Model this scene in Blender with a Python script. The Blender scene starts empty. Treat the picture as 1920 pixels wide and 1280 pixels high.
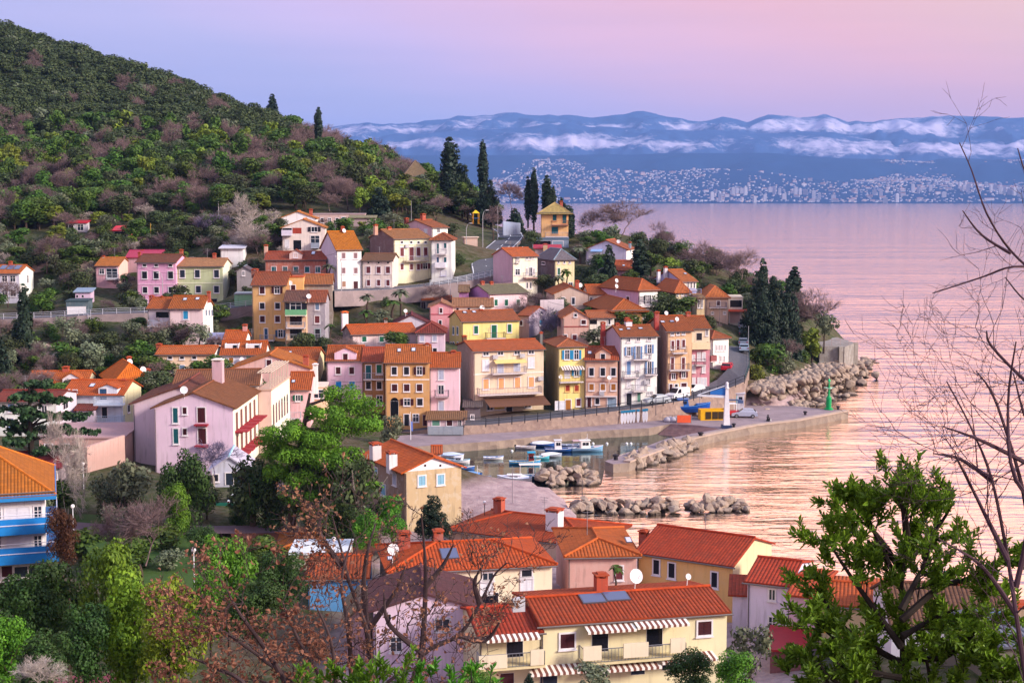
import bpy, math, random
import numpy as np
from mathutils import Vector, Matrix
random.seed(7); RNG = np.random.default_rng(11)
scn = bpy.context.scene
COL = scn.collection
# ------------------------------------------------------------ camera
F = 2667.0
PITCH = math.atan(268.0 / F)
CZ = 36.7
SP, CP = math.sin(PITCH), math.cos(PITCH)
cam = bpy.data.cameras.new('camera'); camo = bpy.data.objects.new('camera', cam); COL.objects.link(camo)
camo.location = (0, 0, CZ); camo.rotation_euler = (math.pi / 2 - PITCH, 0, 0)
cam.sensor_width = 36; cam.lens = 36 * F / 1920.0; cam.clip_start = 0.5; cam.clip_end = 90000
scn.camera = camo
# ------------------------------------------------------------ exposure
scn.view_settings.view_transform = 'Standard'; scn.view_settings.look = 'None'
scn.view_settings.gamma = 1.0; scn.view_settings.exposure = 0.93
scn.cycles.use_denoising = True
scn.cycles.max_bounces = 5; scn.cycles.diffuse_bounces = 2; scn.cycles.glossy_bounces = 2
scn.cycles.transparent_max_bounces = 6; scn.cycles.volume_bounces = 0
scn.cycles.caustics_reflective = False; scn.cycles.caustics_refractive = False
scn.cycles.sample_clamp_indirect = 4

def lin(h):
    h = h.lstrip('#'); h = ''.join(c * 2 for c in h) if len(h) == 3 else h
    v = [int(h[i:i + 2], 16) / 255 for i in (0, 2, 4)]
    return tuple(c / 12.92 if c <= .04045 else ((c + .055) / 1.055) ** 2.4 for c in v) + (1.0,)
def N(nt, t, **kw):
    n = nt.nodes.new(t)
    for k, v in kw.items():
        if k in n.inputs: n.inputs[k].default_value = v
        else: setattr(n, k, v)
    return n
def ramp(nt, stops, interp='LINEAR'):
    n = nt.nodes.new('ShaderNodeValToRGB'); cr = n.color_ramp; cr.interpolation = interp
    while len(cr.elements) > 1: cr.elements.remove(cr.elements[0])
    cr.elements[0].position = stops[0][0]; cr.elements[0].color = lin(stops[0][1]) if isinstance(stops[0][1], str) else stops[0][1]
    for p, c in stops[1:]:
        e = cr.elements.new(p); e.color = lin(c) if isinstance(c, str) else c
    return n
# ------------------------------------------------------------ sky: dusk, lavender on the left, peach to the right
SUN_AZ, SUN_EL = math.radians(112), math.radians(24)      # from the right and a little behind the camera
w = bpy.data.worlds.new('World'); scn.world = w; w.use_nodes = True
nt = w.node_tree; nt.nodes.clear()
out = N(nt, 'ShaderNodeOutputWorld'); bg = N(nt, 'ShaderNodeBackground')
geo = N(nt, 'ShaderNodeTexCoord'); sep = N(nt, 'ShaderNodeSeparateXYZ')
nt.links.new(geo.outputs['Generated'], sep.inputs[0])
def math_(nt, op, a, b=None, c=None, clamp=False):
    n = nt.nodes.new('ShaderNodeMath'); n.operation = op; n.use_clamp = clamp
    for i, v in enumerate((a, b, c)):
        if v is None: continue
        if isinstance(v, (int, float)): n.inputs[i].default_value = v
        else: nt.links.new(v, n.inputs[i])
    return n.outputs[0]
def mixc(nt, fac, a, b, mode='MIX'):
    n = nt.nodes.new('ShaderNodeMix'); n.data_type = 'RGBA'; n.blend_type = mode
    for s, v in ((n.inputs['Factor'], fac), (n.inputs[6], a), (n.inputs[7], b)):
        if isinstance(v, (int, float)): s.default_value = v
        elif isinstance(v, str): s.default_value = lin(v)
        elif isinstance(v, tuple): s.default_value = v
        else: nt.links.new(v, s)
    return n.outputs[2]
nz = N(nt, 'ShaderNodeTexNoise', Scale=1.6, Detail=5.0, Roughness=0.55)
mp = N(nt, 'ShaderNodeMapping'); mp.inputs['Scale'].default_value = (1.0, 1.0, 5.0)
nt.links.new(geo.outputs['Generated'], mp.inputs[0]); nt.links.new(mp.outputs[0], nz.inputs['Vector'])
nzc = math_(nt, 'SUBTRACT', nz.outputs['Fac'], 0.5)
x = sep.outputs[0]; y = sep.outputs[1]; z = sep.outputs[2]
# t: 0 lavender (left, low) -> 1 peach (right, high)
t = math_(nt, 'ADD', math_(nt, 'MULTIPLY', x, 1.15), math_(nt, 'MULTIPLY', z, 2.7))
t = math_(nt, 'ADD', t, math_(nt, 'MULTIPLY', nzc, 0.34))
t = math_(nt, 'ADD', t, math_(nt, 'MULTIPLY', math_(nt, 'SUBTRACT', z, 0.14, None, True), 3.0))
t = math_(nt, 'ADD', t, 0.20)
r1 = ramp(nt, [(0.0, '#b0adda'), (0.14, '#bab3dc'), (0.30, '#c2b8de'), (0.46, '#d8bce0'), (0.62, '#f2bccc'), (0.78, '#ffbcb8'), (1.0, '#ffc8b0')])
nt.links.new(t, r1.inputs[0])
# unseen sky behind the viewer, set pale blue to cool the fill on fronts
back = math_(nt, 'MULTIPLY', math_(nt, 'SUBTRACT', 0.0, y), 1.0, clamp=True)
c2 = mixc(nt, math_(nt, 'MULTIPLY', back, 0.65), r1.outputs[0], '#c6cce8')
c2 = mixc(nt, 1.0, c2, mixc(nt, math_(nt, 'MULTIPLY', math_(nt, 'SUBTRACT', z, 0.135), 6.0, clamp=True), (1, 1, 1, 1), (3.0, 2.4, 1.95, 1)), 'MULTIPLY')  # added brightness and peach in the unseen upper sky, for the sea to reflect
mp2 = N(nt, 'ShaderNodeMapping'); mp2.inputs['Scale'].default_value = (1.2, 1.2, 16.0); mp2.inputs['Rotation'].default_value = (0, math.radians(7), 0); nt.links.new(geo.outputs['Generated'], mp2.inputs[0])
nz2 = N(nt, 'ShaderNodeTexNoise', Scale=1.5, Detail=6.0, Roughness=0.6); nt.links.new(mp2.outputs[0], nz2.inputs['Vector'])
c2 = mixc(nt, math_(nt, 'MULTIPLY', math_(nt, 'SUBTRACT', nz2.outputs['Fac'], .42), 3.0, clamp=True), mixc(nt, 1.0, c2, (.93, .94, .97, 1), 'MULTIPLY'), mixc(nt, 1.0, c2, (1.07, 1.03, 1.02, 1), 'MULTIPLY'))
hi = math_(nt, 'MULTIPLY', math_(nt, 'SUBTRACT', z, 0.27), 4.0, clamp=True)
c3 = mixc(nt, hi, c2, '#b6c8ea')
sky = N(nt, 'ShaderNodeTexSky'); sky.sky_type = 'NISHITA'; sky.sun_disc = False
sky.sun_elevation = SUN_EL; sky.sun_rotation = SUN_AZ
c4 = mixc(nt, 1.0, c3, mixc(nt, 1.0, sky.outputs[0], (0.008, 0.008, 0.008, 1), 'MULTIPLY'), 'ADD')
nt.links.new(c4, bg.inputs[0]); bg.inputs[1].default_value = 0.64
nt.links.new(bg.outputs[0], out.inputs[0])
# ------------------------------------------------------------ sun: the low glow, very soft
sl = bpy.data.lights.new('sun', 'SUN'); sl.energy = 3.5; sl.angle = math.radians(14); sl.color = (1.0, 0.88, 0.72)
so = bpy.data.objects.new('sun', sl); COL.objects.link(so)
sd = Vector((math.sin(SUN_AZ) * math.cos(SUN_EL), math.cos(SUN_AZ) * math.cos(SUN_EL), math.sin(SUN_EL)))
so.rotation_euler = sd.to_track_quat('Z', 'Y').to_euler()

# ------------------------------------------------------------ photograph pixel -> place
def ray(px, py):
    a = (px - 960) / F; b = (640 - py) / F
    return (a, CP + b * SP, -SP + b * CP)
def P(px, py, Y):
    d = ray(px, py); k = Y / d[1]
    return Vector((d[0] * k, Y, CZ + d[2] * k))
def PZ(px, py, z):
    d = ray(px, py); k = (z - CZ) / d[2]
    return Vector((d[0] * k, d[1] * k, z))
def proj(v):
    h = v[2] - CZ; dep = v[1] * CP - h * SP
    return 960 + F * v[0] / dep, 640 - F * (h * CP + v[1] * SP) / dep
def zat(Y, py):
    t_ = (py - 640) / F
    return CZ - Y * (SP + t_ * CP) / (CP - t_ * SP)
TILES = {0: (0, 0, 1), 1: (0, 380, 4.5725), 2: (380, 380, 5.716), 3: (640, 380, 5.716), 4: (900, 360, 5.716), 5: (0, 640, 4.5725),
         6: (380, 560, 5.716), 7: (600, 560, 4.922), 8: (840, 500, 4.572), 9: (1100, 480, 4.572), 10: (1360, 480, 4.572),
         11: (220, 660, 4.8), 12: (740, 740, 4.8), 13: (1100, 700, 6.0), 14: (1340, 640, 5.819), 15: (0, 820, 4.572),
         16: (380, 820, 3.692), 17: (560, 920, 3.556), 18: (860, 960, 3.2), 19: (1340, 960, 3.31), 20: (1400, 760, 3.692)}
def T(t, x, y):
    o = TILES[t]; return o[0] + x / o[2], o[1] + y / o[2]

# ------------------------------------------------------------ mesh building
class MB:
    def __init__(s): s.v = []; s.f = []; s.uv = []; s.m = []
    def face(s, pts, uv=None, mi=0):
        b = len(s.v); s.v += [tuple(p) for p in pts]; s.f.append(list(range(b, b + len(pts))))
        s.uv += list(uv) if uv else [(0, 0)] * len(pts); s.m.append(mi)
    def hexa(s, p, mi=0):            # p: 4 bottom + 4 top, counter-clockwise from above
        for q in ((3, 2, 1, 0), (4, 5, 6, 7), (0, 1, 5, 4), (1, 2, 6, 5), (2, 3, 7, 6), (3, 0, 4, 7)):
            pts = [p[i] for i in q]
            a = Vector(pts[0]); e1 = (Vector(pts[1]) - a); n = e1.cross(Vector(pts[2]) - Vector(pts[1]))
            if e1.length > 1e-6 and n.length > 1e-9:
                e1n = e1.normalized(); e2n = n.normalized().cross(e1n)
                uv = [((Vector(k) - a).dot(e1n), (Vector(k) - a).dot(e2n)) for k in pts]
            else: uv = None
            s.face(pts, uv, mi)
        return s
    def box(s, a, b, mi=0):
        x0, y0, z0 = a; x1, y1, z1 = b
        return s.hexa([(x0, y0, z0), (x1, y0, z0), (x1, y1, z0), (x0, y1, z0), (x0, y0, z1), (x1, y0, z1), (x1, y1, z1), (x0, y1, z1)], mi)
    def tube(s, pts, rad, n=6, mi=0, cap=True):
        pts = [Vector(p) for p in pts]
        if isinstance(rad, (int, float)): rad = [rad] * len(pts)
        rings = []
        for i, p in enumerate(pts):
            d = (pts[min(i + 1, len(pts) - 1)] - pts[max(i - 1, 0)])
            if d.length < 1e-9: d = Vector((0, 0, 1))
            d.normalize(); up = Vector((0, 0, 1)) if abs(d.z) < .9 else Vector((1, 0, 0))
            u = d.cross(up).normalized(); v = u.cross(d)
            b = len(s.v)
            for k in range(n):
                a = 2 * math.pi * k / n
                s.v.append(tuple(p + (u * math.cos(a) + v * math.sin(a)) * rad[i]))
            rings.append(b)
        for i in range(len(pts) - 1):
            for k in range(n):
                a, b = rings[i], rings[i + 1]; k2 = (k + 1) % n
                s.f.append([a + k, b + k, b + k2, a + k2]); s.uv += [(0, 0)] * 4; s.m.append(mi)
        if cap:
            for r_, rev in ((rings[0], False), (rings[-1], True)):
                f = [r_ + k for k in range(n)]
                s.f.append(f[::-1] if rev else f); s.uv += [(0, 0)] * n; s.m.append(mi)
        return s
    def lathe(s, c, prof, n=12, mi=0, axis=None):   # prof [(r, z)]
        return s.tube([(c[0], c[1], c[2] + z) for r, z in prof], [max(r, 1e-4) for r, z in prof], n, mi)
    def disc(s, c, nrm, r, n=14, dish=0.0, mi=0):
        c = Vector(c); nrm = Vector(nrm).normalized(); up = Vector((0, 0, 1)) if abs(nrm.z) < .9 else Vector((1, 0, 0))
        u = nrm.cross(up).normalized(); v = u.cross(nrm)
        ring = [c + (u * math.cos(2 * math.pi * k / n) + v * math.sin(2 * math.pi * k / n)) * r for k in range(n)]
        bk = c - nrm * dish
        for k in range(n):
            s.face([ring[k], ring[(k + 1) % n], bk], mi=mi); s.face([ring[(k + 1) % n] + nrm * .03, ring[k] + nrm * .03, bk + nrm * .03], mi=mi)
            s.face([ring[k], ring[k] + nrm * .03, ring[(k + 1) % n] + nrm * .03, ring[(k + 1) % n]], mi=mi)
        return s
    def build(s, name, mats, parent=None, loc=None, smooth=False):
        me = bpy.data.meshes.new(name); me.from_pydata(s.v, [], s.f)
        if any(u != (0, 0) for u in s.uv):
            l = me.uv_layers.new(name='UVMap'); l.data.foreach_set('uv', np.array(s.uv, dtype=np.float32).ravel())
        if not isinstance(mats, (list, tuple)): mats = [mats]
        for m in mats: me.materials.append(m)
        if len(mats) > 1: me.polygons.foreach_set('material_index', s.m)
        if smooth: me.polygons.foreach_set('use_smooth', [True] * len(s.f))
        me.update()
        return link(name, me, parent, loc)
def link(name, me, parent=None, loc=None):
    o = bpy.data.objects.new(name, me); COL.objects.link(o)
    if parent: o.parent = parent
    if loc is not None: o.location = loc
    return o
def mesh_np(name, V, Q, mats, smooth=False, mi=None):
    me = bpy.data.meshes.new(name); V = np.asarray(V, dtype=np.float32); Q = np.asarray(Q, dtype=np.int32)
    me.vertices.add(len(V)); me.vertices.foreach_set('co', V.ravel())
    k = Q.shape[1]; me.loops.add(Q.size); me.loops.foreach_set('vertex_index', Q.ravel())
    me.polygons.add(len(Q)); me.polygons.foreach_set('loop_start', np.arange(0, Q.size, k, dtype=np.int32))
    try: me.polygons.foreach_set('loop_total', np.full(len(Q), k, dtype=np.int32))
    except Exception: pass
    for m in (mats if isinstance(mats, (list, tuple)) else [mats]): me.materials.append(m)
    if mi is not None: me.polygons.foreach_set('material_index', np.asarray(mi, dtype=np.int32))
    if smooth: me.polygons.foreach_set('use_smooth', np.ones(len(Q), dtype=bool))
    me.update(calc_edges=True); return me
def tag(o, label=None, cat=None, group=None, kind=None):
    if label: o['label'] = label
    if cat: o['category'] = cat
    if group: o['group'] = group
    if kind: o['kind'] = kind
    return o
def empty(name, loc=(0, 0, 0), rz=0.0, label=None, cat=None, group=None):
    o = bpy.data.objects.new(name, None); COL.objects.link(o); o.location = loc; o.rotation_euler = (0, 0, rz); o.empty_display_size = .5
    return tag(o, label, cat, group)
def copy_tree(o, parent=None):
    c = o.copy(); COL.objects.link(c); c.parent = parent
    for ch in [k for k in o.children]: copy_tree(ch, c)
    return c

# ------------------------------------------------------------ materials
MATS = {}
def newmat(name):
    m = bpy.data.materials.new(name); m.use_nodes = True; nt = m.node_tree
    b = nt.nodes['Principled BSDF']; return m, nt, b
def _set(b, **kw):
    for k, v in kw.items():
        if k in b.inputs: b.inputs[k].default_value = v
def bump(nt, b, h, strength=.5, dist=.05):
    n = N(nt, 'ShaderNodeBump', Strength=strength, Distance=dist); nt.links.new(h, n.inputs['Height']); nt.links.new(n.outputs[0], b.inputs['Normal'])
def plain(col, rough=.6, metal=0.0, spec=.3, var=.12):
    k = ('plain', col, rough, metal)
    if k in MATS: return MATS[k]
    m, nt, b = newmat('paint ' + col); _set(b, Roughness=rough, Metallic=metal, **{'Specular IOR Level': spec})
    tc = N(nt, 'ShaderNodeTexCoord'); n = N(nt, 'ShaderNodeTexNoise', Scale=2.2, Detail=4.0); nt.links.new(tc.outputs['Object'], n.inputs['Vector'])
    c = lin(col); d = tuple(v * (1 - var * 2) for v in c[:3]) + (1,)
    nt.links.new(mixc(nt, n.outputs['Fac'], d, tuple(min(1, v * (1 + var)) for v in c[:3]) + (1,)), b.inputs['Base Color'])
    MATS[k] = m; return m
def plaster(col, stain=.25):
    k = ('plaster', col, stain)
    if k in MATS: return MATS[k]
    m, nt, b = newmat('plaster ' + col); _set(b, Roughness=.85, **{'Specular IOR Level': .15})
    tc = N(nt, 'ShaderNodeTexCoord')
    big = N(nt, 'ShaderNodeTexNoise', Scale=.35, Detail=6.0, Roughness=.6); nt.links.new(tc.outputs['Object'], big.inputs['Vector'])
    mp = N(nt, 'ShaderNodeMapping'); mp.inputs['Scale'].default_value = (1.4, 1.4, .16); nt.links.new(tc.outputs['Object'], mp.inputs[0])
    st = N(nt, 'ShaderNodeTexNoise', Scale=1.6, Detail=5.0, Roughness=.65); nt.links.new(mp.outputs[0], st.inputs['Vector'])
    fine = N(nt, 'ShaderNodeTexNoise', Scale=9.0, Detail=3.0); nt.links.new(tc.outputs['Object'], fine.inputs['Vector'])
    c = lin(col); g_ = sum(c[:3]) / 3; c = tuple(min(.86, v * .86 + g_ * .22) for v in c[:3]) + (1,)
    a = mixc(nt, big.outputs['Fac'], tuple(v * .78 for v in c[:3]) + (1,), tuple(min(.95, v * 1.12) for v in c[:3]) + (1,))
    r = ramp(nt, [(0.0, (0, 0, 0, 1)), (0.52, (0, 0, 0, 1)), (0.72, (1, 1, 1, 1))]); nt.links.new(st.outputs['Fac'], r.inputs[0])
    dirt = tuple(c[i] * .45 + (.10, .085, .08)[i] * .5 for i in range(3)) + (1,)
    a = mixc(nt, math_(nt, 'MULTIPLY', r.outputs[0], min(.95, .26 + stain * 1.6)), a, dirt)
    pz = N(nt, 'ShaderNodeTexNoise', Scale=.9, Detail=9.0, Roughness=.72); nt.links.new(tc.outputs['Object'], pz.inputs['Vector'])
    pr = ramp(nt, [(0.0, (0, 0, 0, 1)), (0.52, (0, 0, 0, 1)), (0.57, (1, 1, 1, 1))]); nt.links.new(pz.outputs['Fac'], pr.inputs[0])
    a = mixc(nt, math_(nt, 'MULTIPLY', pr.outputs[0], min(.6, .06 + stain * .75)), a, tuple(min(.9, v * .6 + .22) for v in c[:3]) + (1,))
    a = mixc(nt, math_(nt, 'MULTIPLY', fine.outputs['Fac'], .12), a, tuple(v * .7 for v in c[:3]) + (1,))
    sz = N(nt, 'ShaderNodeSeparateXYZ'); nt.links.new(tc.outputs['Object'], sz.inputs[0])
    damp = math_(nt, 'MULTIPLY', math_(nt, 'SUBTRACT', math_(nt, 'MULTIPLY', pz.outputs['Fac'], 2.4), math_(nt, 'ADD', sz.outputs[2], .2)), .55, clamp=True)
    a = mixc(nt, math_(nt, 'MULTIPLY', damp, .5), a, dirt)
    nt.links.new(a, b.inputs['Base Color']); bump(nt, b, fine.outputs['Fac'], .25, .03)
    MATS[k] = m; return m
def tiles(col, vary=.55, pu=.30, pv=.42):
    k = ('tiles', col)
    if k in MATS: return MATS[k]
    m, nt, b = newmat('clay tiles ' + col); _set(b, Roughness=.8, **{'Specular IOR Level': .2})
    uv = N(nt, 'ShaderNodeUVMap'); sp = N(nt, 'ShaderNodeSeparateXYZ'); nt.links.new(uv.outputs[0], sp.inputs[0])
    u = math_(nt, 'DIVIDE', sp.outputs[0], pu); v = math_(nt, 'DIVIDE', sp.outputs[1], pv)
    cu = math_(nt, 'FLOOR', u); cv = math_(nt, 'FLOOR', v); cb = N(nt, 'ShaderNodeCombineXYZ'); nt.links.new(cu, cb.inputs[0]); nt.links.new(cv, cb.inputs[1])
    wn = N(nt, 'ShaderNodeTexWhiteNoise'); wn.noise_dimensions = '3D'; nt.links.new(cb.outputs[0], wn.inputs['Vector'])
    tc = N(nt, 'ShaderNodeTexCoord'); big = N(nt, 'ShaderNodeTexNoise', Scale=.9, Detail=6.0, Roughness=.7); nt.links.new(tc.outputs['Object'], big.inputs['Vector'])
    c = lin(col)[:3]; c = (c[0] * .68, c[1] * 1.12 + .005, c[2] * 1.0 + .006) if c[0] > 1.7 * c[2] else tuple(v * .7 for v in c)
    dk = tuple(x_ * .62 for x_ in c) + (1,); lt = (min(1, c[0] * 1.18), min(1, c[1] * 1.22), min(1, c[2] * 1.2), 1)
    a = mixc(nt, wn.outputs['Value'], dk, lt)
    a = mixc(nt, 1 - vary, a, c + (1,))
    rr = ramp(nt, [(0, (0, 0, 0, 1)), (.48, (0, 0, 0, 1)), (.75, (1, 1, 1, 1))]); nt.links.new(big.outputs['Fac'], rr.inputs[0])
    a = mixc(nt, math_(nt, 'MULTIPLY', rr.outputs[0], vary), a, (c[0] * .42 + .03, c[1] * .5 + .03, c[2] * .6 + .025, 1))
    oi = N(nt, 'ShaderNodeObjectInfo'); a = mixc(nt, 1.0, a, mixc(nt, oi.outputs['Random'], (.74, .78, .84, 1), (1.14, 1.12, 1.05, 1)), 'MULTIPLY')
    # rounded tile columns and course steps, as relief and darker lines in the colour
    hu = math_(nt, 'ABSOLUTE', math_(nt, 'SINE', math_(nt, 'MULTIPLY', u, math.pi)))
    hv = math_(nt, 'FRACT', v)
    gr = ramp(nt, [(0, (1, 1, 1, 1)), (.30, (0, 0, 0, 1))]); nt.links.new(hu, gr.inputs[0])
    a = mixc(nt, math_(nt, 'MULTIPLY', gr.outputs[0], .5), a, tuple(x_ * .3 for x_ in c) + (1,))
    rw = ramp(nt, [(0, (1, 1, 1, 1)), (.16, (0, 0, 0, 1))]); nt.links.new(hv, rw.inputs[0]); a = mixc(nt, math_(nt, 'MULTIPLY', rw.outputs[0], .38), a, tuple(x_ * .35 for x_ in c) + (1,))
    h = math_(nt, 'SUBTRACT', hu, math_(nt, 'MULTIPLY', hv, .6))
    nt.links.new(a, b.inputs['Base Color']); bump(nt, b, h, .9, .07)
    MATS[k] = m; return m
def stone(name, c1, c2, scale=1.2, joint=None, bstr=.8, rough=.9):
    k = ('stone', name)
    if k in MATS: return MATS[k]
    m, nt, b = newmat(name); _set(b, Roughness=rough, **{'Specular IOR Level': .2})
    tc = N(nt, 'ShaderNodeTexCoord'); vo = N(nt, 'ShaderNodeTexVoronoi', Scale=scale)
    n2 = N(nt, 'ShaderNodeTexNoise', Scale=scale * .6, Detail=8.0, Roughness=.7)
    nt.links.new(tc.outputs['Object'], vo.inputs['Vector']); nt.links.new(tc.outputs['Object'], n2.inputs['Vector'])
    a = mixc(nt, vo.outputs['Color'], c1, c2); a = mixc(nt, .5, a, mixc(nt, n2.outputs['Fac'], c1, c2))
    rr = ramp(nt, [(0.35, (0, 0, 0, 1)), (0.7, (1, 1, 1, 1))]); nt.links.new(n2.outputs['Fac'], rr.inputs[0])
    a = mixc(nt, math_(nt, 'MULTIPLY', rr.outputs[0], .45), a, tuple(v * .5 for v in lin(c1)[:3]) + (1,))
    nt.links.new(a, b.inputs['Base Color'])
    bump(nt, b, math_(nt, 'ADD', vo.outputs['Distance'], n2.outputs['Fac']), bstr, .12); MATS[k] = m; return m
def glass(col='#1a2230'):
    k = ('glass', col)
    if k in MATS: return MATS[k]
    m, nt, b = newmat('window glass'); _set(b, Roughness=.12, **{'Specular IOR Level': .5}); b.inputs['Base Color'].default_value = lin(col); MATS[k] = m; return m
def leafmat(name, c1, c2, var=.5, trans=.15, rough=.6):
    k = ('leaf', name)
    if k in MATS: return MATS[k]
    m, nt, b = newmat(name); _set(b, Roughness=rough, **{'Specular IOR Level': .25})
    g = N(nt, 'ShaderNodeNewGeometry'); oi = N(nt, 'ShaderNodeObjectInfo')
    tc = N(nt, 'ShaderNodeTexCoord'); nn = N(nt, 'ShaderNodeTexNoise', Scale=.45, Detail=3.0); nt.links.new(tc.outputs['Object'], nn.inputs['Vector'])
    cl = math_(nt, 'MULTIPLY', math_(nt, 'SUBTRACT', nn.outputs['Fac'], .32), 2.6, clamp=True)
    a = mixc(nt, math_(nt, 'ADD', math_(nt, 'MULTIPLY', g.outputs['Random Per Island'], .5), math_(nt, 'MULTIPLY', cl, .5)), c1, c2)
    hs = N(nt, 'ShaderNodeHueSaturation'); nt.links.new(a, hs.inputs['Color'])
    nt.links.new(math_(nt, 'ADD', math_(nt, 'MULTIPLY', oi.outputs['Random'], .05), .475), hs.inputs['Hue'])
    nt.links.new(math_(nt, 'ADD', math_(nt, 'MULTIPLY', oi.outputs['Random'], var), 1 - var / 2), hs.inputs['Value'])
    nt.links.new(hs.outputs[0], b.inputs['Base Color'])
    tr = N(nt, 'ShaderNodeBsdfTranslucent'); nt.links.new(hs.outputs[0], tr.inputs[0]); mx = N(nt, 'ShaderNodeMixShader'); mx.inputs[0].default_value = trans
    nt.links.new(b.outputs[0], mx.inputs[1]); nt.links.new(tr.outputs[0], mx.inputs[2]); nt.links.new(mx.outputs[0], nt.nodes['Material Output'].inputs[0])
    MATS[k] = m; return m
SH = {'k': '#1b1c2a', 'K': '#232b40', 'd': '#43161f', 'r': '#6b3038', 'g': '#12604a', 'G': '#5f8f80', 't': '#155a66', 'b': '#2a5078', 'B': '#6f92c4',
      's': '#2f93c8', 'S': '#148ee0', 'c': '#7fb0cf', 'm': '#6f86a8', 'o': '#a5682c', 'O': '#e0a070', 'w': '#dcdce8', 'W': '#b9c0dc', 'R': '#9c3c2c', 'y': '#d9b040', 'a': '#8ba0b8'}
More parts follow.
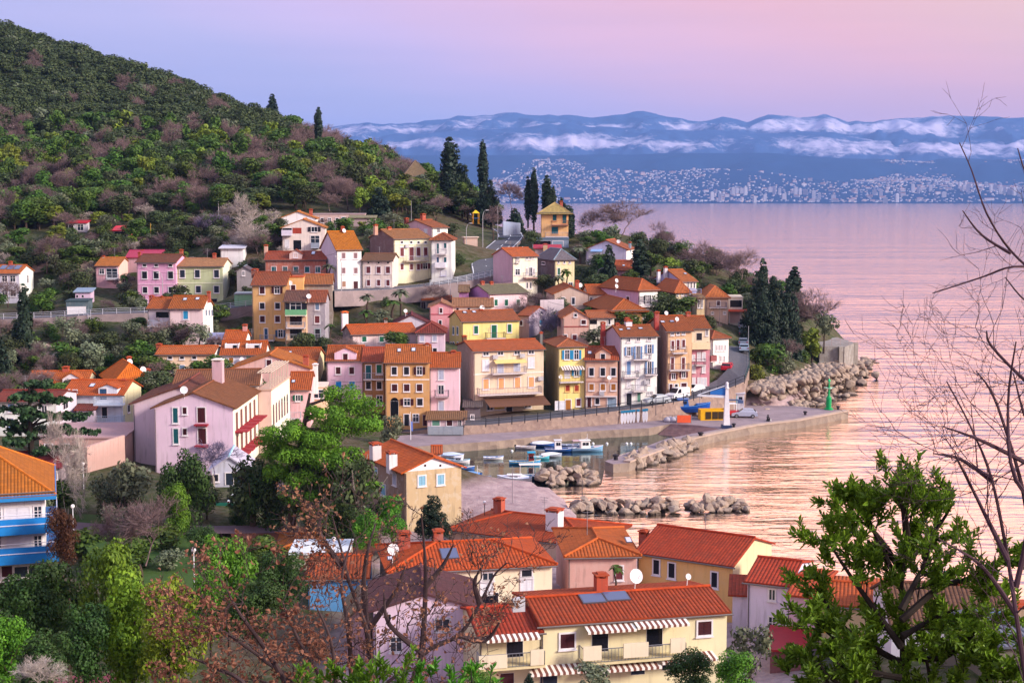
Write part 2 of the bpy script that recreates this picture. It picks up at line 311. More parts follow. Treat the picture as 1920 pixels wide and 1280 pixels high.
# ------------------------------------------------------------ houses
CPTS = []          # ground control points (x, y, z)
FOOT = []          # footprints for keeping trees out
class House:
    def __init__(s, t, label, xl, xr, ye, yb, D, roof='g', yr=None, wall='#e0d0c0', side=None, dep=8.0, yaw=None, rc='#b5522c', sw=None,
                 stain=.25, below=3.0, name='house', cat='house', gc=None, rise=None, over=.38, ground=True, stuff=None, thick=.16, rmat=None, group=None):
        s.t = t; s.dep = dep
        if len(label.split()) > 16: print('LONG', label)
        xl, ye_ = T(t, xl, ye); xr, _ = T(t, xr, ye); _, yb_ = T(t, 0, yb)
        s.L = P(xl, ye_, D); s.zb = zat(D, yb_); s.ze = s.L.z
        if side is not None:
            sx, _ = T(t, side, 0)
            best = None
            for i in range(-780, 781, 4):
                yw = math.radians(i / 10)
                Wd = s._width(yw, xr)
                if Wd is None or Wd > 60: continue
                n = Vector((-math.sin(yw), math.cos(yw)))
                b = (s.L.x, s.L.y) if sx < xl else (s.L.x + Wd * math.cos(yw), s.L.y + Wd * math.sin(yw))
                q = proj((b[0] + n.x * dep, b[1] + n.y * dep, s.ze))[0]
                # corner must be visible: the side face looks at the camera
                e = abs(q - sx) + 3.5 * abs(yw)
                if best is None or e < best[0]: best = (e, yw)
            yaw_ = best[1]
        else:
            yaw_ = math.radians(yaw) if yaw is not None else -math.atan2(s.L.x, s.L.y) * .5
        s.yaw = yaw_; s.W = s._width(yaw_, xr); s.H = s.ze - s.zb
        s.root = empty(name, (s.L.x, s.L.y, s.zb), s.yaw, label, cat, group)
        s.ax = Vector((math.cos(s.yaw), math.sin(s.yaw), 0)); s.ay = Vector((-math.sin(s.yaw), math.cos(s.yaw), 0))
        m = s.world(s.W / 2, dep / 2, 0)
        if yr is None: s.rise = dep * .22
        else:
            _, yr_ = T(t, 0, yr)
            if roof == 'f': mm = s.world(s.W / 2, 0, 0)
            elif roof == 's': mm = s.world(s.W / 2, dep, 0)
            else: mm = m
            s.rise = zat(mm.y, yr_) - s.ze
            s.rise = max(.4, min(s.rise, 7))
        s.roof = roof; s.rc = rc
        if rise is not None: s.rise = rise
        if roof == 'n': s.rise = 0
        W, H, r = s.W, s.H, s.rise
        mb = MB(); b = -below
        def wf(pts, mi=0): mb.face(pts, None, mi)
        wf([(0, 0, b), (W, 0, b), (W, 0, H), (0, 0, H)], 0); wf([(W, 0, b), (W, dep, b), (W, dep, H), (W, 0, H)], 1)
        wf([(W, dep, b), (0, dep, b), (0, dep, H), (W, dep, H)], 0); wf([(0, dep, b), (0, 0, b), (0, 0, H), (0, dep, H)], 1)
        if roof == 'g':
            wf([(W, 0, H), (W, dep, H), (W, dep / 2, H + r)], 1); wf([(0, dep, H), (0, 0, H), (0, dep / 2, H + r)], 1)
        elif roof == 'f':
            wf([(0, 0, H), (W, 0, H), (W / 2, 0, H + r)], 2 if gc else 0); wf([(W, dep, H), (0, dep, H), (W / 2, dep, H + r)], 0)
        elif roof == 's':
            wf([(W, 0, H), (W, dep, H), (W, dep, H + r)], 1); wf([(0, dep, H), (0, 0, H), (0, dep, H + r)], 1); wf([(W, dep, H), (0, dep, H), (0, dep, H + r), (W, dep, H + r)], 0)
        m1 = plaster(wall, stain); m2 = plaster(sw, stain) if sw else m1  # side colours: own paint on some, painted-in side light and shade on others
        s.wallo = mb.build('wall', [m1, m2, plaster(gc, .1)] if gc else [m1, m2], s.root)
        o = over; th = thick; R = MB()
        rm = rmat or tiles(rc)
        def slope(a, bb, c, d):     # a,b eave (left,right), c,d top (right,left); local points on the top surface
            a, bb, c, d = [Vector(q) for q in (a, bb, c, d)]
            e = (bb - a)
            if e.length < 1e-4: e = (c - d)
            e.normalize(); n = e.cross(d - a if (d - a).length > .01 else c - bb).normalized()
            if n.z < 0: n = -n
            vv = n.cross(e); up = n * th
            tri = (c - d).length < 1e-3
            P4 = [a, bb, c] if tri else [a, bb, c, d]
            uv = [((p - a).dot(e), (p - a).dot(vv)) for p in P4]
            R.face([p + up for p in P4], uv); R.face([p for p in P4][::-1], uv[::-1])
            for i in range(len(P4)):
                j = (i + 1) % len(P4); R.face([P4[i], P4[j], P4[j] + up, P4[i] + up], [(0, 0), (1, 0), (1, .1), (0, .1)])
        def cap(a, bb): R.tube([Vector(a) + Vector((0, 0, th + .02)), Vector(bb) + Vector((0, 0, th + .02))], .13, 6, 1)
        if roof == 'g':
            k = r / (dep / 2); lo = H - o * k; g_ = o * .6
            slope((-g_, -o, lo), (W + g_, -o, lo), (W + g_, dep / 2, H + r), (-g_, dep / 2, H + r))
            slope((W + g_, dep + o, lo), (-g_, dep + o, lo), (-g_, dep / 2, H + r), (W + g_, dep / 2, H + r))
            cap((-g_, dep / 2, H + r), (W + g_, dep / 2, H + r))
        elif roof == 'f':
            k = r / (W / 2); lo = H - o * k; g_ = o * .6
            slope((-o, dep + g_, lo), (-o, -g_, lo), (W / 2, -g_, H + r), (W / 2, dep + g_, H + r))
            slope((W + o, -g_, lo), (W + o, dep + g_, lo), (W / 2, dep + g_, H + r), (W / 2, -g_, H + r))
            cap((W / 2, -g_, H + r), (W / 2, dep + g_, H + r))
        elif roof == 's':
            k = r / dep
            slope((-o, -o, H - o * k), (W + o, -o, H - o * k), (W + o, dep + o, H + r + o * k), (-o, dep + o, H + r + o * k))
        elif roof == 'h':
            if W >= dep: i = dep / 2; A = (i, dep / 2, H + r); B = (W - i, dep / 2, H + r)
            else: i = W / 2; A = (W / 2, i, H + r); B = (W / 2, dep - i, H + r)
            k = r / i; lo = H - o * k
            c0, c1, c2_, c3_ = (-o, -o, lo), (W + o, -o, lo), (W + o, dep + o, lo), (-o, dep + o, lo)
            if W >= dep: slope(c0, c1, B, A); slope(c2_, c3_, A, B); slope(c1, c2_, B, B); slope(c3_, c0, A, A)
            else: slope(c0, c1, A, A); slope(c2_, c3_, B, B); slope(c1, c2_, B, A); slope(c3_, c0, A, B)
            cap(A, B)
            for q, e in ((c0, A), (c3_, A if W >= dep else B), (c1, B if W >= dep else A), (c2_, B)): cap(q, e)
        elif roof == 'n':
            R.box((-.12, -.12, H), (W + .12, dep + .12, H + .22)); rm = rmat or plain(rc, .8)
        s.roofo = R.build('roof', [rm, plain('#%02x%02x%02x' % tuple(min(255, int(int(rc.lstrip('#')[i:i + 2], 16) * k_)) for i, k_ in ((0, .92), (2, 1.15), (4, 1.2))), .85, var=.3)] if roof != 'n' else rm, s.root)
        if roof in 'gfsh' and H > 2.5 and s.W > 3:      # gutter and a downpipe at the front corner
            G = MB(); G.tube([(-o, -o - .02, H - .12), (W + o, -o - .02, H - .12)], .07, 5) if roof != 'f' else None
            G.tube([(.12, -.08, H - .15), (.12, -.08, -.2)], .05, 5); G.build('gutter', plain('#6f6668', .5), s.root)
        if roof in 'gh' and W > 4.5 and H > 3 and (int(xl * 7 + ye) % 5) < 3:
            u = W * (.3 + .4 * ((int(xl) * 13) % 10) / 10); A_ = MB(); hz_ = 1.5 + (int(xl) % 3) * .35; A_.tube([(u, dep / 2, H + r), (u, dep / 2, H + r + hz_)], .03, 4)
            for q in (0, .25, .5): A_.tube([(u - .45 + q * .3, dep / 2, H + r + hz_ - .1 - q), (u + .45 - q * .3, dep / 2, H + r + hz_ - .1 - q)], .018, 4)
            A_.build('antenna', plain('#8a8690', .5), s.roofo)
        if ground:
            for u_, v_ in ((0, -.5), (W, -.5), (0, dep * .6), (W, dep * .6)):
                q = s.world(u_, v_, 0); CPTS.append((q.x, q.y, s.zb - .1))
        FOOT.append([tuple(s.world(u_, v_, 0).xy) for u_, v_ in ((-1, -1.5), (W + 1, -1.5), (W + 1, dep + 1), (-1, dep + 1))])
    def _width(s, yw, xr):
        d = ray(xr, 640); a = d[0] / d[1]
        # column plane of pixel xr: X = a*(Y + (38-z)*tan-ish); solve at eave height
        lo, hi = 0.3, 60.0
        def f(wd): return proj((s.L.x + wd * math.cos(yw), s.L.y + wd * math.sin(yw), s.ze))[0] - xr
        if f(hi) < 0: return None
        for _ in range(30):
            m = (lo + hi) / 2
            if f(m) < 0: lo = m
            else: hi = m
        return lo
    def world(s, u, v, z_):
        return Vector((s.L.x + u * math.cos(s.yaw) - v * math.sin(s.yaw), s.L.y + u * math.sin(s.yaw) + v * math.cos(s.yaw), s.zb + z_))
    def local(s, p):
        d = Vector((p[0] - s.L.x, p[1] - s.L.y)); c, n = math.cos(s.yaw), math.sin(s.yaw)
        return Vector((d.x * c + d.y * n, -d.x * n + d.y * c, p[2] - s.zb))
    def hit(s, px, py, face='F', off=0.0, t=None):
        px, py = T(s.t if t is None else t, px, py); d = Vector(ray(px, py)); o = Vector((0, 0, CZ))
        if face == 'F': p0 = s.world(0, -off, 0); n = s.ay
        elif face == 'M': p0 = s.world(0, s.dep / 2 + off, 0); n = s.ay
        elif face == 'B': p0 = s.world(0, s.dep + off, 0); n = s.ay
        elif face == 'L': p0 = s.world(-off, 0, 0); n = s.ax
        elif face == 'R': p0 = s.world(s.W + off, 0, 0); n = s.ax
        elif face == 'A':       # front roof slope
            p0 = s.world(0, 0, s.H); e = (s.ay * (s.dep / (1 if s.roof == 's' else 2)) + Vector((0, 0, s.rise))); n = e.cross(s.ax)
        k = (p0 - o).dot(n) / d.dot(n)
        return s.local(o + d * k)
    def frame(s, face):        # origin axis map for boxes on a wall: (u along, out) -> local
        W, dp = s.W, s.dep
        if face == 'F': return lambda u, q, z_: (u, -q, z_)
        if face == 'L': return lambda u, q, z_: (-q, u, z_)
        if face == 'R': return lambda u, q, z_: (W + q, u, z_)
    def wbox(s, mb, face, u0, u1, q0, q1, z0, z1, mi=0):
        f = s.frame(face)
        pts = [f(u0, q0, z0), f(u1, q0, z0), f(u1, q1, z0), f(u0, q1, z0)]
        xs = [p[0] for p in pts]; ys = [p[1] for p in pts]
        mb.box((min(xs), min(ys), z0), (max(xs), max(ys), z1), mi)
    def span(s, x, y, w, h, face, t=None):
        ai = 0 if face == 'F' else 1
        a = s.hit(x - w / 2, y, face, t=t)[ai]; b = s.hit(x + w / 2, y, face, t=t)[ai]
        z1 = s.hit(x, y - h / 2, face, t=t)[2]; z0 = s.hit(x, y + h / 2, face, t=t)[2]
        return min(a, b), max(a, b), min(z0, z1), max(z0, z1)
    def win(s, y, xs, w, h, st='k', face='F', t=None, fc='#e2dce4', sill=True, door=False, arch=False):
        noframe = '-' in st; st = st.replace('-', ''); opn = st[0] == '+'; st = st.lstrip('+')
        for x_ in xs:
            u0, u1, z0, z1 = s.span(x_, y, w, h, face, t)
            mw = .09
            fr = MB(); g = 0 if noframe else .10
            nm = 'door' if door else 'window'
            if not noframe:
                fw = .13
                for a in ((u0 - fw, u0, z0 - (0 if door else fw), z1 + fw), (u1, u1 + fw, z0 - (0 if door else fw), z1 + fw), (u0, u1, z1, z1 + fw)):
                    s.wbox(fr, face, a[0], a[1], .004, .07, a[2], a[3])
                if not door: s.wbox(fr, face, u0, u1, .004, .07, z0 - fw, z0)
                if sill and not door: s.wbox(fr, face, u0 - fw - .06, u1 + fw + .06, .004, .17, z0 - fw - .07, z0 - fw - .003)
            else: s.wbox(fr, face, u0 - .03, u1 + .03, .004, .02, z0 - .03, z1 + .03)
            if opn or st in 'n':     # glazing bars
                s.wbox(fr, face, (u0 + u1) / 2 - .035, (u0 + u1) / 2 + .035, .02, .05, z0, z1)
                if not door and z1 - z0 > 1: s.wbox(fr, face, u0, u1, .021, .045, z0 + (z1 - z0) * .64, z0 + (z1 - z0) * .64 + .05)
            wo = fr.build(nm, plain(fc, .7), s.root)
            pn = MB()
            if opn:
                s.wbox(pn, face, u0, u1, .005, .028, z0, z1); pn.build('pane', glass(), wo)
                sh = MB(); sw_ = (u1 - u0) * .5
                for a, b_ in ((u0 - .15 - sw_, u0 - .15), (u1 + .15, u1 + .15 + sw_)):
                    sh = MB(); s.shut(sh, face, a, b_, z0, z1, .09); sh.build('shutter', plain(SH[st], .7), wo)
            elif st in 'n': s.wbox(pn, face, u0, u1, .005, .028, z0, z1); pn.build('pane', glass('#27303f'), wo)
            elif st in 'k' and noframe: s.wbox(pn, face, u0, u1, .005, .028, z0, z1); pn.build('pane', glass('#14151f'), wo)  # frameless dark style: a dark sheet standing in for an open, shaded recess
            else: s.shut(pn, face, u0, u1, z0, z1, .022); pn.build('shutter' if not door else 'door_leaf', plain(SH.get(st, '#555555') if len(st) == 1 else st, .65), wo)
    def shut(s, mb, face, u0, u1, z0, z1, q):
        s.wbox(mb, face, u0, u1, q - .015, q + .012, z0, z1)
        m = (u0 + u1) / 2
        for a, b_ in ((u0, m - .01), (m + .01, u1)):
            s.wbox(mb, face, a, a + .06, q + .0125, q + .035, z0, z1); s.wbox(mb, face, b_ - .06, b_, q + .0125, q + .035, z0, z1)
            k = max(3, int((z1 - z0) / .22))
            for i in range(k): 
                zz = z0 + (z1 - z0) * (i + .2) / k; s.wbox(mb, face, a + .0605, b_ - .0605, q + .0125, q + .025, zz, zz + (z1 - z0) / k * .55)
    def rail(s, mb, pts, z0, h=1.0, gap=.25, r=.022):
        for a, b_ in zip(pts[:-1], pts[1:]):
            a = Vector(a); b_ = Vector(b_); L_ = (b_ - a).length; n = max(1, int(L_ / gap))
            mb.tube([(a.x, a.y, z0 + h), (b_.x, b_.y, z0 + h)], r * 1.6, 4)
            mb.tube([(a.x, a.y, z0 + .08), (b_.x, b_.y, z0 + .08)], r, 4)
            for i in range(n + 1):
                p = a.lerp(b_, i / n); mb.tube([(p.x, p.y, z0 + .03), (p.x, p.y, z0 + h)], r * (1.5 if i in (0, n) else .8), 4)
    def balc(s, x0, x1, y, face='F', out=1.1, kind='rail', col='#d8ccd0', rc='#a9a6b4', t=None, h=1.0, label=None):
        ai = 0 if face == 'F' else 1
        a = s.hit(x0, y, face, off=out * .8, t=t); b = s.hit(x1, y, face, off=out * .8, t=t); z_ = (a[2] + b[2]) / 2 if face == 'F' else a[2]
        u0, u1 = sorted((a[ai], b[ai])); s.balc_at(u0, u1, z_, face, out, kind, col, rc, h)
    def balc_at(s, u0, u1, z_, face='F', out=1.1, kind='rail', col='#d8ccd0', rc='#a9a6b4', h=1.0):
        mb = MB(); s.wbox(mb, face, u0, u1, .004, out, z_ - .16, z_)
        k = max(2, int((u1 - u0) / 1.6) + 1)
        for i in range(k):
            u = u0 + .15 + (u1 - u0 - .42) * i / (k - 1); s.wbox(mb, face, u, u + .12, .004, out * .6, z_ - .34, z_ - .1603)
        bo = mb.build('balcony', plain(col, .8), s.root); f = s.frame(face); rb = MB()
        if kind == 'rail': s.rail(rb, [f(u0 + .04, .05, 0)[:2] + (0,), f(u0 + .04, out - .05, 0)[:2] + (0,), f(u1 - .04, out - .05, 0)[:2] + (0,), f(u1 - .04, .05, 0)[:2] + (0,)], z_, h)
        elif kind == 'solid':
            s.wbox(rb, face, u0, u1, out - .1, out, z_, z_ + h); s.wbox(rb, face, u0, u0 + .1, .01, out - .1, z_, z_ + h); s.wbox(rb, face, u1 - .1, u1, .01, out - .1, z_, z_ + h)
        if kind != 'slab': rb.build('railing' if kind == 'rail' else 'parapet', plain(rc, .6), bo)
        return bo
    def band(s, y, col='#e8e0e0', face='F', x=None, t=None):
        x = x if x is not None else 0
        z_ = s.hit(x, y, face, t=t)[2]; mb = MB(); s.wbox(mb, face, .02 if face != 'F' else 0, s.W if face == 'F' else s.dep, .004, .06, z_ - .1, z_ + .1)
        mb.build('string_course', plain(col, .8), s.root)
    def chim(s, x, y0, y1, w=.8, col='#b0492e', face='M', t=None, cap=True, off=0.0, cc='#a5482c'):
        """y0 top, y1 where it meets the roof"""
        w = w * .8 if w < 1.3 else w * .7
        a = s.hit(x, y0, face, off=off, t=t); b = s.hit(x, y1, face, off=off, t=t); u, v = a[0], a[1]; mb = MB()
        mb.box((u - w / 2, v - w / 2, b[2] - .9), (u + w / 2, v + w / 2, a[2] - .3))
        o = mb.build('chimney', plaster(col, .3), s.roofo); c = MB(); h = w / 2
        for dx in (-1, 1):
            for dy in (-1, 1): c.box((u + dx * (h - .1) - .1, v + dy * (h - .1) - .1, a[2] - .2997), (u + dx * (h - .1) + .1, v + dy * (h - .1) + .1, a[2] - .1))
        c.box((u - h - .1, v - h - .1, a[2] - .0997), (u + h + .1, v + h + .1, a[2])); c.box((u - h * .7, v - h * .7, a[2] + .0003), (u + h * .7, v + h * .7, a[2] + .1))
        c.build('chimney_cap', plain(cc, .8), o)
    def dish(s, x, y, r=.45, face='M', off=0.0, t=None, col='#e6e2ea'):
        p = s.hit(x, y, face, off=off, t=t); mb = MB(); r = r * .6
        d = Vector((.25, -1, .35)); d.normalize()
        mb.disc(p, d, r, 14, r * .3); mb.tube([Vector(p) - d * .1, Vector(p) - d * .25 - Vector((0, 0, r + .7))], .04, 5); mb.tube([Vector(p) - Vector((0, 0, r)), Vector(p) + d * r * .9], .02, 4)
        mb.build('satellite_dish', plain(col, .4), s.root)
    def sky(s, x, y, w, h, kind='skylight', t=None, col='#c9cbe0'):
        a = s.hit(x - w / 2, y + h / 2, 'A', t=t); b = s.hit(x + w / 2, y + h / 2, 'A', t=t); c = s.hit(x + w / 2, y - h / 2, 'A', t=t)
        u0, u1 = a[0], b[0]; v0, v1 = a[1], c[1]
        k = s.rise / (s.dep / (1 if s.roof == 's' else 2)); zz = lambda v: s.H + v * k
        n = Vector((0, -k, 1)).normalized(); off = .16
        def slab(mb, u0, u1, v0, v1, o0, o1):
            q = [Vector((u, v, zz(v))) for u, v in ((u0, v0), (u1, v0), (u1, v1), (u0, v1))]
            mb.hexa([p + n * o0 for p in q] + [p + n * o1 for p in q])
        fr = MB(); slab(fr, u0, u1, v0, v1, off, off + .09)
        o = fr.build(kind, plain('#55505c', .5), s.roofo); pn = MB(); slab(pn, u0 + .08, u1 - .08, v0 + .08, v1 - .08, off + .0903, off + .10)
        pn.build('pane' if kind == 'skylight' else 'collector', glass(col) if kind == 'skylight' else glass('#5a5f80'), o)
    def dormer(s, x, ybase, w, ytop, ypk, col=None, wst='k', ww=None, t=None, depth=2.6, wy=None):
        """gabled dormer rising from the front wall; ypk = gable peak"""
        u0 = s.hit(x - w / 2, ybase, 'F', t=t)[0]; u1 = s.hit(x + w / 2, ybase, 'F', t=t)[0]; zb_ = s.H - .05; ze_ = s.hit(x, ytop, 'F', t=t)[2]; zp = s.hit(x, ypk, 'F', t=t)[2]
        ze_ = max(ze_, zb_ + .3); zp = max(zp, ze_ + .3); um = (u0 + u1) / 2; q = -.03
        mb = MB(); mb.face([(u0, q, zb_ - .1), (u1, q, zb_ - .1), (u1, q, ze_), (um, q, zp), (u0, q, ze_)])
        mb.face([(u1, q, zb_ - .1), (u1, depth, zb_ - .1), (u1, depth, ze_), (u1, q, ze_)]); mb.face([(u0, depth, zb_ - .1), (u0, q, zb_ - .1), (u0, q, ze_), (u0, depth, ze_)])
        o = mb.build('dormer', plaster(col or '#e0d0d0', .15), s.root); R = MB(); ov = .2
        for a, sg in ((u0, -1), (u1, 1)):
            kk = (zp - ze_) / (um - u0); lo = ze_ - ov * kk
            pts = [Vector((a + sg * ov, q - .15, lo)), Vector((um, q - .15, zp)), Vector((um, depth, zp)), Vector((a + sg * ov, depth, lo))]
            if sg > 0: pts = pts[::-1]
            up = Vector((0, 0, .14)); R.hexa([p for p in pts] + [p + up for p in pts])
        R.build('dormer_roof', tiles(s.rc), o)
        if wst: s.win(wy or (ytop + ybase) / 2, [x], ww[0] if ww else w * .35, ww[1] if ww else (ybase - ytop) * .6, wst, t=t)
    def awning(s, x0, x1, y, out=1.4, drop=.55, c1='#efe6e2', c2='#7a4a40', face='F', t=None, stripes=True, y2=None):
        a = s.hit(x0, y, face, t=t); b = s.hit(x1, y, face, t=t); zt = (a[2] + b[2]) / 2; u0, u1 = sorted((a[0], b[0])); mb = MB()
        n = max(1, int((u1 - u0) / .21)) if stripes else 1
        if n % 2 == 0: n += 1
        for i in range(n):
            p0 = u0 + (u1 - u0) * i / n; p1 = u0 + (u1 - u0) * (i + 1) / n; mi = i % 2
            q = [(p0, -.02, zt), (p0, -out, zt - drop), (p1, -out, zt - drop), (p1, -.02, zt)]
            mb.hexa([(x_, y_, z_ - .03) for x_, y_, z_ in q] + q, mi)
            mb.box((p0, -out - .03, zt - drop - .17), (p1, -out - .003, zt - drop + .01), mi)
        mb.build('awning', [plain(c1, .8), plain(c2, .8)], s.root)
    def ac(s, x, y, t=None):
        p = s.hit(x, y, 'F', t=t); mb = MB(); mb.box((p[0] - .42, -.42, p[2] - .3), (p[0] + .42, -.06, p[2] + .3)); mb.disc((p[0] - .08, -.43, p[2]), (0, -1, 0), .2, 10, .02)
        mb.box((p[0] - .4, -.4, p[2] - .36), (p[0] + .4, -.004, p[2] - .303)); mb.build('air_conditioner', plain('#b9b6c0', .5), s.root)
# ------------------------------------------------------------ the houses of the village
# ---- upper left
h = House(1, 'white two storey house with solar panels on its orange roof, at the far left edge', -60, 165, 605, 850, 288, yr=540, side=285, dep=9, wall='#c9c6e0', sw='#efeaf2', rc='#cc5526')
h.win(652, [-30, 40, 110], 42, 50, 'n'); h.win(775, [-30, 42, 113], 44, 52, 'n'); h.win(655, [236], 12, 62, 'n', 'R'); h.chim(90, 503, 545); 
for x_ in (15, 78, 138): h.sky(x_, 562, 52, 34, 'solar_panel')
h = House(1, 'small pink house with a glazed bay and orange roof, beside a palm', 820, 1015, 540, 720, 298, yr=475, side=1118, dep=8, wall='#e0a0b4', sw='#eab9ae', rc='#d8642e')
h.win(588, [873], 38, 42, 'n'); h.win(605, [960], 92, 78, 'n', fc='#e8e8f4'); h.balc(908, 1015, 655, out=1.0); h.chim(888, 455, 480, .5, '#ddd')
h = House(1, 'low outbuilding with a magenta metal roof behind the pink house', 1085, 1375, 468, 560, 304, yr=412, wall='#b88a9a', rc='#a8304e', rmat=plain('#a8304e', .5), yaw=3)
h.chim(1220, 405, 425, .8)
h = House(1, 'tall bright pink house with three rows of dark windows', 1172, 1505, 510, 905, 285, yr=448, wall='#e59ccc', rc='#8a3c2c', yaw=-6)
h.win(537, [1240, 1340, 1462], 28, 18, 'k'); h.win(620, [1240, 1340, 1463], 42, 60, 'k'); h.win(748, [1244, 1343, 1466], 38, 50, 'k'); h.win(857, [1244, 1343, 1466], 36, 52, 'k'); h.band(690, '#efc8e0')
h.chim(1195, 425, 452, .6)
h = House(0, 'pale green three storey house joined to the bright pink one', 329, 417.5, 499, 575, 285, yr=485.5, side=434, dep=9, wall='#b9c394', sw='#e6e2cc', rc='#b9674c')
h.win(513.2, [342, 370, 406], 9, 14, 'K'); h.win(542.3, [343.5, 372, 406], 9, 12.5, 'K'); h.win(566, [372, 400], 14, 12, 'k-'); h.chim(402, 475, 486, .8); h.chim(340, 468, 484, .8); h.band(530.5, '#dfe2c8')
h = House(2, 'white tin roofed shed behind the green house', 190, 435, 490, 620, 294, 's', yr=480, wall='#d8d6e2', rmat=plain('#cfd0e6', .4), dep=6, yaw=4)
h = House(2, 'small grey stone hut with a white framed arched window', 365, 525, 735, 900, 281, 'f', yr=690, wall='#8f8790', rc='#83707a', dep=6); h.win(757, [437], 22, 44, 'n')
h = House(2, 'low mint green terrace wall building between green and ochre houses', 340, 528, 985, 1095, 270, 'n', wall='#7fb88c', rc='#8a8f98', dep=6)
h = House(1, 'red roofed garden hut with a white front, higher on the left slope', 585, 740, 175, 248, 332, 's', yr=155, wall='#b9b4c8', rmat=plain('#b51f34', .5), dep=5); h.win(212, [610], 40, 50, 'k-'); h.win(212, [690], 50, 50, 'n')
h = House(1, 'red roofed garden shed with an orange side wall, lower on the left slope', 962, 1100, 240, 315, 322, 's', yr=205, side=1145, wall='#8a7880', sw='#d9704c', rmat=plain('#cf2038', .5), dep=5); h.win(275, [1030], 100, 50, 'k-')
h = House(1, 'grey garage with a white roller door beside the left road', 565, 755, 848, 968, 268, 'n', wall='#4c6270', rc='#2f4650', dep=6); h.win(930, [657], 150, 68, 'w', door=True)
h = House(1, 'lilac cabin standing on top behind the grey garage', 645, 775, 768, 850, 275, 's', yr=745, wall='#c4a6cc', rc='#7a8da8', rmat=plain('#7f93ad', .6), dep=5); h.win(802, [662, 710], 16, 20, 'k-')
h = House(2, 'upper white house with an orange roof, highest of the pair under the wood', 825, 1210, 168, 250, 313, 'f', yr=98, wall='#e6dfe8', rc='#dc6a34', dep=9); h.win(205, [840], 34, 50, 'b'); h.chim(1160, 70, 140, .9); h.chim(1035, 120, 160, .7)
h = House(2, 'white and beige house with an arched porch and a wide orange gable', 850, 1310, 268, 520, 300, 'f', yr=180, wall='#dccbc8', rc='#dc6a34', dep=10)
h.win(285, [1197], 60, 50, '+k'); h.win(298, [905], 100, 50, 'k-'); h.win(300, [1012], 95, 62, 'R-'); h.balc(845, 955, 345, kind='solid', col='#d8d2e4', rc='#cfc9e0', out=1.3); h.win(452, [1015], 84, 100, 'k-'); h.win(400, [1205], 90, 90, 'n'); h.win(440, [905], 40, 90, 'w'); h.balc(1160, 1250, 480, kind='solid', col='#a9b0c4', rc='#8f98ae')
h = House(0, 'long low pink building with a flat roof beneath the pines', 587, 684, 402, 424, 332, 'n', wall='#c4a3a0', rc='#a9939a', dep=7); h.win(414, [644], 6, 14, 'b'); h.win(414, [618], 5, 10, 'n'); h.win(413, [604, 632], 5, 8, 'k')
h = House(3, 'low stone ruin with a rusty lean-to roof above the cream house', 90, 360, 165, 250, 322, 's', yr=150, wall='#a48d92', rc='#9a7462', dep=6)
h = House(2, 'old brick red terrace house with a central gabled dormer', 668, 1318, 612, 800, 286, yr=530, wall='#b3604e', rc='#a83a26', stain=.6, yaw=2)
h.win(716, [763, 883, 1000, 1120, 1235], 48, 60, 't', fc='#e3ccd0'); h.dormer(996, 612, 132, 545, 505, '#d9b4b4', 'n', (36, 42), wy=565); h.chim(678, 452, 560, .9, '#d6a593'); h.sky(1183, 548, 40, 30)
h = House(2, 'white three storey house with a plain bright orange roof', 1432, 1700, 503, 928, 282, yr=315, side=1262, dep=10, wall='#efe4f0', sw='#d6c3da', rc='#dd6418')
h.win(567, [1510, 1638], 38, 60, '#8a6a72'); h.win(727, [1510, 1640], 38, 60, '#8a6a72'); h.win(872, [1513], 38, 60, '#a07a68'); h.win(885, [1640], 46, 86, 'd', door=True); h.chim(1498, 255, 318, .8); h.dish(1516, 300, .7, off=-.6); h.band(640, '#e2d6e2')
h = House(2, 'grey rendered tower block part with a red lean-to roof, behind the ochre house', 1078, 1385, 872, 1420, 268, yr=775, wall='#98867e', rc='#c05a34', stain=.7, dep=7); h.chim(1283, 770, 875, .9, '#8d7a74')
h = House(2, 'yellow upper storey with a satellite dish behind the ochre house', 893, 1078, 800, 1000, 265.5, 'n', wall='#e0a654', rc='#b5522c', dep=4); h.win(917, [970], 46, 66, 'd'); h.dish(937, 860, .75, face='F', off=.4)
h = House(2, 'tall ochre house of five storeys with white framed windows', 528, 890, 880, 1485, 262, yr=750, wall='#d6a058', sw='#b07a40', rc='#9c3f2a', dep=8, yaw=-2)
h.win(937, [638], 52, 76, 'd'); h.win(935, [798], 50, 70, '+d'); h.win(1105, [638, 803], 50, 64, 'k'); h.win(217, [641, 803], 50, 66, 'd', t=6); h.win(375, [680], 34, 112, 'b', t=6, door=True); h.win(372, [835], 46, 76, '+b', t=6)
h.balc(612, 765, 445, t=6, out=1.2); h.chim(560, 710, 755, 1.6, '#8d4a36')
h = House(2, 'peach loggia house with stacked balconies and a striped tile roof', 878, 1106, 1052, 1560, 258, yr=950, wall='#e0b088', rc='#8c4840', dep=6, yaw=0)
h.win(83, [998], 112, 80, '+k', t=6); h.balc(885, 1108, 175, t=6, kind='solid', col='#e8dcd0', rc='#6fae84', out=1.1); h.win(230, [1000], 130, 100, 'k-', t=6); h.win(375, [1000], 128, 96, 'k-', t=6); h.balc(895, 1095, 310, t=6, out=1.0); h.balc(895, 1095, 440, t=6, out=1.0, col='#b49a80'); h.win(495, [1000], 128, 56, 'k-', t=6)
h = House(2, 'grey plaster house with blue lower walls right of the peach loggias', 1106, 1310, 1062, 1590, 259.5, yr=950, wall='#9c93a4', rc='#b04832', stain=.7, dep=6, yaw=0)
h.win(82, [1228], 42, 70, 'm', t=6); h.win(222, [1228], 50, 76, 'r', t=6); h.win(380, [1232], 52, 110, 'k', t=6, door=True, fc='#9fb0b8'); h.win(490, [1232], 56, 70, 'k', t=6, door=True, fc='#9fb0b8'); h.balc(1120, 1310, 435, t=6, out=.9); h.dish(1138, 1002, .75, face='F', off=1.2)
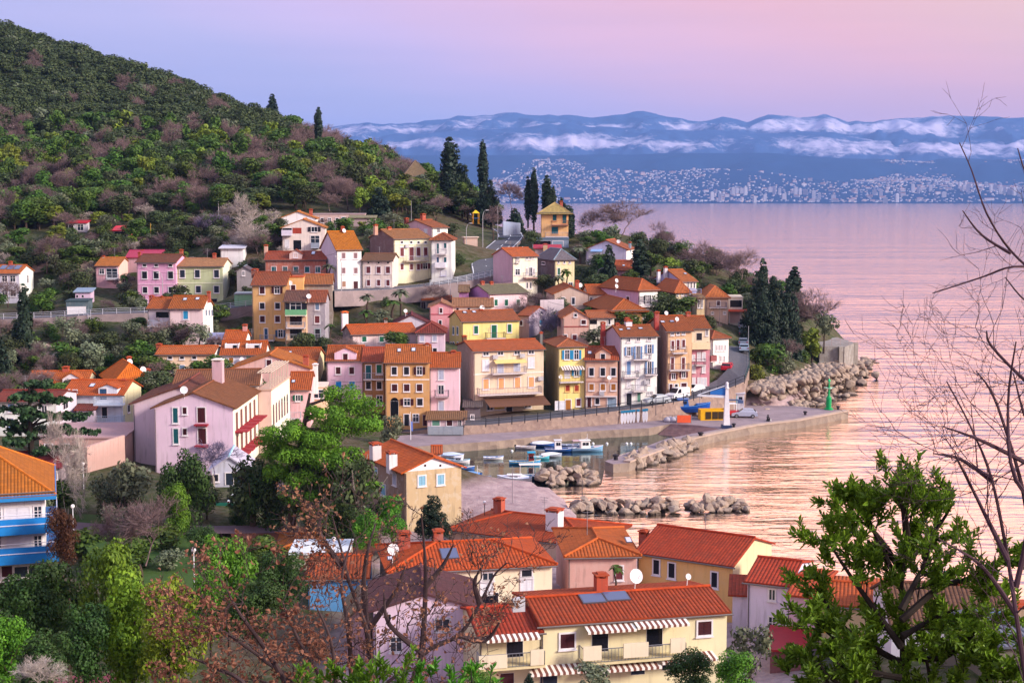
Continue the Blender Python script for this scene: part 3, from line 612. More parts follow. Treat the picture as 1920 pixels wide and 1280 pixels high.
# ---- upper middle
h = House(3, 'low cream house with brown shutters between the white and the big cream house', 222, 545, 620, 925, 284, yr=550, wall='#e4cfc8', rc='#96523e', stain=.5, yaw=-5)
h.win(643, [290, 400, 500], 17, 17, 'k-'); h.win(720, [290, 400, 500], 42, 70, 'r'); h.win(858, [292, 400, 500], 34, 62, 'r')
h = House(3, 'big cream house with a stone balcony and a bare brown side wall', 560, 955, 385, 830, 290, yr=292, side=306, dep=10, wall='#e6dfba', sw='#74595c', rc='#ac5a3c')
h.win(425, [648, 748, 825, 902], 24, 22, 'k'); h.win(527, [650, 826, 903], 38, 92, 'r'); h.win(548, [750], 46, 140, 'r', door=True); h.win(687, [650, 750, 825], 32, 62, 'r'); h.win(680, [898], 44, 58, '+r')
h.balc(690, 930, 622, out=1.4, col='#b5a494'); h.chim(367, 235, 300, .9, '#c08a74'); h.chim(512, 262, 320, .9, '#c7734c'); h.ac(697, 466); h.band(458, '#f0ead0')
h = House(3, 'narrow white house with green shutters and two balconies, joined to the cream house', 960, 1182, 398, 820, 291, 'h', yr=330, wall='#efeaf0', rc='#a5472e', dep=8, yaw=-3)
h.win(490, [1035], 22, 105, 't', door=True); h.win(460, [1113], 26, 54, 't'); h.win(635, [1035], 22, 100, 'b', door=True); h.win(612, [1113], 26, 54, 't'); h.balc(1010, 1125, 550); h.balc(1005, 1120, 692, kind='solid', rc='#e6e4f0'); h.win(755, [1095], 50, 52, '#eeeeff', fc='#c9c9e0')
h = House(3, 'pink and white house with a low red roof standing highest behind the cream house', 970, 1140, 265, 400, 306, yr=190, side=625, dep=12, wall='#efe6e0', sw='#dba6b4', rc='#c25432')
h.chim(875, 120, 190, 1.1); h.chim(697, 165, 215, .9, '#7a2f2a', off=4); h.win(300, [1040], 26, 40, 'n'); h.win(282, [705], 34, 26, 'd', 'L'); h.win(303, [905], 30, 36, 'w', 'L')
h = House(4, 'yellow square villa with a pyramid roof and teal arched windows, above the road bend', 652, 948, 215, 482, 336, 'h', yr=120, wall='#efb466', rc='#c48658', over=.9, dep=9, yaw=-2)
h.win(268, [800], 40, 82, 't', fc='#d8a070'); h.win(282, [905], 42, 108, 't', fc='#d8a070'); h.win(412, [802], 70, 74, 't', fc='#d8a070'); h.balc(765, 948, 352, out=1.2, col='#b07a68', rc='#9a6a60'); h.chim(872, 98, 135, .9); h.balc(700, 948, 478, out=.8)
h = House(4, 'blue grey carport and garage under the yellow villa', 555, 950, 505, 605, 331, 'n', wall='#7d90ae', rc='#5f7690', dep=8, yaw=-2); h.win(560, [665], 190, 72, 'k-'); h.win(555, [835], 110, 56, 'a', door=True)
h = House(4, 'low red roofed pergola hut below the yellow villa', 590, 860, 605, 680, 318, 's', yr=572, wall='#a88a94', rmat=plain('#ab2840', .5), dep=4); h.chim(700, 555, 590, 1.2, '#c4a078', face='F')
h = House(4, 'pink and cream house beside the road bend with a satellite dish on the ridge', 345, 615, 690, 1090, 283, yr=605, side=142, dep=9, wall='#efe2cc', sw='#c497b0', rc='#c74e28')
h.win(708, [402], 20, 38, 'n'); h.win(703, [502, 540], 20, 34, 'n'); h.win(700, [576], 10, 30, 'n'); h.win(857, [403], 44, 60, 'n'); h.win(850, [502, 577], 9, 58, 'k'); h.win(855, [543], 30, 90, 'n', door=True); h.balc(485, 612, 918, out=1.2, col='#b08a80'); h.win(1000, [505, 542], 14, 60, 'k'); h.dish(460, 607, .7); h.balc(388, 425, 755, out=.5)
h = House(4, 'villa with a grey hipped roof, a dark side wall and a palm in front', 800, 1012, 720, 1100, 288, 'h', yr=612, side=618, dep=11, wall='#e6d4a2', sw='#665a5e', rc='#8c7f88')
h.win(752, [843, 905, 962], 13, 20, 'k'); h.win(850, [845], 24, 70, 'g'); h.win(990, [970], 38, 40, 'n'); h.win(762, [682], 34, 20, 'k', 'L'); h.win(870, [683], 50, 120, '#777077', 'L', fc='#8a8088'); h.win(1000, [682], 42, 22, 'k', 'L')
h = House(4, 'lilac white house with a blue awning near the bare trees on the point', 1135, 1570, 612, 780, 311, 'f', yr=522, side=1655, dep=9, wall='#c1bde0', sw='#e6e0ea', rc='#c4543a')
h.win(668, [1230], 120, 56, 'w'); h.awning(1195, 1318, 612, 1.2, .4, '#8fb0e0', '#8fb0e0'); h.dish(1485, 530, .7, face='F', off=-3); h.chim(1607, 535, 600, .6, '#8faac4', face='F', off=-4)
h = House(4, 'red roofed mauve house between the two conifers', 1440, 1640, 838, 960, 298, yr=740, wall='#ae7890', rc='#cf4c28', dep=8); h.sky(1540, 795, 30, 14)
h = House(4, 'beige gabled house with navy shutters behind the white terrace balustrade', 790, 1160, 1092, 1240, 272, 'f', yr=1014, wall='#c8aa9e', rc='#cf5228', dep=11, yaw=6)
h.win(1167, [893, 1000], 30, 72, 'K'); h.chim(1040, 948, 1045, .9, off=-2); h.dish(1075, 997, .75, off=-2)
h = House(4, 'cream wing with an orange hipped roof right of the beige gable', 1165, 1360, 1095, 1210, 274, yr=1000, wall='#ecdccb', rc='#cf5228', dep=8, yaw=6); h.win(1150, [1190], 24, 44, 'n'); h.win(1130, [1303], 24, 30, 'n')
h = House(8, 'pink and purple long house with three green shutters and a brown roof', 350, 680, 230, 395, 272, yr=156, side=172, dep=9, wall='#eec0d0', sw='#b873b8', rc='#8a6454')
h.win(307, [411, 500, 601], 27, 52, 'g'); h.chim(295, 125, 175, .8); h.chim(372, 128, 165, .8)
h = House(8, 'purple annex left of the long pink house', 95, 178, 215, 300, 275, yr=165, wall='#a868a8', rc='#955a48', dep=7)
h = House(3, 'narrow pink gabled house above the yellow house', 948, 1195, 1118, 1560, 264, 'f', yr=1068, wall='#dd8a98', rc='#b86450', dep=8, yaw=2)
h.win(1155, [1068], 28, 50, 'd'); h.win(1285, [1060], 28, 48, 'k'); h.band(1198, '#b85a68')
h = House(3, 'low cream house under a long weathered roof behind the pink gable', 1195, 1625, 1112, 1200, 268, yr=1030, wall='#e8dccb', rc='#b0604a', dep=8, yaw=2); h.win(1142, [1245, 1365], 26, 28, 'k'); h.dish(1510, 1125, .8, face='F', off=.5)
h = House(3, 'dark fronted house with an orange roof just under the road railing', 870, 1180, 1045, 1200, 281, yr=970, wall='#5f6470', rc='#cf4a1c', dep=7, yaw=8); h.win(1120, [865 + 15], 50, 110, 'k-'); h.dish(1202, 1022, .6)
h = House(7, 'small white gabled house with a maroon roof and a satellite dish', 692, 1000, 228, 310, 258, 'f', yr=155, wall='#c8bdd2', rc='#7a2830', dep=8, yaw=4); h.chim(797, 130, 180, .5, '#c9c0cf'); h.dish(790, 112, .6, face='F', off=-1.5); h.chim(606, 180, 240, .8, '#d0b4b4')
# ---- middle
h = House(1, 'pale pink house with a bright blue window and two roof lights', 1450, 1738, 905, 1210, 248, yr=805, side=1822, dep=8, wall='#e6c8d2', sw='#efe4ee', rc='#c2501e')
h.win(962, [1592], 40, 70, 's'); h.win(1112, [1594], 36, 66, 'd'); h.sky(1583, 835, 34, 20); h.sky(1690, 830, 34, 20); h.win(1178, [35, 67, 97], 12, 58, 'b', 'R', t=2); h.win(337, [67], 14, 60, 'd', 'R', t=6); h.chim(1790, 762, 812, .7)
h = House(1, 'balconied white wing with a dish on its orange roof, left of the pale pink house', 1265, 1448, 905, 1215, 250, yr=818, wall='#c9bccb', rc='#b84a24', dep=7, yaw=-4)
h.win(960, [1392], 110, 50, 'k-'); h.win(1112, [1408], 34, 62, 'd'); h.balc(1268, 1450, 1058, out=1.4, rc='#a8b8cc'); h.balc(1270, 1450, 1198, out=1.4, rc='#a8b8cc'); h.dish(1303, 838, .7); h.chim(1385, 800, 850, .35, '#c98868'); h.chim(1300, 795, 825, .9)
h = House(6, 'low grey blue shed below the pale pink house', 50, 215, 435, 520, 238, 's', yr=375, wall='#5f7796', rmat=plain('#8a90b8', .5), dep=5); h.win(478, [100, 180], 60, 36, 'k')
h = House(6, 'small white loft with a short orange roof and a chimney with arched cap', 228, 452, 437, 570, 238, yr=347, side=508, dep=6, wall='#d9d6ea', sw='#eee8f0', rc='#cc4c1c'); h.win(487, [367], 38, 98, 'k', door=True); h.chim(453, 275, 350, .9, '#cf8a88')
h = House(6, 'white row house with an orange roof cut by two white terraces', 190, 664, 600, 800, 228, yr=463, side=712, dep=8, wall='#d3d2ea', sw='#e8e2e8', rc='#cc4c1c')
h.win(660, [305], 46, 58, 'o'); h.win(642, [493], 48, 46, 'G'); h.dish(420, 648, .6, face='F', off=.5)
def terrace(x0, x1, y0, y1):
    a = h.hit(x0, y1, 'A'); b = h.hit(x1, y0, 'A'); k = h.rise / (h.dep / 2); mb = MB()
    mb.box((a[0], a[1], h.H + a[1] * k), (b[0], b[1] + .2, h.H + b[1] * k - .1)); mb.box((a[0] - .1, a[1] - .1, h.H + a[1] * k), (a[0], b[1] + .2, h.H + b[1] * k)); mb.box((b[0], a[1] - .1, h.H + a[1] * k), (b[0] + .1, b[1] + .2, h.H + b[1] * k))
    mb.box((a[0] + .6 * (b[0] - a[0]), a[1] - .05, h.H + a[1] * k + .2), (a[0] + .9 * (b[0] - a[0]), a[1] - .003, h.H + b[1] * k - .2), 1)
    mb.build('roof_terrace', [plaster('#dcdcf0', .1), glass()], h.roofo)
terrace(245, 395, 470, 540); terrace(470, 630, 470, 540)
h = House(6, 'pale yellow gable ended house with two roof lights, right of the roof terraces', 740, 1222, 652, 800, 226, yr=533, side=1300, dep=8, wall='#d9c8a0', sw='#e3cf9c', rc='#c04a20'); h.sky(828, 588, 34, 28); h.sky(933, 588, 34, 28); h.chim(1105, 600, 655, 1.1)
h = House(11, 'cream house with slate blue shutters and three attic windows', 352, 866, 18, 262, 225, yr=-48, side=934, dep=8, wall='#edc8a8', sw='#efe9ea', rc='#cf5426')
h.win(50, [475, 582, 692], 34, 22, 'k'); h.win(150, [478, 583, 800], 42, 62, 'm'); h.win(172, [693], 42, 112, 'm', door=True); h.balc(590, 760, 236, out=1.1, rc='#9a98a8'); h.chim(375, -75, -40, 1.0)
h = House(6, 'wide salmon gable wall with dark streaks and one maroon window', 300, 1145, 752, 960, 215, 'f', yr=606, wall='#e2aca8', rc='#cc5a24', dep=9, yaw=2, stain=.6); h.win(685, [710], 50, 62, 'd'); h.chim(1105, 605, 680, 1.0, off=-3)
h = House(11, 'pink house with a green shuttered window behind the hotel', 1545, 1732, 335, 640, 206, yr=187, wall='#ecb0ba', rc='#c24a22', dep=8, yaw=2); h.win(412, [1625], 36, 50, '+g'); h.sky(1583, 272, 34, 24); h.balc(1550, 1650, 600, out=1.2)
h = House(11, 'small yellow entrance pavilion with an arched window beside the pink house', 1735, 1880, 318, 640, 212, 'n', wall='#e8c69c', rc='#e0d0c4', dep=5); h.win(375, [1810], 84, 70, 'n'); h.chim(1782, 105, 320, .9, '#efe4e8', face='F', cc='#efe4e8')
# hotel
h = House(11, 'left wing of the lilac pink hotel, set back from its end gable', 142, 980, 462, 1060, 182, 'f', yr=318, wall='#cdb2c8', rc='#8c3a30', dep=14, over=.5, yaw=2); h.dish(505, 343, .5, face='F', off=-3)
h = House(11, 'lilac pink hotel with a wide end gable, brown tiled roof and red balconies', 332, 1040, 500, 1110, 175, 'f', yr=370, side=1262, dep=16, wall='#dcbcda', sw='#efe2cf', rc='#93452c', over=.45, below=4)
h.win(568, [523], 42, 132, 't'); h.win(755, [528], 42, 132, 't'); h.win(526, [606], 34, 58, 'd'); h.win(715, [608], 34, 56, 'd'); h.win(565, [757], 68, 132, 'd', door=True); h.win(755, [764], 70, 138, 'd', door=True)
h.balc(690, 810, 652, kind='slab', col='#8f2030', out=.9); h.balc(695, 815, 842, kind='slab', col='#8f2030', out=.9)
for i in range(5):
    for zt in (h.H - 3.05, h.H - 5.95):
        v0 = 1.3 + i * 2.85; mbx = MB(); h.wbox(mbx, 'R', v0 - .12, v0 + 1.32, .004, .06, zt, zt + 2.3); d_ = mbx.build('door', plain('#e8ded8', .7), h.root)
        mbx = MB(); h.wbox(mbx, 'R', v0, v0 + 1.2, .0603, .085, zt, zt + 2.2); mbx.build('door_leaf', plain('#6f4a48', .6), d_)
        h.balc_at(v0 - .4, v0 + 1.6, zt, 'R', 1.6, 'slab', '#9c2c38')
h.dish(600, 340, .8, face='F', off=.2)
h.chim(905, 62, 215, 1.9, '#caa0b0', face='F', off=-12, cc='#e6dcd8')
h = House(11, 'second stretch of the hotel with arched openings and a trellised roof terrace', 1268, 1385, 345, 900, 191, 'n', side=1548, dep=14, wall='#e3bcb0', sw='#efe4d0', rc='#c9a898')
for i in range(6):
    v0 = .8 + i * 2.1; mbx = MB(); h.wbox(mbx, 'R', v0, v0 + 1.1, .004, .03, h.H - 4.9, h.H - 2.6); f_ = h.frame('R')
    c_ = [f_(v0 + .55 + .55 * math.cos(a), .03, h.H - 2.6 + .55 * math.sin(a)) for a in np.linspace(0, math.pi, 9)]; mbx.face(c_); mbx.build('arched_window', glass('#3a3038'), h.root)
mbx = MB()
for i in range(8):
    v = .2 + i * 1.9; mbx.box((h.W - .25, v, h.H + .22), (h.W - .1, v + .12, h.H + 2.3)); mbx.box((-.2, v, h.H + 2.3), (h.W, v + .12, h.H + 2.42))
for k_ in range(5): mbx.box((k_ * h.W / 4 - .1, .1, h.H + 2.4203), (k_ * h.W / 4, h.dep, h.H + 2.5))
mbx.build('roof_trellis', plain('#cdbcae', .8), h.root)
h = House(11, 'middle part of the hotel under the long brown roof', 500, 1268, 310, 900, 190, yr=165, wall='#e6c8c0', rc='#93452c', dep=16, yaw=8)
h = House(11, 'blue white garden annex with a glass door at the foot of the hotel', 850, 1165, 1055, 1190, 165, 'f', yr=945, wall='#bfc0dc', rc='#b8b6cc', rmat=plain('#b9b5cb', .6), dep=7); h.win(1140, [1047], 140, 105, 'n', door=True); h.win(1130, [885], 44, 60, 'k')
# ---- front row on the quay
h = House(7, 'lilac row house with a curved gable and bright blue shutters', 62, 388, 570, 940, 223, yr=440, wall='#dfb8d6', rc='#c24c22', dep=8, yaw=2)
h.dormer(234, 572, 200, 498, 452, '#dfb8d6', 'd', (42, 60), wy=537); h.win(662, [168, 293], 42, 62, 'd'); h.win(800, [172, 296], 50, 74, 'S'); h.chim(403, 470, 560, .8, '#c98a60')
h = House(7, 'narrow brown row house with teal shutters', 392, 592, 578, 1010, 222.5, yr=456, wall='#a06f3c', rc='#b84028', dep=8, yaw=2)
h.win(675, [447], 48, 122, 't', door=True); h.win(650, [546], 48, 84, 'g'); h.balc(402, 588, 742, out=.9); h.win(798, [447, 547], 44, 68, 'k'); h.win(935, [450], 48, 78, '#b9a7a2'); h.win(937, [550], 48, 84, 'n')
h = House(7, 'orange ochre row house with a dark arched passage and flags', 600, 1008, 585, 1200, 218, yr=433, wall='#cf9650', rc='#c9552a', dep=8, yaw=1)
h.sky(730, 484, 36, 30); h.sky(862, 478, 40, 32); h.band(747, '#efe0d6'); h.win(664, [685, 798], 46, 70, 'k'); h.win(663, [918], 44, 70, '+d'); h.win(820, [688, 800, 918], 50, 64, 'd'); h.win(952, [803], 52, 60, '+d'); h.win(952, [922], 50, 64, 'k')
h.win(1020, [688], 72, 150, 'k-', door=True); h.win(1118, [800], 44, 105, 'k', door=True); h.win(1098, [884], 48, 66, 'n'); h.win(1120, [968], 36, 100, 'd-', door=True); h.chim(990, 410, 500, .7, '#d9c6c0')
mbx = MB(); c_ = h.hit(688, 946); u_ = (h.hit(724, 946)[0] - h.hit(652, 946)[0]) / 2
mbx.face([(c_[0] + u_ * math.cos(a), -.02, c_[2] + u_ * math.sin(a)) for a in np.linspace(0, math.pi, 11)]); mbx.build('arch', glass('#14151f'), h.root)  # dark half disc painted in for the passage's shaded arch
h = House(7, 'narrow pink row house with one railed balcony', 1010, 1285, 632, 1240, 219, yr=505, wall='#e9bed2', rc='#c04a22', dep=8, yaw=1, stain=.15)
h.win(700, [1117], 46, 88, 'W'); h.win(838, [1117], 46, 78, 'n', door=True); h.win(985, [1118], 46, 84, 'W'); h.balc(1062, 1190, 903, out=1.0, col='#b8a0a8', rc='#7f7480'); h.chim(1232, 478, 545, .9)
h = House(7, 'low tiled roof annex with a grey parapet on the quay', 992, 1335, 1115, 1255, 213, 's', yr=1062, wall='#c9aab6', rc='#a05a42', dep=5, yaw=1)
h.win(1145, [1070], 68, 50, 'G'); h.win(1145, [1195], 50, 50, 'd'); h.win(1145, [1290], 26, 50, 'n'); mbx = MB(); a = h.hit(1010, 1228); mbx.box((.1, -1.6, a[2] - .2), (h.W - .2, -1.45, a[2] + 1.1)); mbx.box((.1, -1.45, a[2] - .2), (h.W - .2, -.01, a[2] - .05)); mbx.build('parapet', plaster('#8590a2', .3), h.root)
h = House(7, 'small dark stone store with one white window between pink house and restaurant', 1335, 1480, 1000, 1150, 222, 's', yr=960, wall='#6a5f68', rc='#6f6468', dep=5); h.win(1090, [1405], 26, 36, 'n')
h = House(8, 'large beige restaurant house with a brown awning over its terrace', 218, 820, 722, 1225, 226, yr=634, side=78, dep=10, wall='#dcc2a6', sw='#8f7a72', rc='#bf4a26')
h.win(745, [325], 44, 26, 'n'); h.win(741, [450], 44, 26, 'n'); h.win(735, [592], 44, 26, 'n'); h.win(731, [713], 44, 26, 'n'); h.win(843, [323], 48, 84, 'w'); h.win(820, [713], 46, 82, 'w'); h.win(862, [450], 50, 92, 'W', door=True); h.win(852, [592], 50, 90, 'W', door=True)
h.awning(388, 660, 795, 1.2, .3, '#e6cf8a', '#e6cf8a', stripes=False); h.balc(385, 672, 912, out=1.2); h.band(932, '#efe4dc'); h.win(1005, [325], 46, 84, 'O'); h.win(1000, [455], 46, 92, 'O', door=True); h.win(993, [595], 46, 90, 'O', door=True); h.win(987, [713], 46, 84, 'O')
h.balc(268, 800, 1088, out=1.5, rc='#8f7f88'); h.awning(300, 818, 1112, 3.6, .9, '#6b4a3c', '#6b4a3c', stripes=False); h.win(1195, [360], 46, 62, 'n'); h.win(1198, [525], 50, 84, 'k', door=True); h.win(1175, [685], 50, 58, 'n'); h.win(1192, [440], 90, 56, '#d9b05a-'.replace('-', '')); h.ac(402, 770); h.ac(633, 760); h.ac(790, 955)
h.chim(508, 636, 700, 2.0, '#8a7064'); h.dish(467, 648, .6); h.chim(798, 560, 640, .5, '#777')
h = House(8, 'yellow corner house with a striped awning and a hipped roof', 945, 1172, 684, 1235, 229, 'h', yr=612, side=835, dep=9, wall='#f0d470', sw='#94814e', rc='#b45034')
h.win(753, [1020, 1100], 34, 78, '+s'); h.win(905, [1022], 38, 108, 'w', door=True); h.win(900, [1102], 34, 74, '+s'); h.win(1040, [1025, 1103], 34, 50, 'R', fc='#e0b878'); h.awning(965, 1155, 850, 1.2, .35, '#efe6e0', '#8a7a80'); h.balc(960, 1160, 985, out=1.1, rc='#b0a060'); h.win(1183, [1030], 44, 86, 'o', door=True); h.win(1162, [1118], 36, 60, 'r'); h.win(1188, [962], 80, 66, '#d9dcea'); h.dish(966, 945, .6, face='F', off=.4)
h = House(8, 'peach row house with a dormer and tan shutters, between yellow and white houses', 1175, 1455, 797, 1205, 229.5, yr=690, wall='#d8a68e', rc='#b04028', dep=8, yaw=-2)
h.dormer(1328, 800, 130, 745, 702, '#d8a68e', 'k', (36, 56), wy=775); h.win(900, [1230, 1327, 1418], 38, 66, 'k'); h.win(1030, [1230, 1327, 1418], 38, 54, 'o'); h.band(978, '#b98a80'); h.win(1162, [1210], 32, 86, 'd', door=True); h.win(1152, [1280], 34, 50, 'k'); h.win(1160, [1405], 74, 78, 'a', door=True); h.dish(1383, 950, .6, face='F', off=.4); h.ac(1318, 1082); h.sky(1215, 745, 34, 24); h.balc(1178, 1450, 1108, out=.5, kind='slab')
h = House(9, 'tall white house with blue shutters, balconies and a brick red flue', 290, 606, 690, 1262, 230, yr=600, side=165, dep=9, wall='#e8e4f4', sw='#b39ab4', rc='#b24a26', stain=.12)
h.win(720, [360], 24, 28, 'n'); h.win(712, [443], 24, 28, 'n'); h.win(706, [537], 24, 28, 'n'); h.win(815, [360], 26, 74, '+B'); h.win(828, [440], 28, 112, '+B', door=True); h.win(796, [538], 28, 74, '+B'); h.balc(402, 552, 884, rc='#6f6a7c'); h.win(958, [360], 32, 112, 'B', door=True); h.win(950, [440], 30, 70, 'w'); h.win(955, [537], 28, 104, '+B', door=True)
h.balc(322, 446, 1040, rc='#6f6a7c'); h.balc(505, 606, 1014, rc='#6f6a7c'); h.win(1090, [360], 30, 64, 'w'); h.win(1100, [440], 32, 100, 'w', door=True); h.win(1075, [525], 34, 44, 'n'); h.balc(400, 515, 1155, rc='#8f8a98'); h.win(1225, [362], 44, 100, 'k', door=True); h.win(1210, [447], 28, 76, 'G', door=True); h.ac(510, 1078); h.win(1175, [525, 545, 562], 10, 26, 'n')
h.chim(140, 566, 780, .9, '#a83026', face='L', off=.5); h.chim(357, 548, 612, 1.5, '#d8d4e2'); h.sky(297, 640, 34, 12); h.sky(363, 632, 34, 12); h.sky(465, 628, 38, 12); h.chim(262, 575, 615, .7)
h = House(9, 'orange peach house with a dark left side wall, right of the tall white house', 690, 903, 642, 1195, 233, yr=518, side=520, dep=12, wall='#e2b080', sw='#8a6e60', rc='#c04c22')
h.win(665, [735], 20, 22, 'n'); h.win(661, [783], 20, 22, 'n'); h.win(657, [830], 20, 22, 'n'); h.win(762, [737], 24, 72, 'r'); h.win(760, [783], 24, 84, 'r', door=True); h.win(750, [830], 24, 66, 'r'); h.balc(742, 860, 828, rc='#9a8a80'); h.win(920, [735, 828], 26, 100, 'r', door=True); h.balc(715, 885, 975, rc='#9a8a80'); h.win(1030, [743], 28, 48, '+r'); h.win(1015, [831], 28, 48, '+r'); h.win(1122, [722], 26, 50, 'd', door=True); h.win(1115, [768], 24, 36, 'k'); h.win(1112, [833], 46, 50, 'd')
h.chim(600, 478, 590, .9, '#a83026', off=-3); h.dish(775, 540, .6, face='F', off=-3); h.dish(683, 488, .6); h.sky(655, 572, 36, 14); h.sky(735, 568, 36, 14); h.chim(345, 530, 570, .9)
h = House(9, 'pink house with a cream loggia floor and white shutters, next to the orange peach one', 905, 1056, 800, 1135, 239, 'n', wall='#cf7d94', rc='#e0c8b0', dep=9, yaw=8, stain=.5)
h.win(860, [962, 1003], 22, 64, 'w'); h.win(965, [918, 1003], 22, 58, 'w'); h.balc(938, 1022, 932, rc='#8a7480'); h.win(1075, [918, 963, 985, 1015], 18, 60, 'w'); h.win(870, [915], 16, 40, 'w')
h = House(9, 'cream top storey with a long roof terrace above the pink house', 890, 1056, 618, 800, 239.6, yr=520, wall='#e6ceb0', rc='#bc4c24', dep=9, yaw=8, below=.2, ground=False); h.balc(900, 1056, 790, kind='solid', col='#e6d2b0', rc='#e6d2b0', out=1.4); h.win(690, [965], 46, 60, 'k-'); h.win(655, [1030], 14, 50, 'n'); h.chim(870, 480, 530, .9)
h = House(9, 'white house with small brown roofs along the curving street', 1075, 1218, 705, 965, 251, 'h', yr=640, wall='#efe6e6', rc='#a8482e', dep=8, yaw=28)
h.win(785, [1112, 1135, 1158, 1185], 9, 44, 'n'); h.win(880, [1148, 1177], 10, 46, 'n'); h.balc(1060, 1110, 900, kind='solid', rc='#8a4a50'); h.win(1000, [1095], 14, 50, 'k')
# ---- second row, right
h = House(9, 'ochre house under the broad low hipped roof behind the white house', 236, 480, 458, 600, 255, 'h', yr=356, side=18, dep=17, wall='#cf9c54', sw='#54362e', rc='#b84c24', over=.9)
h.win(470, [308, 358, 412], 12, 20, 'k'); h.win(550, [268, 308, 410], 16, 32, 'n')
h = House(9, 'lilac and white house with a hipped roof and two dishes', 445, 608, 290, 540, 264, 'h', yr=192, side=118, dep=14, wall='#efe6e6', sw='#c49cc4', rc='#c4502a')
h.win(372, [468], 20, 54, '+k'); h.win(372, [520], 22, 74, '+k'); h.balc(455, 608, 428, rc='#9f94a4'); h.win(492, [522], 36, 58, 'r'); h.win(365, [355], 24, 34, 'd', 'L'); h.dish(257, 210, .65, face='F', off=-2); h.dish(257, 258, .65, face='F', off=-1)
h = House(9, 'stone and cream house with a pale blue loggia window', 762, 880, 300, 520, 272, 'h', yr=208, side=602, dep=11, wall='#e3ceaa', sw='#655c64', rc='#bf5230')
h.win(325, [780, 820, 850], 9, 28, 'n'); h.win(405, [780, 820, 850], 9, 58, 'W'); h.win(408, [680], 42, 96, 's', 'L', fc='#8f8fa8'); h.balc(800, 890, 470, kind='solid', rc='#d8ccd4')
h = House(9, 'blue white lower house front beside the stone and cream house', 880, 942, 300, 525, 273, 'n', wall='#aeb4e6', rc='#c0b8d0', dep=6); h.balc(880, 985, 325, rc='#9aa0c0')
h = House(9, 'lilac gabled house with a navy verge and orange roof, rearmost by the trees', 820, 940, 218, 330, 279, yr=122, side=580, dep=12, wall='#efdfcb', sw='#a09acc', rc='#cf5a2e')
h.win(250, [868, 895, 922], 10, 46, 'k'); h.chim(617, 120, 190, .7, '#c9c9d8'); h.chim(676, 90, 150, .8, '#bfbccb'); h.sky(850, 158, 26, 10)
h = House(9, 'narrow beige house with two tall dark windows', 945, 1012, 362, 555, 268, yr=333, wall='#d8ba8c', rc='#b06a4c', dep=7, yaw=6); h.win(410, [960, 988], 9, 62, 'k')
h = House(9, 'beige hipped house at the top of the street with a maroon shutter', 1025, 1215, 352, 560, 276, 'h', yr=258, wall='#c2a092', rc='#cf5c34', dep=9, yaw=4); h.win(403, [1130], 26, 38, 'd'); h.win(487, [1078, 1182], 16, 16, 'n'); h.balc(1055, 1200, 440, rc='#7a7080', out=.7)
h = House(9, 'cream garage with an orange canopy at the head of the street', 1218, 1338, 360, 575, 280, 'n', wall='#dcd0c4', rc='#cdbfae', dep=7); h.win(408, [1280], 100, 60, 'k-'); h.win(522, [1270], 84, 100, '#c4a8a8', door=True); h.awning(1205, 1380, 455, 1.8, .2, '#b84a34', '#b84a34', stripes=False)
h = House(8, 'pink gabled house with a brick string course, behind the white house', 985, 1205, 436, 700, 250, 'f', yr=372, wall='#d4a296', rc='#bf5434', dep=10, yaw=4, stain=.4); h.win(415, [1093], 22, 24, 'k'); h.win(475, [1162], 38, 36, 'd'); h.win(600, [1005], 30, 34, 'd'); h.win(605, [1085], 36, 44, 'r'); h.band(520, '#9c4a48')
h = House(8, 'white wing with a dark loggia right of the pink gabled house', 1207, 1425, 436, 620, 252, yr=384, wall='#ecdfd8', rc='#bf5434', dep=8, yaw=4); h.win(473, [1246], 62, 38, 'k-'); h.win(472, [1383], 16, 40, 'k'); h.chim(1440, 470, 560, .8, '#b03a2c')
h = House(8, 'yellow house with green shutters and a potted balcony', 118, 610, 468, 690, 252, yr=380, side=12, dep=9, wall='#ecd976', sw='#cdb45c', rc='#bc5030')
h.win(540, [240], 34, 66, 'g'); h.win(555, [395], 44, 110, 'g', door=True); h.win(527, [527], 32, 66, 'g'); h.balc(333, 492, 612, rc='#6a5f4c', out=1.2); h.win(547, [48, 83], 12, 62, 't', 'L'); h.win(668, [30, 50, 84], 10, 42, 't', 'L'); h.sky(148, 398, 32, 16); h.sky(228, 394, 32, 16); h.chim(140, 590, 690, .9, '#6f4a38', face='F', off=.5); h.chim(285, 365, 410, .7)
h = House(8, 'lilac grey side-on house with one blue window behind the wisteria', 602, 695, 416, 600, 262, yr=347, side=862, dep=9, wall='#c69aa0', sw='#9c8aa6', rc='#b84a2c'); h.win(475, [797], 26, 42, 's', 'R'); h.win(393, [795], 12, 26, 'k', 'R'); h.win(482, [628], 22, 38, 'd')
h = House(7, 'long stained white house with three green shutters and a white flue', 292, 890, 328, 470, 240, yr=240, side=208, dep=7, wall='#dcc0c8', sw='#75686e', rc='#c84a1e', stain=.8)
h.win(372, [408, 568, 783], 40, 48, 'g'); h.chim(228, 118, 260, 1.5, '#e3dce8', face='L', off=-.5, cc='#d86a30')
h = House(7, 'pale lilac house with two white shuttered windows and a maroon hipped roof', 895, 1150, 312, 520, 239, 'h', yr=222, wall='#d8bcd6', rc='#983228', dep=8, yaw=2); h.win(362, [943, 1057], 38, 58, 'W'); h.win(478, [1060], 36, 44, 'k')
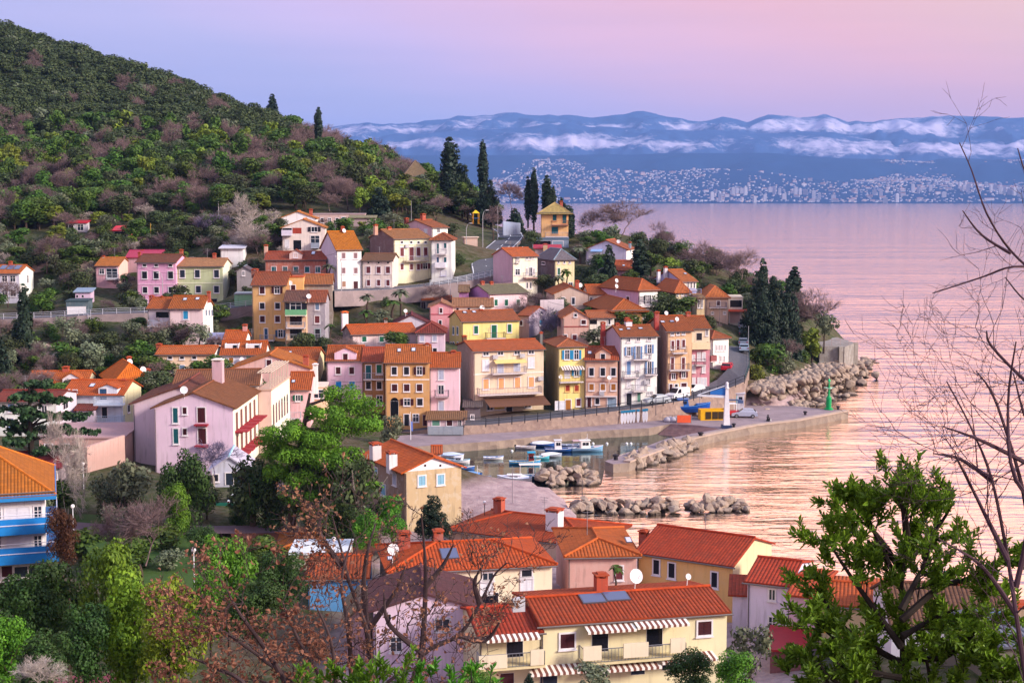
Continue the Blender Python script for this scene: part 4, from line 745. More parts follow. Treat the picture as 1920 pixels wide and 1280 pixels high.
# ---- left lower
h = House(5, 'pink villa with two gabled dormers on its orange roof', 235, 740, 364, 470, 216, yr=260, side=826, dep=8, wall='#e4cac6', sw='#e8dcb8', rc='#cf5020')
h.dormer(358, 364, 150, 320, 272, '#e0d4e4', 'r', (40, 26)); h.dormer(612, 350, 150, 318, 272, '#e0d4e4', 'r', (50, 20)); h.chim(565, 215, 262, 1.3); h.dish(540, 257, .5)
h = House(5, 'pale blue house with white balconies and a cream side wall', 538, 1052, 455, 850, 200, yr=337, side=1208, dep=9, wall='#c6d0e6', sw='#ecdfae', rc='#cf4a1c')
h.dormer(925, 458, 160, 400, 368, '#c6d0e6', None); h.win(450, [885], 60, 90, 'b', door=True); h.balc(805, 1052, 540, kind='rail', out=1.5, col='#c9d2e6', rc='#b9c4da'); h.win(608, [897], 44, 90, 'k', door=True); h.win(612, [800], 34, 96, 'g'); h.balc(785, 1052, 698, out=1.5, col='#b9c8e0', rc='#a9b8d0'); h.win(748, [930], 110, 46, 'k-', door=True)
h.win(575, [1102], 16, 58, 'k', 'R'); h.win(727, [1105], 14, 50, 'k', 'R'); h.sky(783, 385, 44, 28); h.chim(1062, 325, 380, .9); h.win(440, [645], 30, 44, 'k'); h.win(430, [580], 30, 30, 'k')
h = House(5, 'ochre house under a pointed bright orange hipped roof', 1000, 1282, 335, 500, 213, 'h', yr=178, side=895, dep=11, wall='#d49c58', sw='#a87a4c', rc='#e05a16', over=.7); h.chim(1262, 235, 285, 1.0, '#d9cfd6', off=-2); h.dish(1228, 240, .8, off=-3); h.chim(1105, 130, 190, .9, '#6f3a38', off=3); h.dish(1112, 175, .8, off=2)
h = House(5, 'white house with pale blue shutters and a maroon roof behind the cedar', -60, 480, 512, 790, 190, yr=425, side=655, dep=9, wall='#dfe4f4', sw='#d0bfd6', rc='#8a2c26')
h.win(568, [95], 48, 66, 'B'); h.win(700, [95], 40, 80, 'B'); h.win(580, [215, 380], 40, 60, 'n'); h.win(548, [560], 42, 56, 'n', 'R'); h.chim(234, 470, 500, .5, '#ddd')
h = House(5, 'small lean-to wing with a red brown roof beside the pale blue house', 655, 800, 590, 760, 196, 's', yr=520, wall='#c8b2cc', rc='#8a2c26', dep=6)
h = House(5, 'long low salmon terrace building with a sloping canopy', 335, 1058, 838, 985, 176, 'n', wall='#c49490', rc='#b08c90', dep=12, yaw=3); h.win(905, [420, 560], 60, 50, 'k')
h = House(15, 'low maroon roofed stone building under the cedar', -20, 520, 270, 420, 158, yr=130, wall='#8f7f8c', rc='#8a3030', rmat=plain('#7a3038', .7), dep=8); h.win(325, [270, 345, 470], 32, 62, 'k'); h.win(325, [200], 36, 70, 'd')
# ---- beach and foreground
h = House(16, 'weathered stone house on the beach with a white pediment and pale blue shutters', 1398, 1790, 238, 690, 153, 'f', yr=138, side=1118, dep=12, wall='#c0a47c', sw='#9c8070', rc='#d04a1a', gc='#ded8ea', stain=.9, over=.5)
h.win(298, [1517], 48, 66, 'c'); h.win(290, [1647], 46, 66, 'c'); h.win(193, [1540, 1645], 14, 15, 'k-', sill=False); h.win(228, [1153], 22, 66, 'W', 'L'); h.win(228, [1203], 16, 34, 'c', 'L'); h.win(290, [1330], 24, 70, 'W', 'L'); h.win(360, [1253], 30, 70, 'c', 'L'); h.win(460, [1330], 34, 60, 'k', 'L')
h.chim(1308, 95, 190, 1.2, '#d9d3df', face='F', off=-3); h.chim(1195, 35, 100, 1.5, '#cfc4cf', face='F', off=-8)
h = House(16, 'flat garden store with a low orange roof beside the beach house', 1590, 1650, 110, 170, 175, yr=72, wall='#cfb8c8', rc='#cc4a20', dep=5, yaw=3)
h = House(0, 'large tiled complex nearest the beach with a white rendered chimney', 842, 1105, 992, 1060, 147, 'h', yr=968, wall='#c9a892', rc='#c33c1c', dep=10, yaw=-27)
h.chim(1040, 953, 990, 2.0, '#d9d6e2', off=-2.5); h.chim(936, 933, 962, 1.2, off=1.5); h.chim(880, 993, 1013, 1.0, face='F', off=-.5)
h = House(18, 'pink house with an orange hipped roof behind the satellite dish', 655, 1068, 264, 520, 122, 'h', yr=135, wall='#cf9a92', rc='#cf5020', dep=10, yaw=4, side=None)
h.win(362, [963], 40, 78, 'r'); h.sky(1025, 178, 40, 32)
h = House(17, 'cream house with a long hipped roof, a solar panel and ornamental window panels', 612, 1690, 540, 880, 117, 'h', yr=345, wall='#e6d3b4', sw='#c99a80', rc='#cc4218', dep=9, yaw=11)
h.win(547, [1520], 66, 44, 'k'); h.win(620, [1522], 74, 84, '#dcdce8'); h.win(575, [1012], 66, 44, 'n'); h.win(568, [1262], 66, 44, 'n'); h.win(640, [1255], 74, 80, '#dcdce8'); h.sky(1015, 430, 120, 76, 'solar_panel'); h.chim(700, 272, 372, 1.5, '#a8442e', off=1); h.chim(930, 258, 345, 1.0, '#a8442e', off=1); h.dish(630, 388, .85, face='F', off=-1); h.win(720, [1270], 120, 80, 'k-'); h.sky(612, 462, 40, 26, 'skylight')
h = House(18, 'yellow house with a red tiled roof and black shutters by the water', 1072, 1645, 236, 740, 124, yr=122, side=1880, dep=9, wall='#e6b25e', sw='#d6bf92', rc='#c0341a', stain=.12)
h.win(327, [1187], 34, 84, 'k'); h.win(348, [1279], 36, 86, 'k'); h.win(404, [1535], 34, 88, 'k'); h.chim(1112, 108, 205, .9, off=-1)
h = House(18, 'cream apartment house with striped awnings, balconies and two solar panels', 492, 1610, 672, 1180, 99, yr=488, wall='#e3d5a8', rc='#c83c18', dep=8, yaw=13, stain=.10, over=.35)
h.win(770, [652], 84, 84, 'd'); h.win(693, [1475], 80, 80, 'd'); h.sky(822, 530, 150, 66, 'solar_panel'); h.sky(965, 515, 150, 66, 'solar_panel')
h.win(770, [848], 96, 124, 'k-', door=True); h.win(742, [1175], 94, 120, 'k-', door=True)
h.awning(748, 1036, 662, 1.25, .2); h.awning(1042, 1352, 632, 1.25, .2); h.awning(410, 735, 912, 1.25, .2); h.awning(758, 1182, 885, 1.4, .22); h.awning(1190, 1520, 840, 1.25, .2)
def flatbox(hh, x0, x1, y0, y1, out, name, col):
    a = hh.hit(x0, y1, off=out); b = hh.hit(x1, y0, off=out); m_ = MB(); m_.box((a[0], -out, min(a[2], b[2])), (b[0], -out + .12, max(a[2], b[2]))); return m_.build(name, plaster(col, .1), hh.root)
bo = h.balc(745, 1360, 880, out=1.3, kind='rail', col='#d8c8a0', rc='#70707c', h=1.0)
flatbox(h, 748, 858, 800, 893, 1.36, 'parapet', '#e3d0b4'); flatbox(h, 990, 1140, 778, 875, 1.36, 'parapet', '#e3d0b4'); flatbox(h, 1272, 1362, 752, 845, 1.36, 'parapet', '#e3d0b4')
h.win(985, [540], 100, 100, 'K-', door=True); h.win(950, [840], 96, 70, 'K-', door=True); h.win(930, [1075], 80, 80, 'K-', door=True); h.win(900, [1270], 90, 80, 'K-', door=True); h.win(890, [1475], 60, 70, 'k-'); h.chim(853, 366, 450, 1.1, '#b8401e', face='M', off=1.5); h.dish(1065, 382, .95, off=1.0); h.dish(1378, 385, .4, off=1.0) 
h = House(18, 'lower left part of the cream apartment house with its own roof', 122, 488, 735, 1180, 98, yr=575, wall='#e0cfa4', rc='#c4321a', dep=7, yaw=13, stain=.10, below=3)
h.win(800, [337], 96, 130, 'k-', door=True); h.awning(145, 465, 712, 1.25, .2); h.balc(122, 515, 925, out=1.2, kind='rail', col='#d8c8a0', rc='#70707c'); flatbox(h, 122, 292, 852, 945, 1.26, 'parapet', '#e3d0b4'); flatbox(h, 432, 512, 822, 920, 1.26, 'parapet', '#e3d0b4'); h.win(1010, [290], 80, 90, 'd-', door=True)
p_ = h.hit(378, 570, 'F'); mbx = MB(); mbx.box((p_[0] - .5, .6, p_[2] - .5), (p_[0] + .4, 1.0, p_[2] + .5)); mbx.build('air_conditioner', plain('#b9b9c4', .5), h.root)
h = House(19, 'white lilac house with one small window and a red tiled roof', 205, 458, 425, 800, 112, yr=300, wall='#d6c8ea', rc='#b8301a', dep=8, yaw=-24, side=None); h.win(510, [357], 34, 62, 'n'); h.win(700, [358], 40, 100, 'n')
h = House(19, 'narrow red roofed porch between yellow and white houses', 112, 205, 512, 700, 113.5, 's', yr=440, wall='#c9bcdc', rc='#b8301a', dep=4, yaw=-10)
h = House(19, 'mauve pink house right of the white lilac one', 465, 640, 512, 830, 108, yr=445, wall='#cfa6c4', rc='#bc3a1e', dep=8, yaw=-22)
h = House(19, 'cream yellow house behind the laurel branches with a small dark window', 640, 1060, 565, 840, 107, yr=445, wall='#e3c690', rc='#c4451e', dep=8, yaw=-14); h.win(613, [755], 40, 46, 'k'); h.band(690, '#e0b040')
h = House(19, 'long white house with a dark brown old tile roof at the right edge', 1100, 1860, 690, 900, 98, yr=452, wall='#d3d0e6', rc='#7a4034', dep=9, yaw=-6); h.chim(1500, 435, 490, .5, '#e6e6ee')
h = House(19, 'grey slate roofed house at the bottom right corner', 1770, 2080, 830, 1000, 84, yr=645, wall='#6c675c', rc='#6f7288', dep=7, yaw=10); h.chim(1900, 560, 680, 1.6, '#a88a70')
h = House(19, 'low crimson roofed porch in front of the white lilac house', 345, 560, 850, 960, 104, 's', yr=765, wall='#8a4a50', rmat=plain('#a01f28', .5), dep=4, yaw=-15)
h = House(17, 'bright blue walled workshop with a red tiled roof', 62, 458, 580, 790, 118, yr=440, wall='#2f8fd6', rc='#c4441e', dep=8, yaw=3, stain=.1); h.band(590, '#4aa6e0')
h = House(17, 'cream flat roofed hall behind the blue workshop', -60, 330, 425, 500, 129, 'n', wall='#cfc4ae', rc='#dfe2ee', dep=5, yaw=2)
h = House(17, 'round topped orange tiled roof house behind the flat roofed hall', -180, 130, 420, 480, 135, 'h', yr=352, wall='#cfb49c', rc='#d05a28', dep=8)
h = House(17, 'mauve gabled house with a maroon roof behind the bare oak', 500, 1188, 800, 1260, 103, 'f', yr=690, wall='#d9badA', rc='#70323a', dep=8, yaw=6); h.win(890, [960], 90, 70, 'n'); h.win(1020, [650], 70, 90, 'n'); h.win(840, [606], 16, 36, 'k-')
h = House(17, 'small dusty pink gabled cottage left of the mauve house', 320, 478, 860, 1130, 107, 'f', yr=790, wall='#c79aa0', rc='#a06a58', dep=7)
h = House(15, 'white apartment block with wide blue balconies at the left edge', -1500, 380, 548, 1400, 124, 'h', rise=3.9, wall='#e4e0f0', rc='#e2651f', dep=13, yaw=18, over=1.0, below=3)
for yy in (692, 765, 930, 1003):
    pass
for y0_, y1_, o_ in ((703, 768, 1.6), (768, 838, 1.9), (950, 1010, 1.6), (1012, 1090, 1.9)):
    b_ = MB(); za = h.hit(100, y0_, off=o_)[2]; zb_ = h.hit(100, y1_, off=o_)[2]
    b_.box((-.5, -o_, zb_), (h.W + 1.1, -o_ + .12, za)); b_.box((h.W + .98, -o_ + .12, zb_), (h.W + 1.1, 6, za)); b_.box((-.5, -o_ + .12, zb_), (h.W + .98, 6 if False else -.01, zb_ + .12)); b_.box((h.W + .01, -.01, zb_), (h.W + .98, 6, zb_ + .12))
    bo = b_.build('balcony', plain('#1f7fd0', .5), h.root)
    r_ = MB(); h.rail(r_, [(-.4, -o_ + .06, 0), (h.W + 1.04, -o_ + .06, 0), (h.W + 1.04, 5.9, 0)], za, .35 if y0_ in (703, 950) else .12, gap=1.4); r_.build('railing', plain('#d9d6e6', .4), bo)
b_ = MB(); zt_ = h.H - .35; b_.box((-1.0, -1.05, zt_ - .5), (h.W + 1.05, -.95, zt_)); b_.box((h.W + .95, -.95, zt_ - .5), (h.W + 1.05, 15, zt_)); b_.build('fascia', plain('#2a80c8', .5), h.root)
h.win(650, [150], 210, 100, '#d9d6e4'); h.win(650, [-60], 130, 100, 'n'); h.win(895, [160], 210, 100, '#d9d6e4'); h.win(895, [-60], 130, 100, 'n'); h.win(1145, [240], 230, 90, 'n'); h.win(1145, [60], 90, 90, 'd'); h.win(645, [325], 60, 110, 'n'); h.win(895, [325], 60, 110, 'n')
h = House(0, 'roadside villa with columns half hidden in the trees on the ridge', 757, 806, 330, 370, 395, 'h', yr=302, side=None, wall='#b8948a', rc='#8a5a4c', dep=9, yaw=10); h.win(345, [790, 800], 3, 14, 'K')
# ------------------------------------------------------------ ground
def cp(px, py, Y=None, z=None, dz=0.0):
    v = P(px, py, Y) if Y else PZ(px, py, z); CPTS.append((v.x, v.y, v.z + dz)); return v
def cw(x_, y_, z_): CPTS.append((x_, y_, z_))
# viewer's slope
for x_ in (-60, -25, 0, 25, 60):
    cw(x_, -15, 36); cw(x_, 5, 32.5); cw(x_, 25, 25.5); cw(x_, 45, 18); cw(x_, 68, 8); cw(x_, 85, 3.2)
for x_, y_ in ((-80, 100), (-50, 105), (-30, 108), (-70, 125), (-45, 130), (-30, 145), (-50, 150), (-25, 158), (-60, 165)): cw(x_, y_, 2.3)
# wooded hill: (px, py of the canopy top, distance, tree height)
for px, py, Y in ((-120, 30, 640), (0, 48, 620), (100, 78, 610), (200, 108, 600), (300, 138, 590), (400, 178, 570), (500, 214, 540), (560, 240, 520), (620, 262, 500), (690, 275, 480), (740, 300, 460), (800, 335, 440), (860, 362, 420), (930, 392, 400), (1000, 408, 390), (1060, 412, 380)):
    v = cp(px, py, Y, dz=-5.5); cw(v.x - 10, v.y + 120, v.z - 22); cw(v.x - 10, v.y + 300, v.z - 60)
for px, py, Y in ((0, 180, 520), (200, 205, 510), (400, 250, 480), (0, 300, 430), (150, 300, 430), (300, 310, 425), (450, 300, 425), (560, 300, 430), (650, 320, 410), (0, 380, 370), (100, 385, 365), (250, 380, 365), (400, 370, 365), (520, 370, 365), (640, 370, 365), (740, 375, 370), (820, 385, 380),
                  (60, 440, 325), (200, 440, 322), (330, 420, 330), (450, 420, 330), (560, 395, 345), (700, 410, 335), (820, 420, 340), (880, 440, 335)): cp(px, py, Y, dz=-1.5)
# terraces and gardens between houses
for px, py, Y in ((130, 480, 305), (230, 470, 312), (420, 460, 305), (470, 480, 300), (130, 540, 288), (200, 600, 268), (100, 600, 270), (150, 640, 252), (230, 640, 250), (100, 690, 236), (180, 690, 234), (20, 640, 250), (20, 690, 232), (660, 610, 262), (720, 590, 268), (780, 590, 268),
                  (1120, 480, 318), (1180, 500, 312), (1250, 500, 318), (1300, 480, 330), (1150, 430, 350), (1230, 450, 345), (1340, 530, 308), (1400, 560, 300), (1440, 680, 262), (1420, 640, 278), (1490, 650, 285), (1500, 680, 272), (1400, 720, 252), (1450, 730, 258), (1540, 700, 285)): cp(px, py, Y)
[cp(a, b, None, 1.0) for a, b in ((880, 918), (930, 925), (1000, 925), (880, 940), (940, 945), (1020, 945), (900, 965), (1040, 965), (960, 970), (880, 985))]; cw(5, 560, 22); cw(-20, 700, 15)
ROADU = [T(3, *q) for q in ((-200, 960), (200, 950), (560, 930), (900, 900), (1250, 850), (1560, 775))] + [T(4, *q) for q in ((60, 740), (200, 620), (290, 540), (330, 490), (310, 440), (250, 400))]
ROADU_D = [272, 280, 283, 285, 288, 296, 305, 322, 338, 350, 362, 372]
RU = [P(x_, y_, D_) for (x_, y_), D_ in zip(ROADU, ROADU_D)]
RL = [P(x_, y_, D_) for (x_, y_), D_ in zip([T(1, *q) for q in ((-150, 1010), (180, 1000), (460, 990), (700, 975), (900, 962), (1240, 950), (1500, 955))] + [T(2, *q) for q in ((120, 1160), (420, 1120), (620, 1100))], [262, 262, 263, 263.5, 264, 265, 267, 268, 271, 272])]
RS_IN = [P(*q) for q in ((870, 783, 226), (911, 782, 228), (1032, 772, 229), (1140, 762, 230.5), (1215, 757, 231), (1262, 745, 234), (1315, 727, 238.5), (1345, 712, 243), (1366, 690, 249), (1366, 662, 258), (1362, 632, 270), (1350, 606, 284))]
RS_OUT = []
for bx_, by_, ty_ in ((870, 815, 798), (911, 812, 797), (1032, 805, 785), (1140, 796, 773), (1243, 787, 758), (1300, 779, 748), (1345, 771, 737), (1395, 765, 716)):
    v = PZ(bx_, by_, 1.2); v.z = zat(v.y, ty_); RS_OUT.append(v)
RS_OUT += [P(*q) for q in ((1405, 690, 252), (1404, 660, 262), (1402, 630, 275), (1400, 600, 288))]
RS = [a.lerp(b, .5) for a, b in zip(RS_IN, RS_OUT)]
for r_ in (RU, RL, RS):
    for v in r_: CPTS.append((v.x, v.y, v.z - .25))
for v in RU[5:]: cw(v.x + 8, v.y, v.z - .6); cw(v.x - 7, v.y, v.z + 1)
# sea bed
SHORE_PX = [(865, 912), (1000, 915), (1060, 935), (1070, 962), (1160, 1010), (1260, 1060), (1400, 1080), (1560, 1120), (1760, 1150)]
LAND = [PZ(x_, y_, 0.0) for x_, y_ in SHORE_PX]
LAND = [Vector((v.x, v.y)) for v in LAND] + [Vector(q) for q in ((75, 118), (90, 90), (110, 40), (130, -60), (-600, -60), (-700, 900), (-300, 1500), (-60, 1100), (-5, 800), (12, 600), (22, 500), (34, 430), (46, 385), (60, 350))] 
LAND += [Vector(PZ(x_, y_, 0).xy) for x_, y_ in ((1612, 668), (1612, 700), (1560, 728), (1500, 752), (1492, 764), (1400, 772), (1260, 800), (1100, 800), (900, 815), (770, 828), (740, 850), (790, 905))]
LP = np.array([(v.x, v.y) for v in LAND])
def sdist(X, Y):          # signed distance to the shore, positive on land
    X = np.asarray(X, float); Y = np.asarray(Y, float); d = np.full(X.shape, 1e9); inside = np.zeros(X.shape, bool)
    n = len(LP)
    for i in range(n):
        a = LP[i]; b = LP[(i + 1) % n]; e = b - a; L2 = (e ** 2).sum() + 1e-9
        t_ = np.clip(((X - a[0]) * e[0] + (Y - a[1]) * e[1]) / L2, 0, 1); dx = X - a[0] - t_ * e[0]; dy = Y - a[1] - t_ * e[1]
        d = np.minimum(d, np.hypot(dx, dy)); c = (a[1] > Y) != (b[1] > Y)
        with np.errstate(divide='ignore', invalid='ignore'): xi = a[0] + (Y - a[1]) * (b[0] - a[0]) / (b[1] - a[1] + 1e-12)
        inside ^= c & (X < xi)
    return np.where(inside, d, -d)
CP_ = np.array(CPTS, float)
# merge near duplicates
keep = []; seen = {}
for i, (a, b, c) in enumerate(CP_):
    k = (round(a / 2.0), round(b / 2.0))
    if k in seen: seen[k].append(c)
    else: seen[k] = [c]
CC = np.array([(k[0] * 2.0, k[1] * 2.0, np.mean(v)) for k, v in seen.items()])
nC = len(CC); S_ = 100.0
Kx = np.hypot(CC[:, None, 0] - CC[None, :, 0], CC[:, None, 1] - CC[None, :, 1]) / S_
A_ = np.zeros((nC + 3, nC + 3)); A_[:nC, :nC] = Kx - np.eye(nC) * 0.03; A_[:nC, nC] = 1; A_[:nC, nC + 1] = CC[:, 0] / S_; A_[:nC, nC + 2] = CC[:, 1] / S_; A_[nC:, :nC] = A_[:nC, nC:].T
sol = np.linalg.solve(A_, np.concatenate([CC[:, 2], [0, 0, 0]]))
def ground(X, Y, bumpy=True):
    X = np.asarray(X, float).ravel(); Y = np.asarray(Y, float).ravel(); out_ = np.zeros(X.shape)
    for i in range(0, len(X), 8000):
        x_ = X[i:i + 8000]; y_ = Y[i:i + 8000]; k = np.hypot(x_[:, None] - CC[None, :, 0], y_[:, None] - CC[None, :, 1]) / S_
        out_[i:i + 8000] = k @ sol[:nC] + sol[nC] + sol[nC + 1] * x_ / S_ + sol[nC + 2] * y_ / S_
    sd_ = sdist(X, Y); lim = np.where(sd_ > 0, 0.25 + sd_ * .9, np.maximum(-3, sd_ * .8))
    out_ = np.where(sd_ < 0, lim, np.minimum(np.maximum(out_, .35), np.where((Y > 262) & (X > 20), .3 + sd_ * 1.1, lim * 1.2)))
    return out_
def gz(x_, y_): return float(ground([x_], [y_])[0])
gx = np.concatenate([np.arange(-420, -200, 8), np.arange(-200, 120, 2.2)]); gy = np.concatenate([np.arange(-20, 130, 4), np.arange(130, 400, 2.2), np.arange(400, 1000, 7)])
GX, GY = np.meshgrid(gx, gy); GZ = ground(GX, GY).reshape(GX.shape)
GZ += np.where(GZ > 1, (np.sin(GX * .31 + GY * .17) + np.sin(GX * .13 - GY * .29)) * .12, 0)
Vg = np.stack([GX.ravel(), GY.ravel(), GZ.ravel()], 1); nx_, ny_ = len(gx), len(gy); ii = np.arange(nx_ * ny_).reshape(ny_, nx_)
Qg = np.stack([ii[:-1, :-1].ravel(), ii[:-1, 1:].ravel(), ii[1:, 1:].ravel(), ii[1:, :-1].ravel()], 1)
def groundmat():
    m, nt, b = newmat('hillside ground'); _set(b, Roughness=.95, **{'Specular IOR Level': .1})
    tc = N(nt, 'ShaderNodeTexCoord'); n1 = N(nt, 'ShaderNodeTexNoise', Scale=.09, Detail=6.0, Roughness=.6); n2 = N(nt, 'ShaderNodeTexNoise', Scale=.8, Detail=8.0, Roughness=.7)
    for n in (n1, n2): nt.links.new(tc.outputs['Object'], n.inputs['Vector'])
    r = ramp(nt, [(.30, '#2a2a1e'), (.44, '#35421f'), (.56, '#4a4230'), (.75, '#5f4e40')]); nt.links.new(n1.outputs['Fac'], r.inputs[0])
    r2 = ramp(nt, [(.42, (0, 0, 0, 1)), (.62, (1, 1, 1, 1))]); nt.links.new(n2.outputs['Fac'], r2.inputs[0])
    a = mixc(nt, math_(nt, 'MULTIPLY', r2.outputs[0], .55), r.outputs[0], '#6f665c')
    sx = N(nt, 'ShaderNodeSeparateXYZ'); nt.links.new(tc.outputs['Object'], sx.inputs[0])
    # the beach and shore shingle: below 2 m
    zf = math_(nt, 'MULTIPLY', math_(nt, 'SUBTRACT', 2.3, sx.outputs[2]), 1.2, clamp=True)
    zf = math_(nt, 'MULTIPLY', zf, math_(nt, 'MULTIPLY', math_(nt, 'ADD', sx.outputs[0], math_(nt, 'ADD', 11.0, math_(nt, 'MULTIPLY', n1.outputs['Fac'], 8.0))), .35, clamp=True))
    peb = ramp(nt, [(.3, '#8f7880'), (.6, '#b09a9e'), (.8, '#c9b4b4')]); nt.links.new(n2.outputs['Fac'], peb.inputs[0])
    a = mixc(nt, zf, a, peb.outputs[0])
    nt.links.new(a, b.inputs['Base Color']); bump(nt, b, n2.outputs['Fac'], .9, .3); return m
g_ = link('ground', mesh_np('ground', Vg, Qg, groundmat(), True)); tag(g_, kind='structure')
# ------------------------------------------------------------ water
def watermat(calm=1.0, tint=(1, .91, .83, 1), nm='sea water'):  # default tint paints extra peach into the sea's reflections
    m, nt, b = newmat(nm); _set(b, Roughness=.07, **{'Specular IOR Level': .5, 'IOR': 1.4}); b.inputs['Base Color'].default_value = (.022, .035, .045, 1)
    b.inputs['Metallic'].default_value = 0.0
    tc = N(nt, 'ShaderNodeTexCoord'); hs = []
    for sc, rot, st, det in ((.55, 8, (.34, 1.0, 1), 4.0), (.16, -6, (.22, 1.0, 1), 4.0), (.018, 3, (.15, 1.0, 1), 5.0)):
        mp = N(nt, 'ShaderNodeMapping'); mp.inputs['Scale'].default_value = st; mp.inputs['Rotation'].default_value = (0, 0, math.radians(rot)); nt.links.new(tc.outputs['Object'], mp.inputs[0])
        n = N(nt, 'ShaderNodeTexNoise', Scale=sc, Detail=det, Roughness=.55); nt.links.new(mp.outputs[0], n.inputs['Vector']); hs.append(n.outputs['Fac'])
    h_ = math_(nt, 'ADD', math_(nt, 'MULTIPLY', hs[0], .24), math_(nt, 'MULTIPLY', hs[1], .6))
    h_ = math_(nt, 'ADD', h_, math_(nt, 'MULTIPLY', hs[2], 1.5))
    n = N(nt, 'ShaderNodeBump', Strength=.85, Distance=calm); nt.links.new(h_, n.inputs['Height']); nt.links.new(n.outputs[0], b.inputs['Normal'])
    g = N(nt, 'ShaderNodeBsdfGlossy'); g.inputs['Roughness'].default_value = .09; g.inputs[0].default_value = tint; nt.links.new(n.outputs[0], g.inputs['Normal'])
    fr = N(nt, 'ShaderNodeLayerWeight'); fr.inputs['Blend'].default_value = .5; nt.links.new(n.outputs[0], fr.inputs['Normal'])
    rr = ramp(nt, [(0.0, (.05, .05, .05, 1)), (.40, (.25, .25, .25, 1)), (.66, (.8, .8, .8, 1)), (.9, (.97, .97, .97, 1))]); nt.links.new(fr.outputs['Facing'], rr.inputs[0])
    mx = N(nt, 'ShaderNodeMixShader'); nt.links.new(rr.outputs[0], mx.inputs[0]); nt.links.new(b.outputs[0], mx.inputs[1]); nt.links.new(g.outputs[0], mx.inputs[2]); nt.links.new(mx.outputs[0], nt.nodes['Material Output'].inputs[0])
    return m
mb = MB(); mb.face([(-9000, -300, 0), (14000, -300, 0), (14000, 10400, 0), (-9000, 10400, 0)]); tag(mb.build('sea', watermat()), kind='structure')
mb = MB(); hp = [PZ(x_, y_, 0.004) for x_, y_ in ((765, 842), (940, 822), (1225, 800), (1300, 812), (1160, 852), (1134, 878), (1128, 905), (1000, 920), (850, 912), (740, 905))]
mb.face(hp[::-1]); tag(mb.build('harbour_water', watermat(.22, (.42, .50, .50, 1), 'calm harbour water')), kind='structure')  # tint paints the reflections darker, as of hill and houses
# ------------------------------------------------------------ far shore, city, mountains
def sil(pts, Y):
    return [P(x_, y_, Y) for x_, y_ in pts]
def landmat(name, c1, c2, snow=None, sc=.0006):
    m, nt, b = newmat(name); _set(b, Roughness=1.0, **{'Specular IOR Level': 0.0})
    tc = N(nt, 'ShaderNodeTexCoord'); n1 = N(nt, 'ShaderNodeTexNoise', Scale=sc, Detail=10.0, Roughness=.62); nt.links.new(tc.outputs['Object'], n1.inputs['Vector'])
    a = mixc(nt, n1.outputs['Fac'], c1, c2)
    if snow:
        mp = N(nt, 'ShaderNodeMapping'); mp.inputs['Scale'].default_value = (.55, .4, 1.5); nt.links.new(tc.outputs['Object'], mp.inputs[0])
        n2 = N(nt, 'ShaderNodeTexNoise', Scale=.0016, Detail=14.0, Roughness=.66); nt.links.new(mp.outputs[0], n2.inputs['Vector'])
        g = N(nt, 'ShaderNodeNewGeometry'); sx = N(nt, 'ShaderNodeSeparateXYZ'); nt.links.new(tc.outputs['Object'], sx.inputs[0])
        band = math_(nt, 'SUBTRACT', 1.0, math_(nt, 'ABSOLUTE', math_(nt, 'DIVIDE', math_(nt, 'SUBTRACT', sx.outputs[2], snow[0]), snow[1])), clamp=True)
        n3 = N(nt, 'ShaderNodeTexNoise', Scale=.009, Detail=8.0, Roughness=.7); nt.links.new(tc.outputs['Object'], n3.inputs['Vector']); n2f = math_(nt, 'ADD', n2.outputs['Fac'], math_(nt, 'MULTIPLY', math_(nt, 'SUBTRACT', n3.outputs['Fac'], .5), .42))
        s = math_(nt, 'MULTIPLY', math_(nt, 'SUBTRACT', math_(nt, 'ADD', n2f, math_(nt, 'MULTIPLY', band, .26)), .67), 7.5, clamp=True)
        a = mixc(nt, s, a, '#bcb4d2')
    nt.links.new(a, b.inputs['Base Color']); return m
def ridge(name, prof, Y, base_py_z, depth_front, mat, rough=0.03, nx=260, rows=36, seed=1, bulge=.55, x0=-200, x1=2120):
    r = np.random.default_rng(seed); px = np.linspace(x0, x1, nx); pp = np.array(prof); py = np.interp(px, pp[:, 0], pp[:, 1]) + (np.interp(px, np.linspace(x0, x1, 150), r.normal(0, 1.0, 150)) + np.interp(px, np.linspace(x0, x1, 60), r.normal(0, 1.3, 60))) * (1.0 if rough > .01 and Y > 14000 else .25)
    from mathutils import noise as NZ
    crest = np.array([P(a, b, Y) for a, b in zip(px, py)]); V = []; amp = (crest[:, 2].max() - base_py_z)
    ph = r.uniform(0, 6.28, 12); fr = r.uniform(.004, .05, 12)
    for j in range(rows + 1):
        t_ = j / rows; Yj = Y - depth_front * (1 - t_); hgt = t_ ** bulge
        for i in range(nx):
            rav = sum(math.sin(px[i] * fr[k] + ph[k] + t_ * (k % 3) * 2) for k in range(12)) / 12
            z_ = base_py_z + (crest[i][2] - base_py_z) * hgt * (1 + rav * rough * (1 - t_) * 8 * t_)
            rg = NZ.ridged_multi_fractal(Vector((crest[i][0] * .0013, Yj * .0006, seed)), 1.0, 2.1, 6, 1.0, 2.0) - 1.1
            z_ += rg * amp * .16 * (math.sin(t_ ** .8 * math.pi) + .10) * (1 if rough > .01 else 0)
            X_ = crest[i][0] * (Yj / Y); V.append((X_, Yj + rav * depth_front * .12 * math.sin(t_ * math.pi), z_))
    for i in range(nx): V.append((crest[i][0], Y + depth_front * .5, base_py_z))
    ii = np.arange((rows + 2) * nx).reshape(rows + 2, nx); Q = np.stack([ii[:-1, :-1].ravel(), ii[:-1, 1:].ravel(), ii[1:, 1:].ravel(), ii[1:, :-1].ravel()], 1)
    o = link(name, mesh_np(name, V, Q, mat, True)); tag(o, kind='structure'); return o
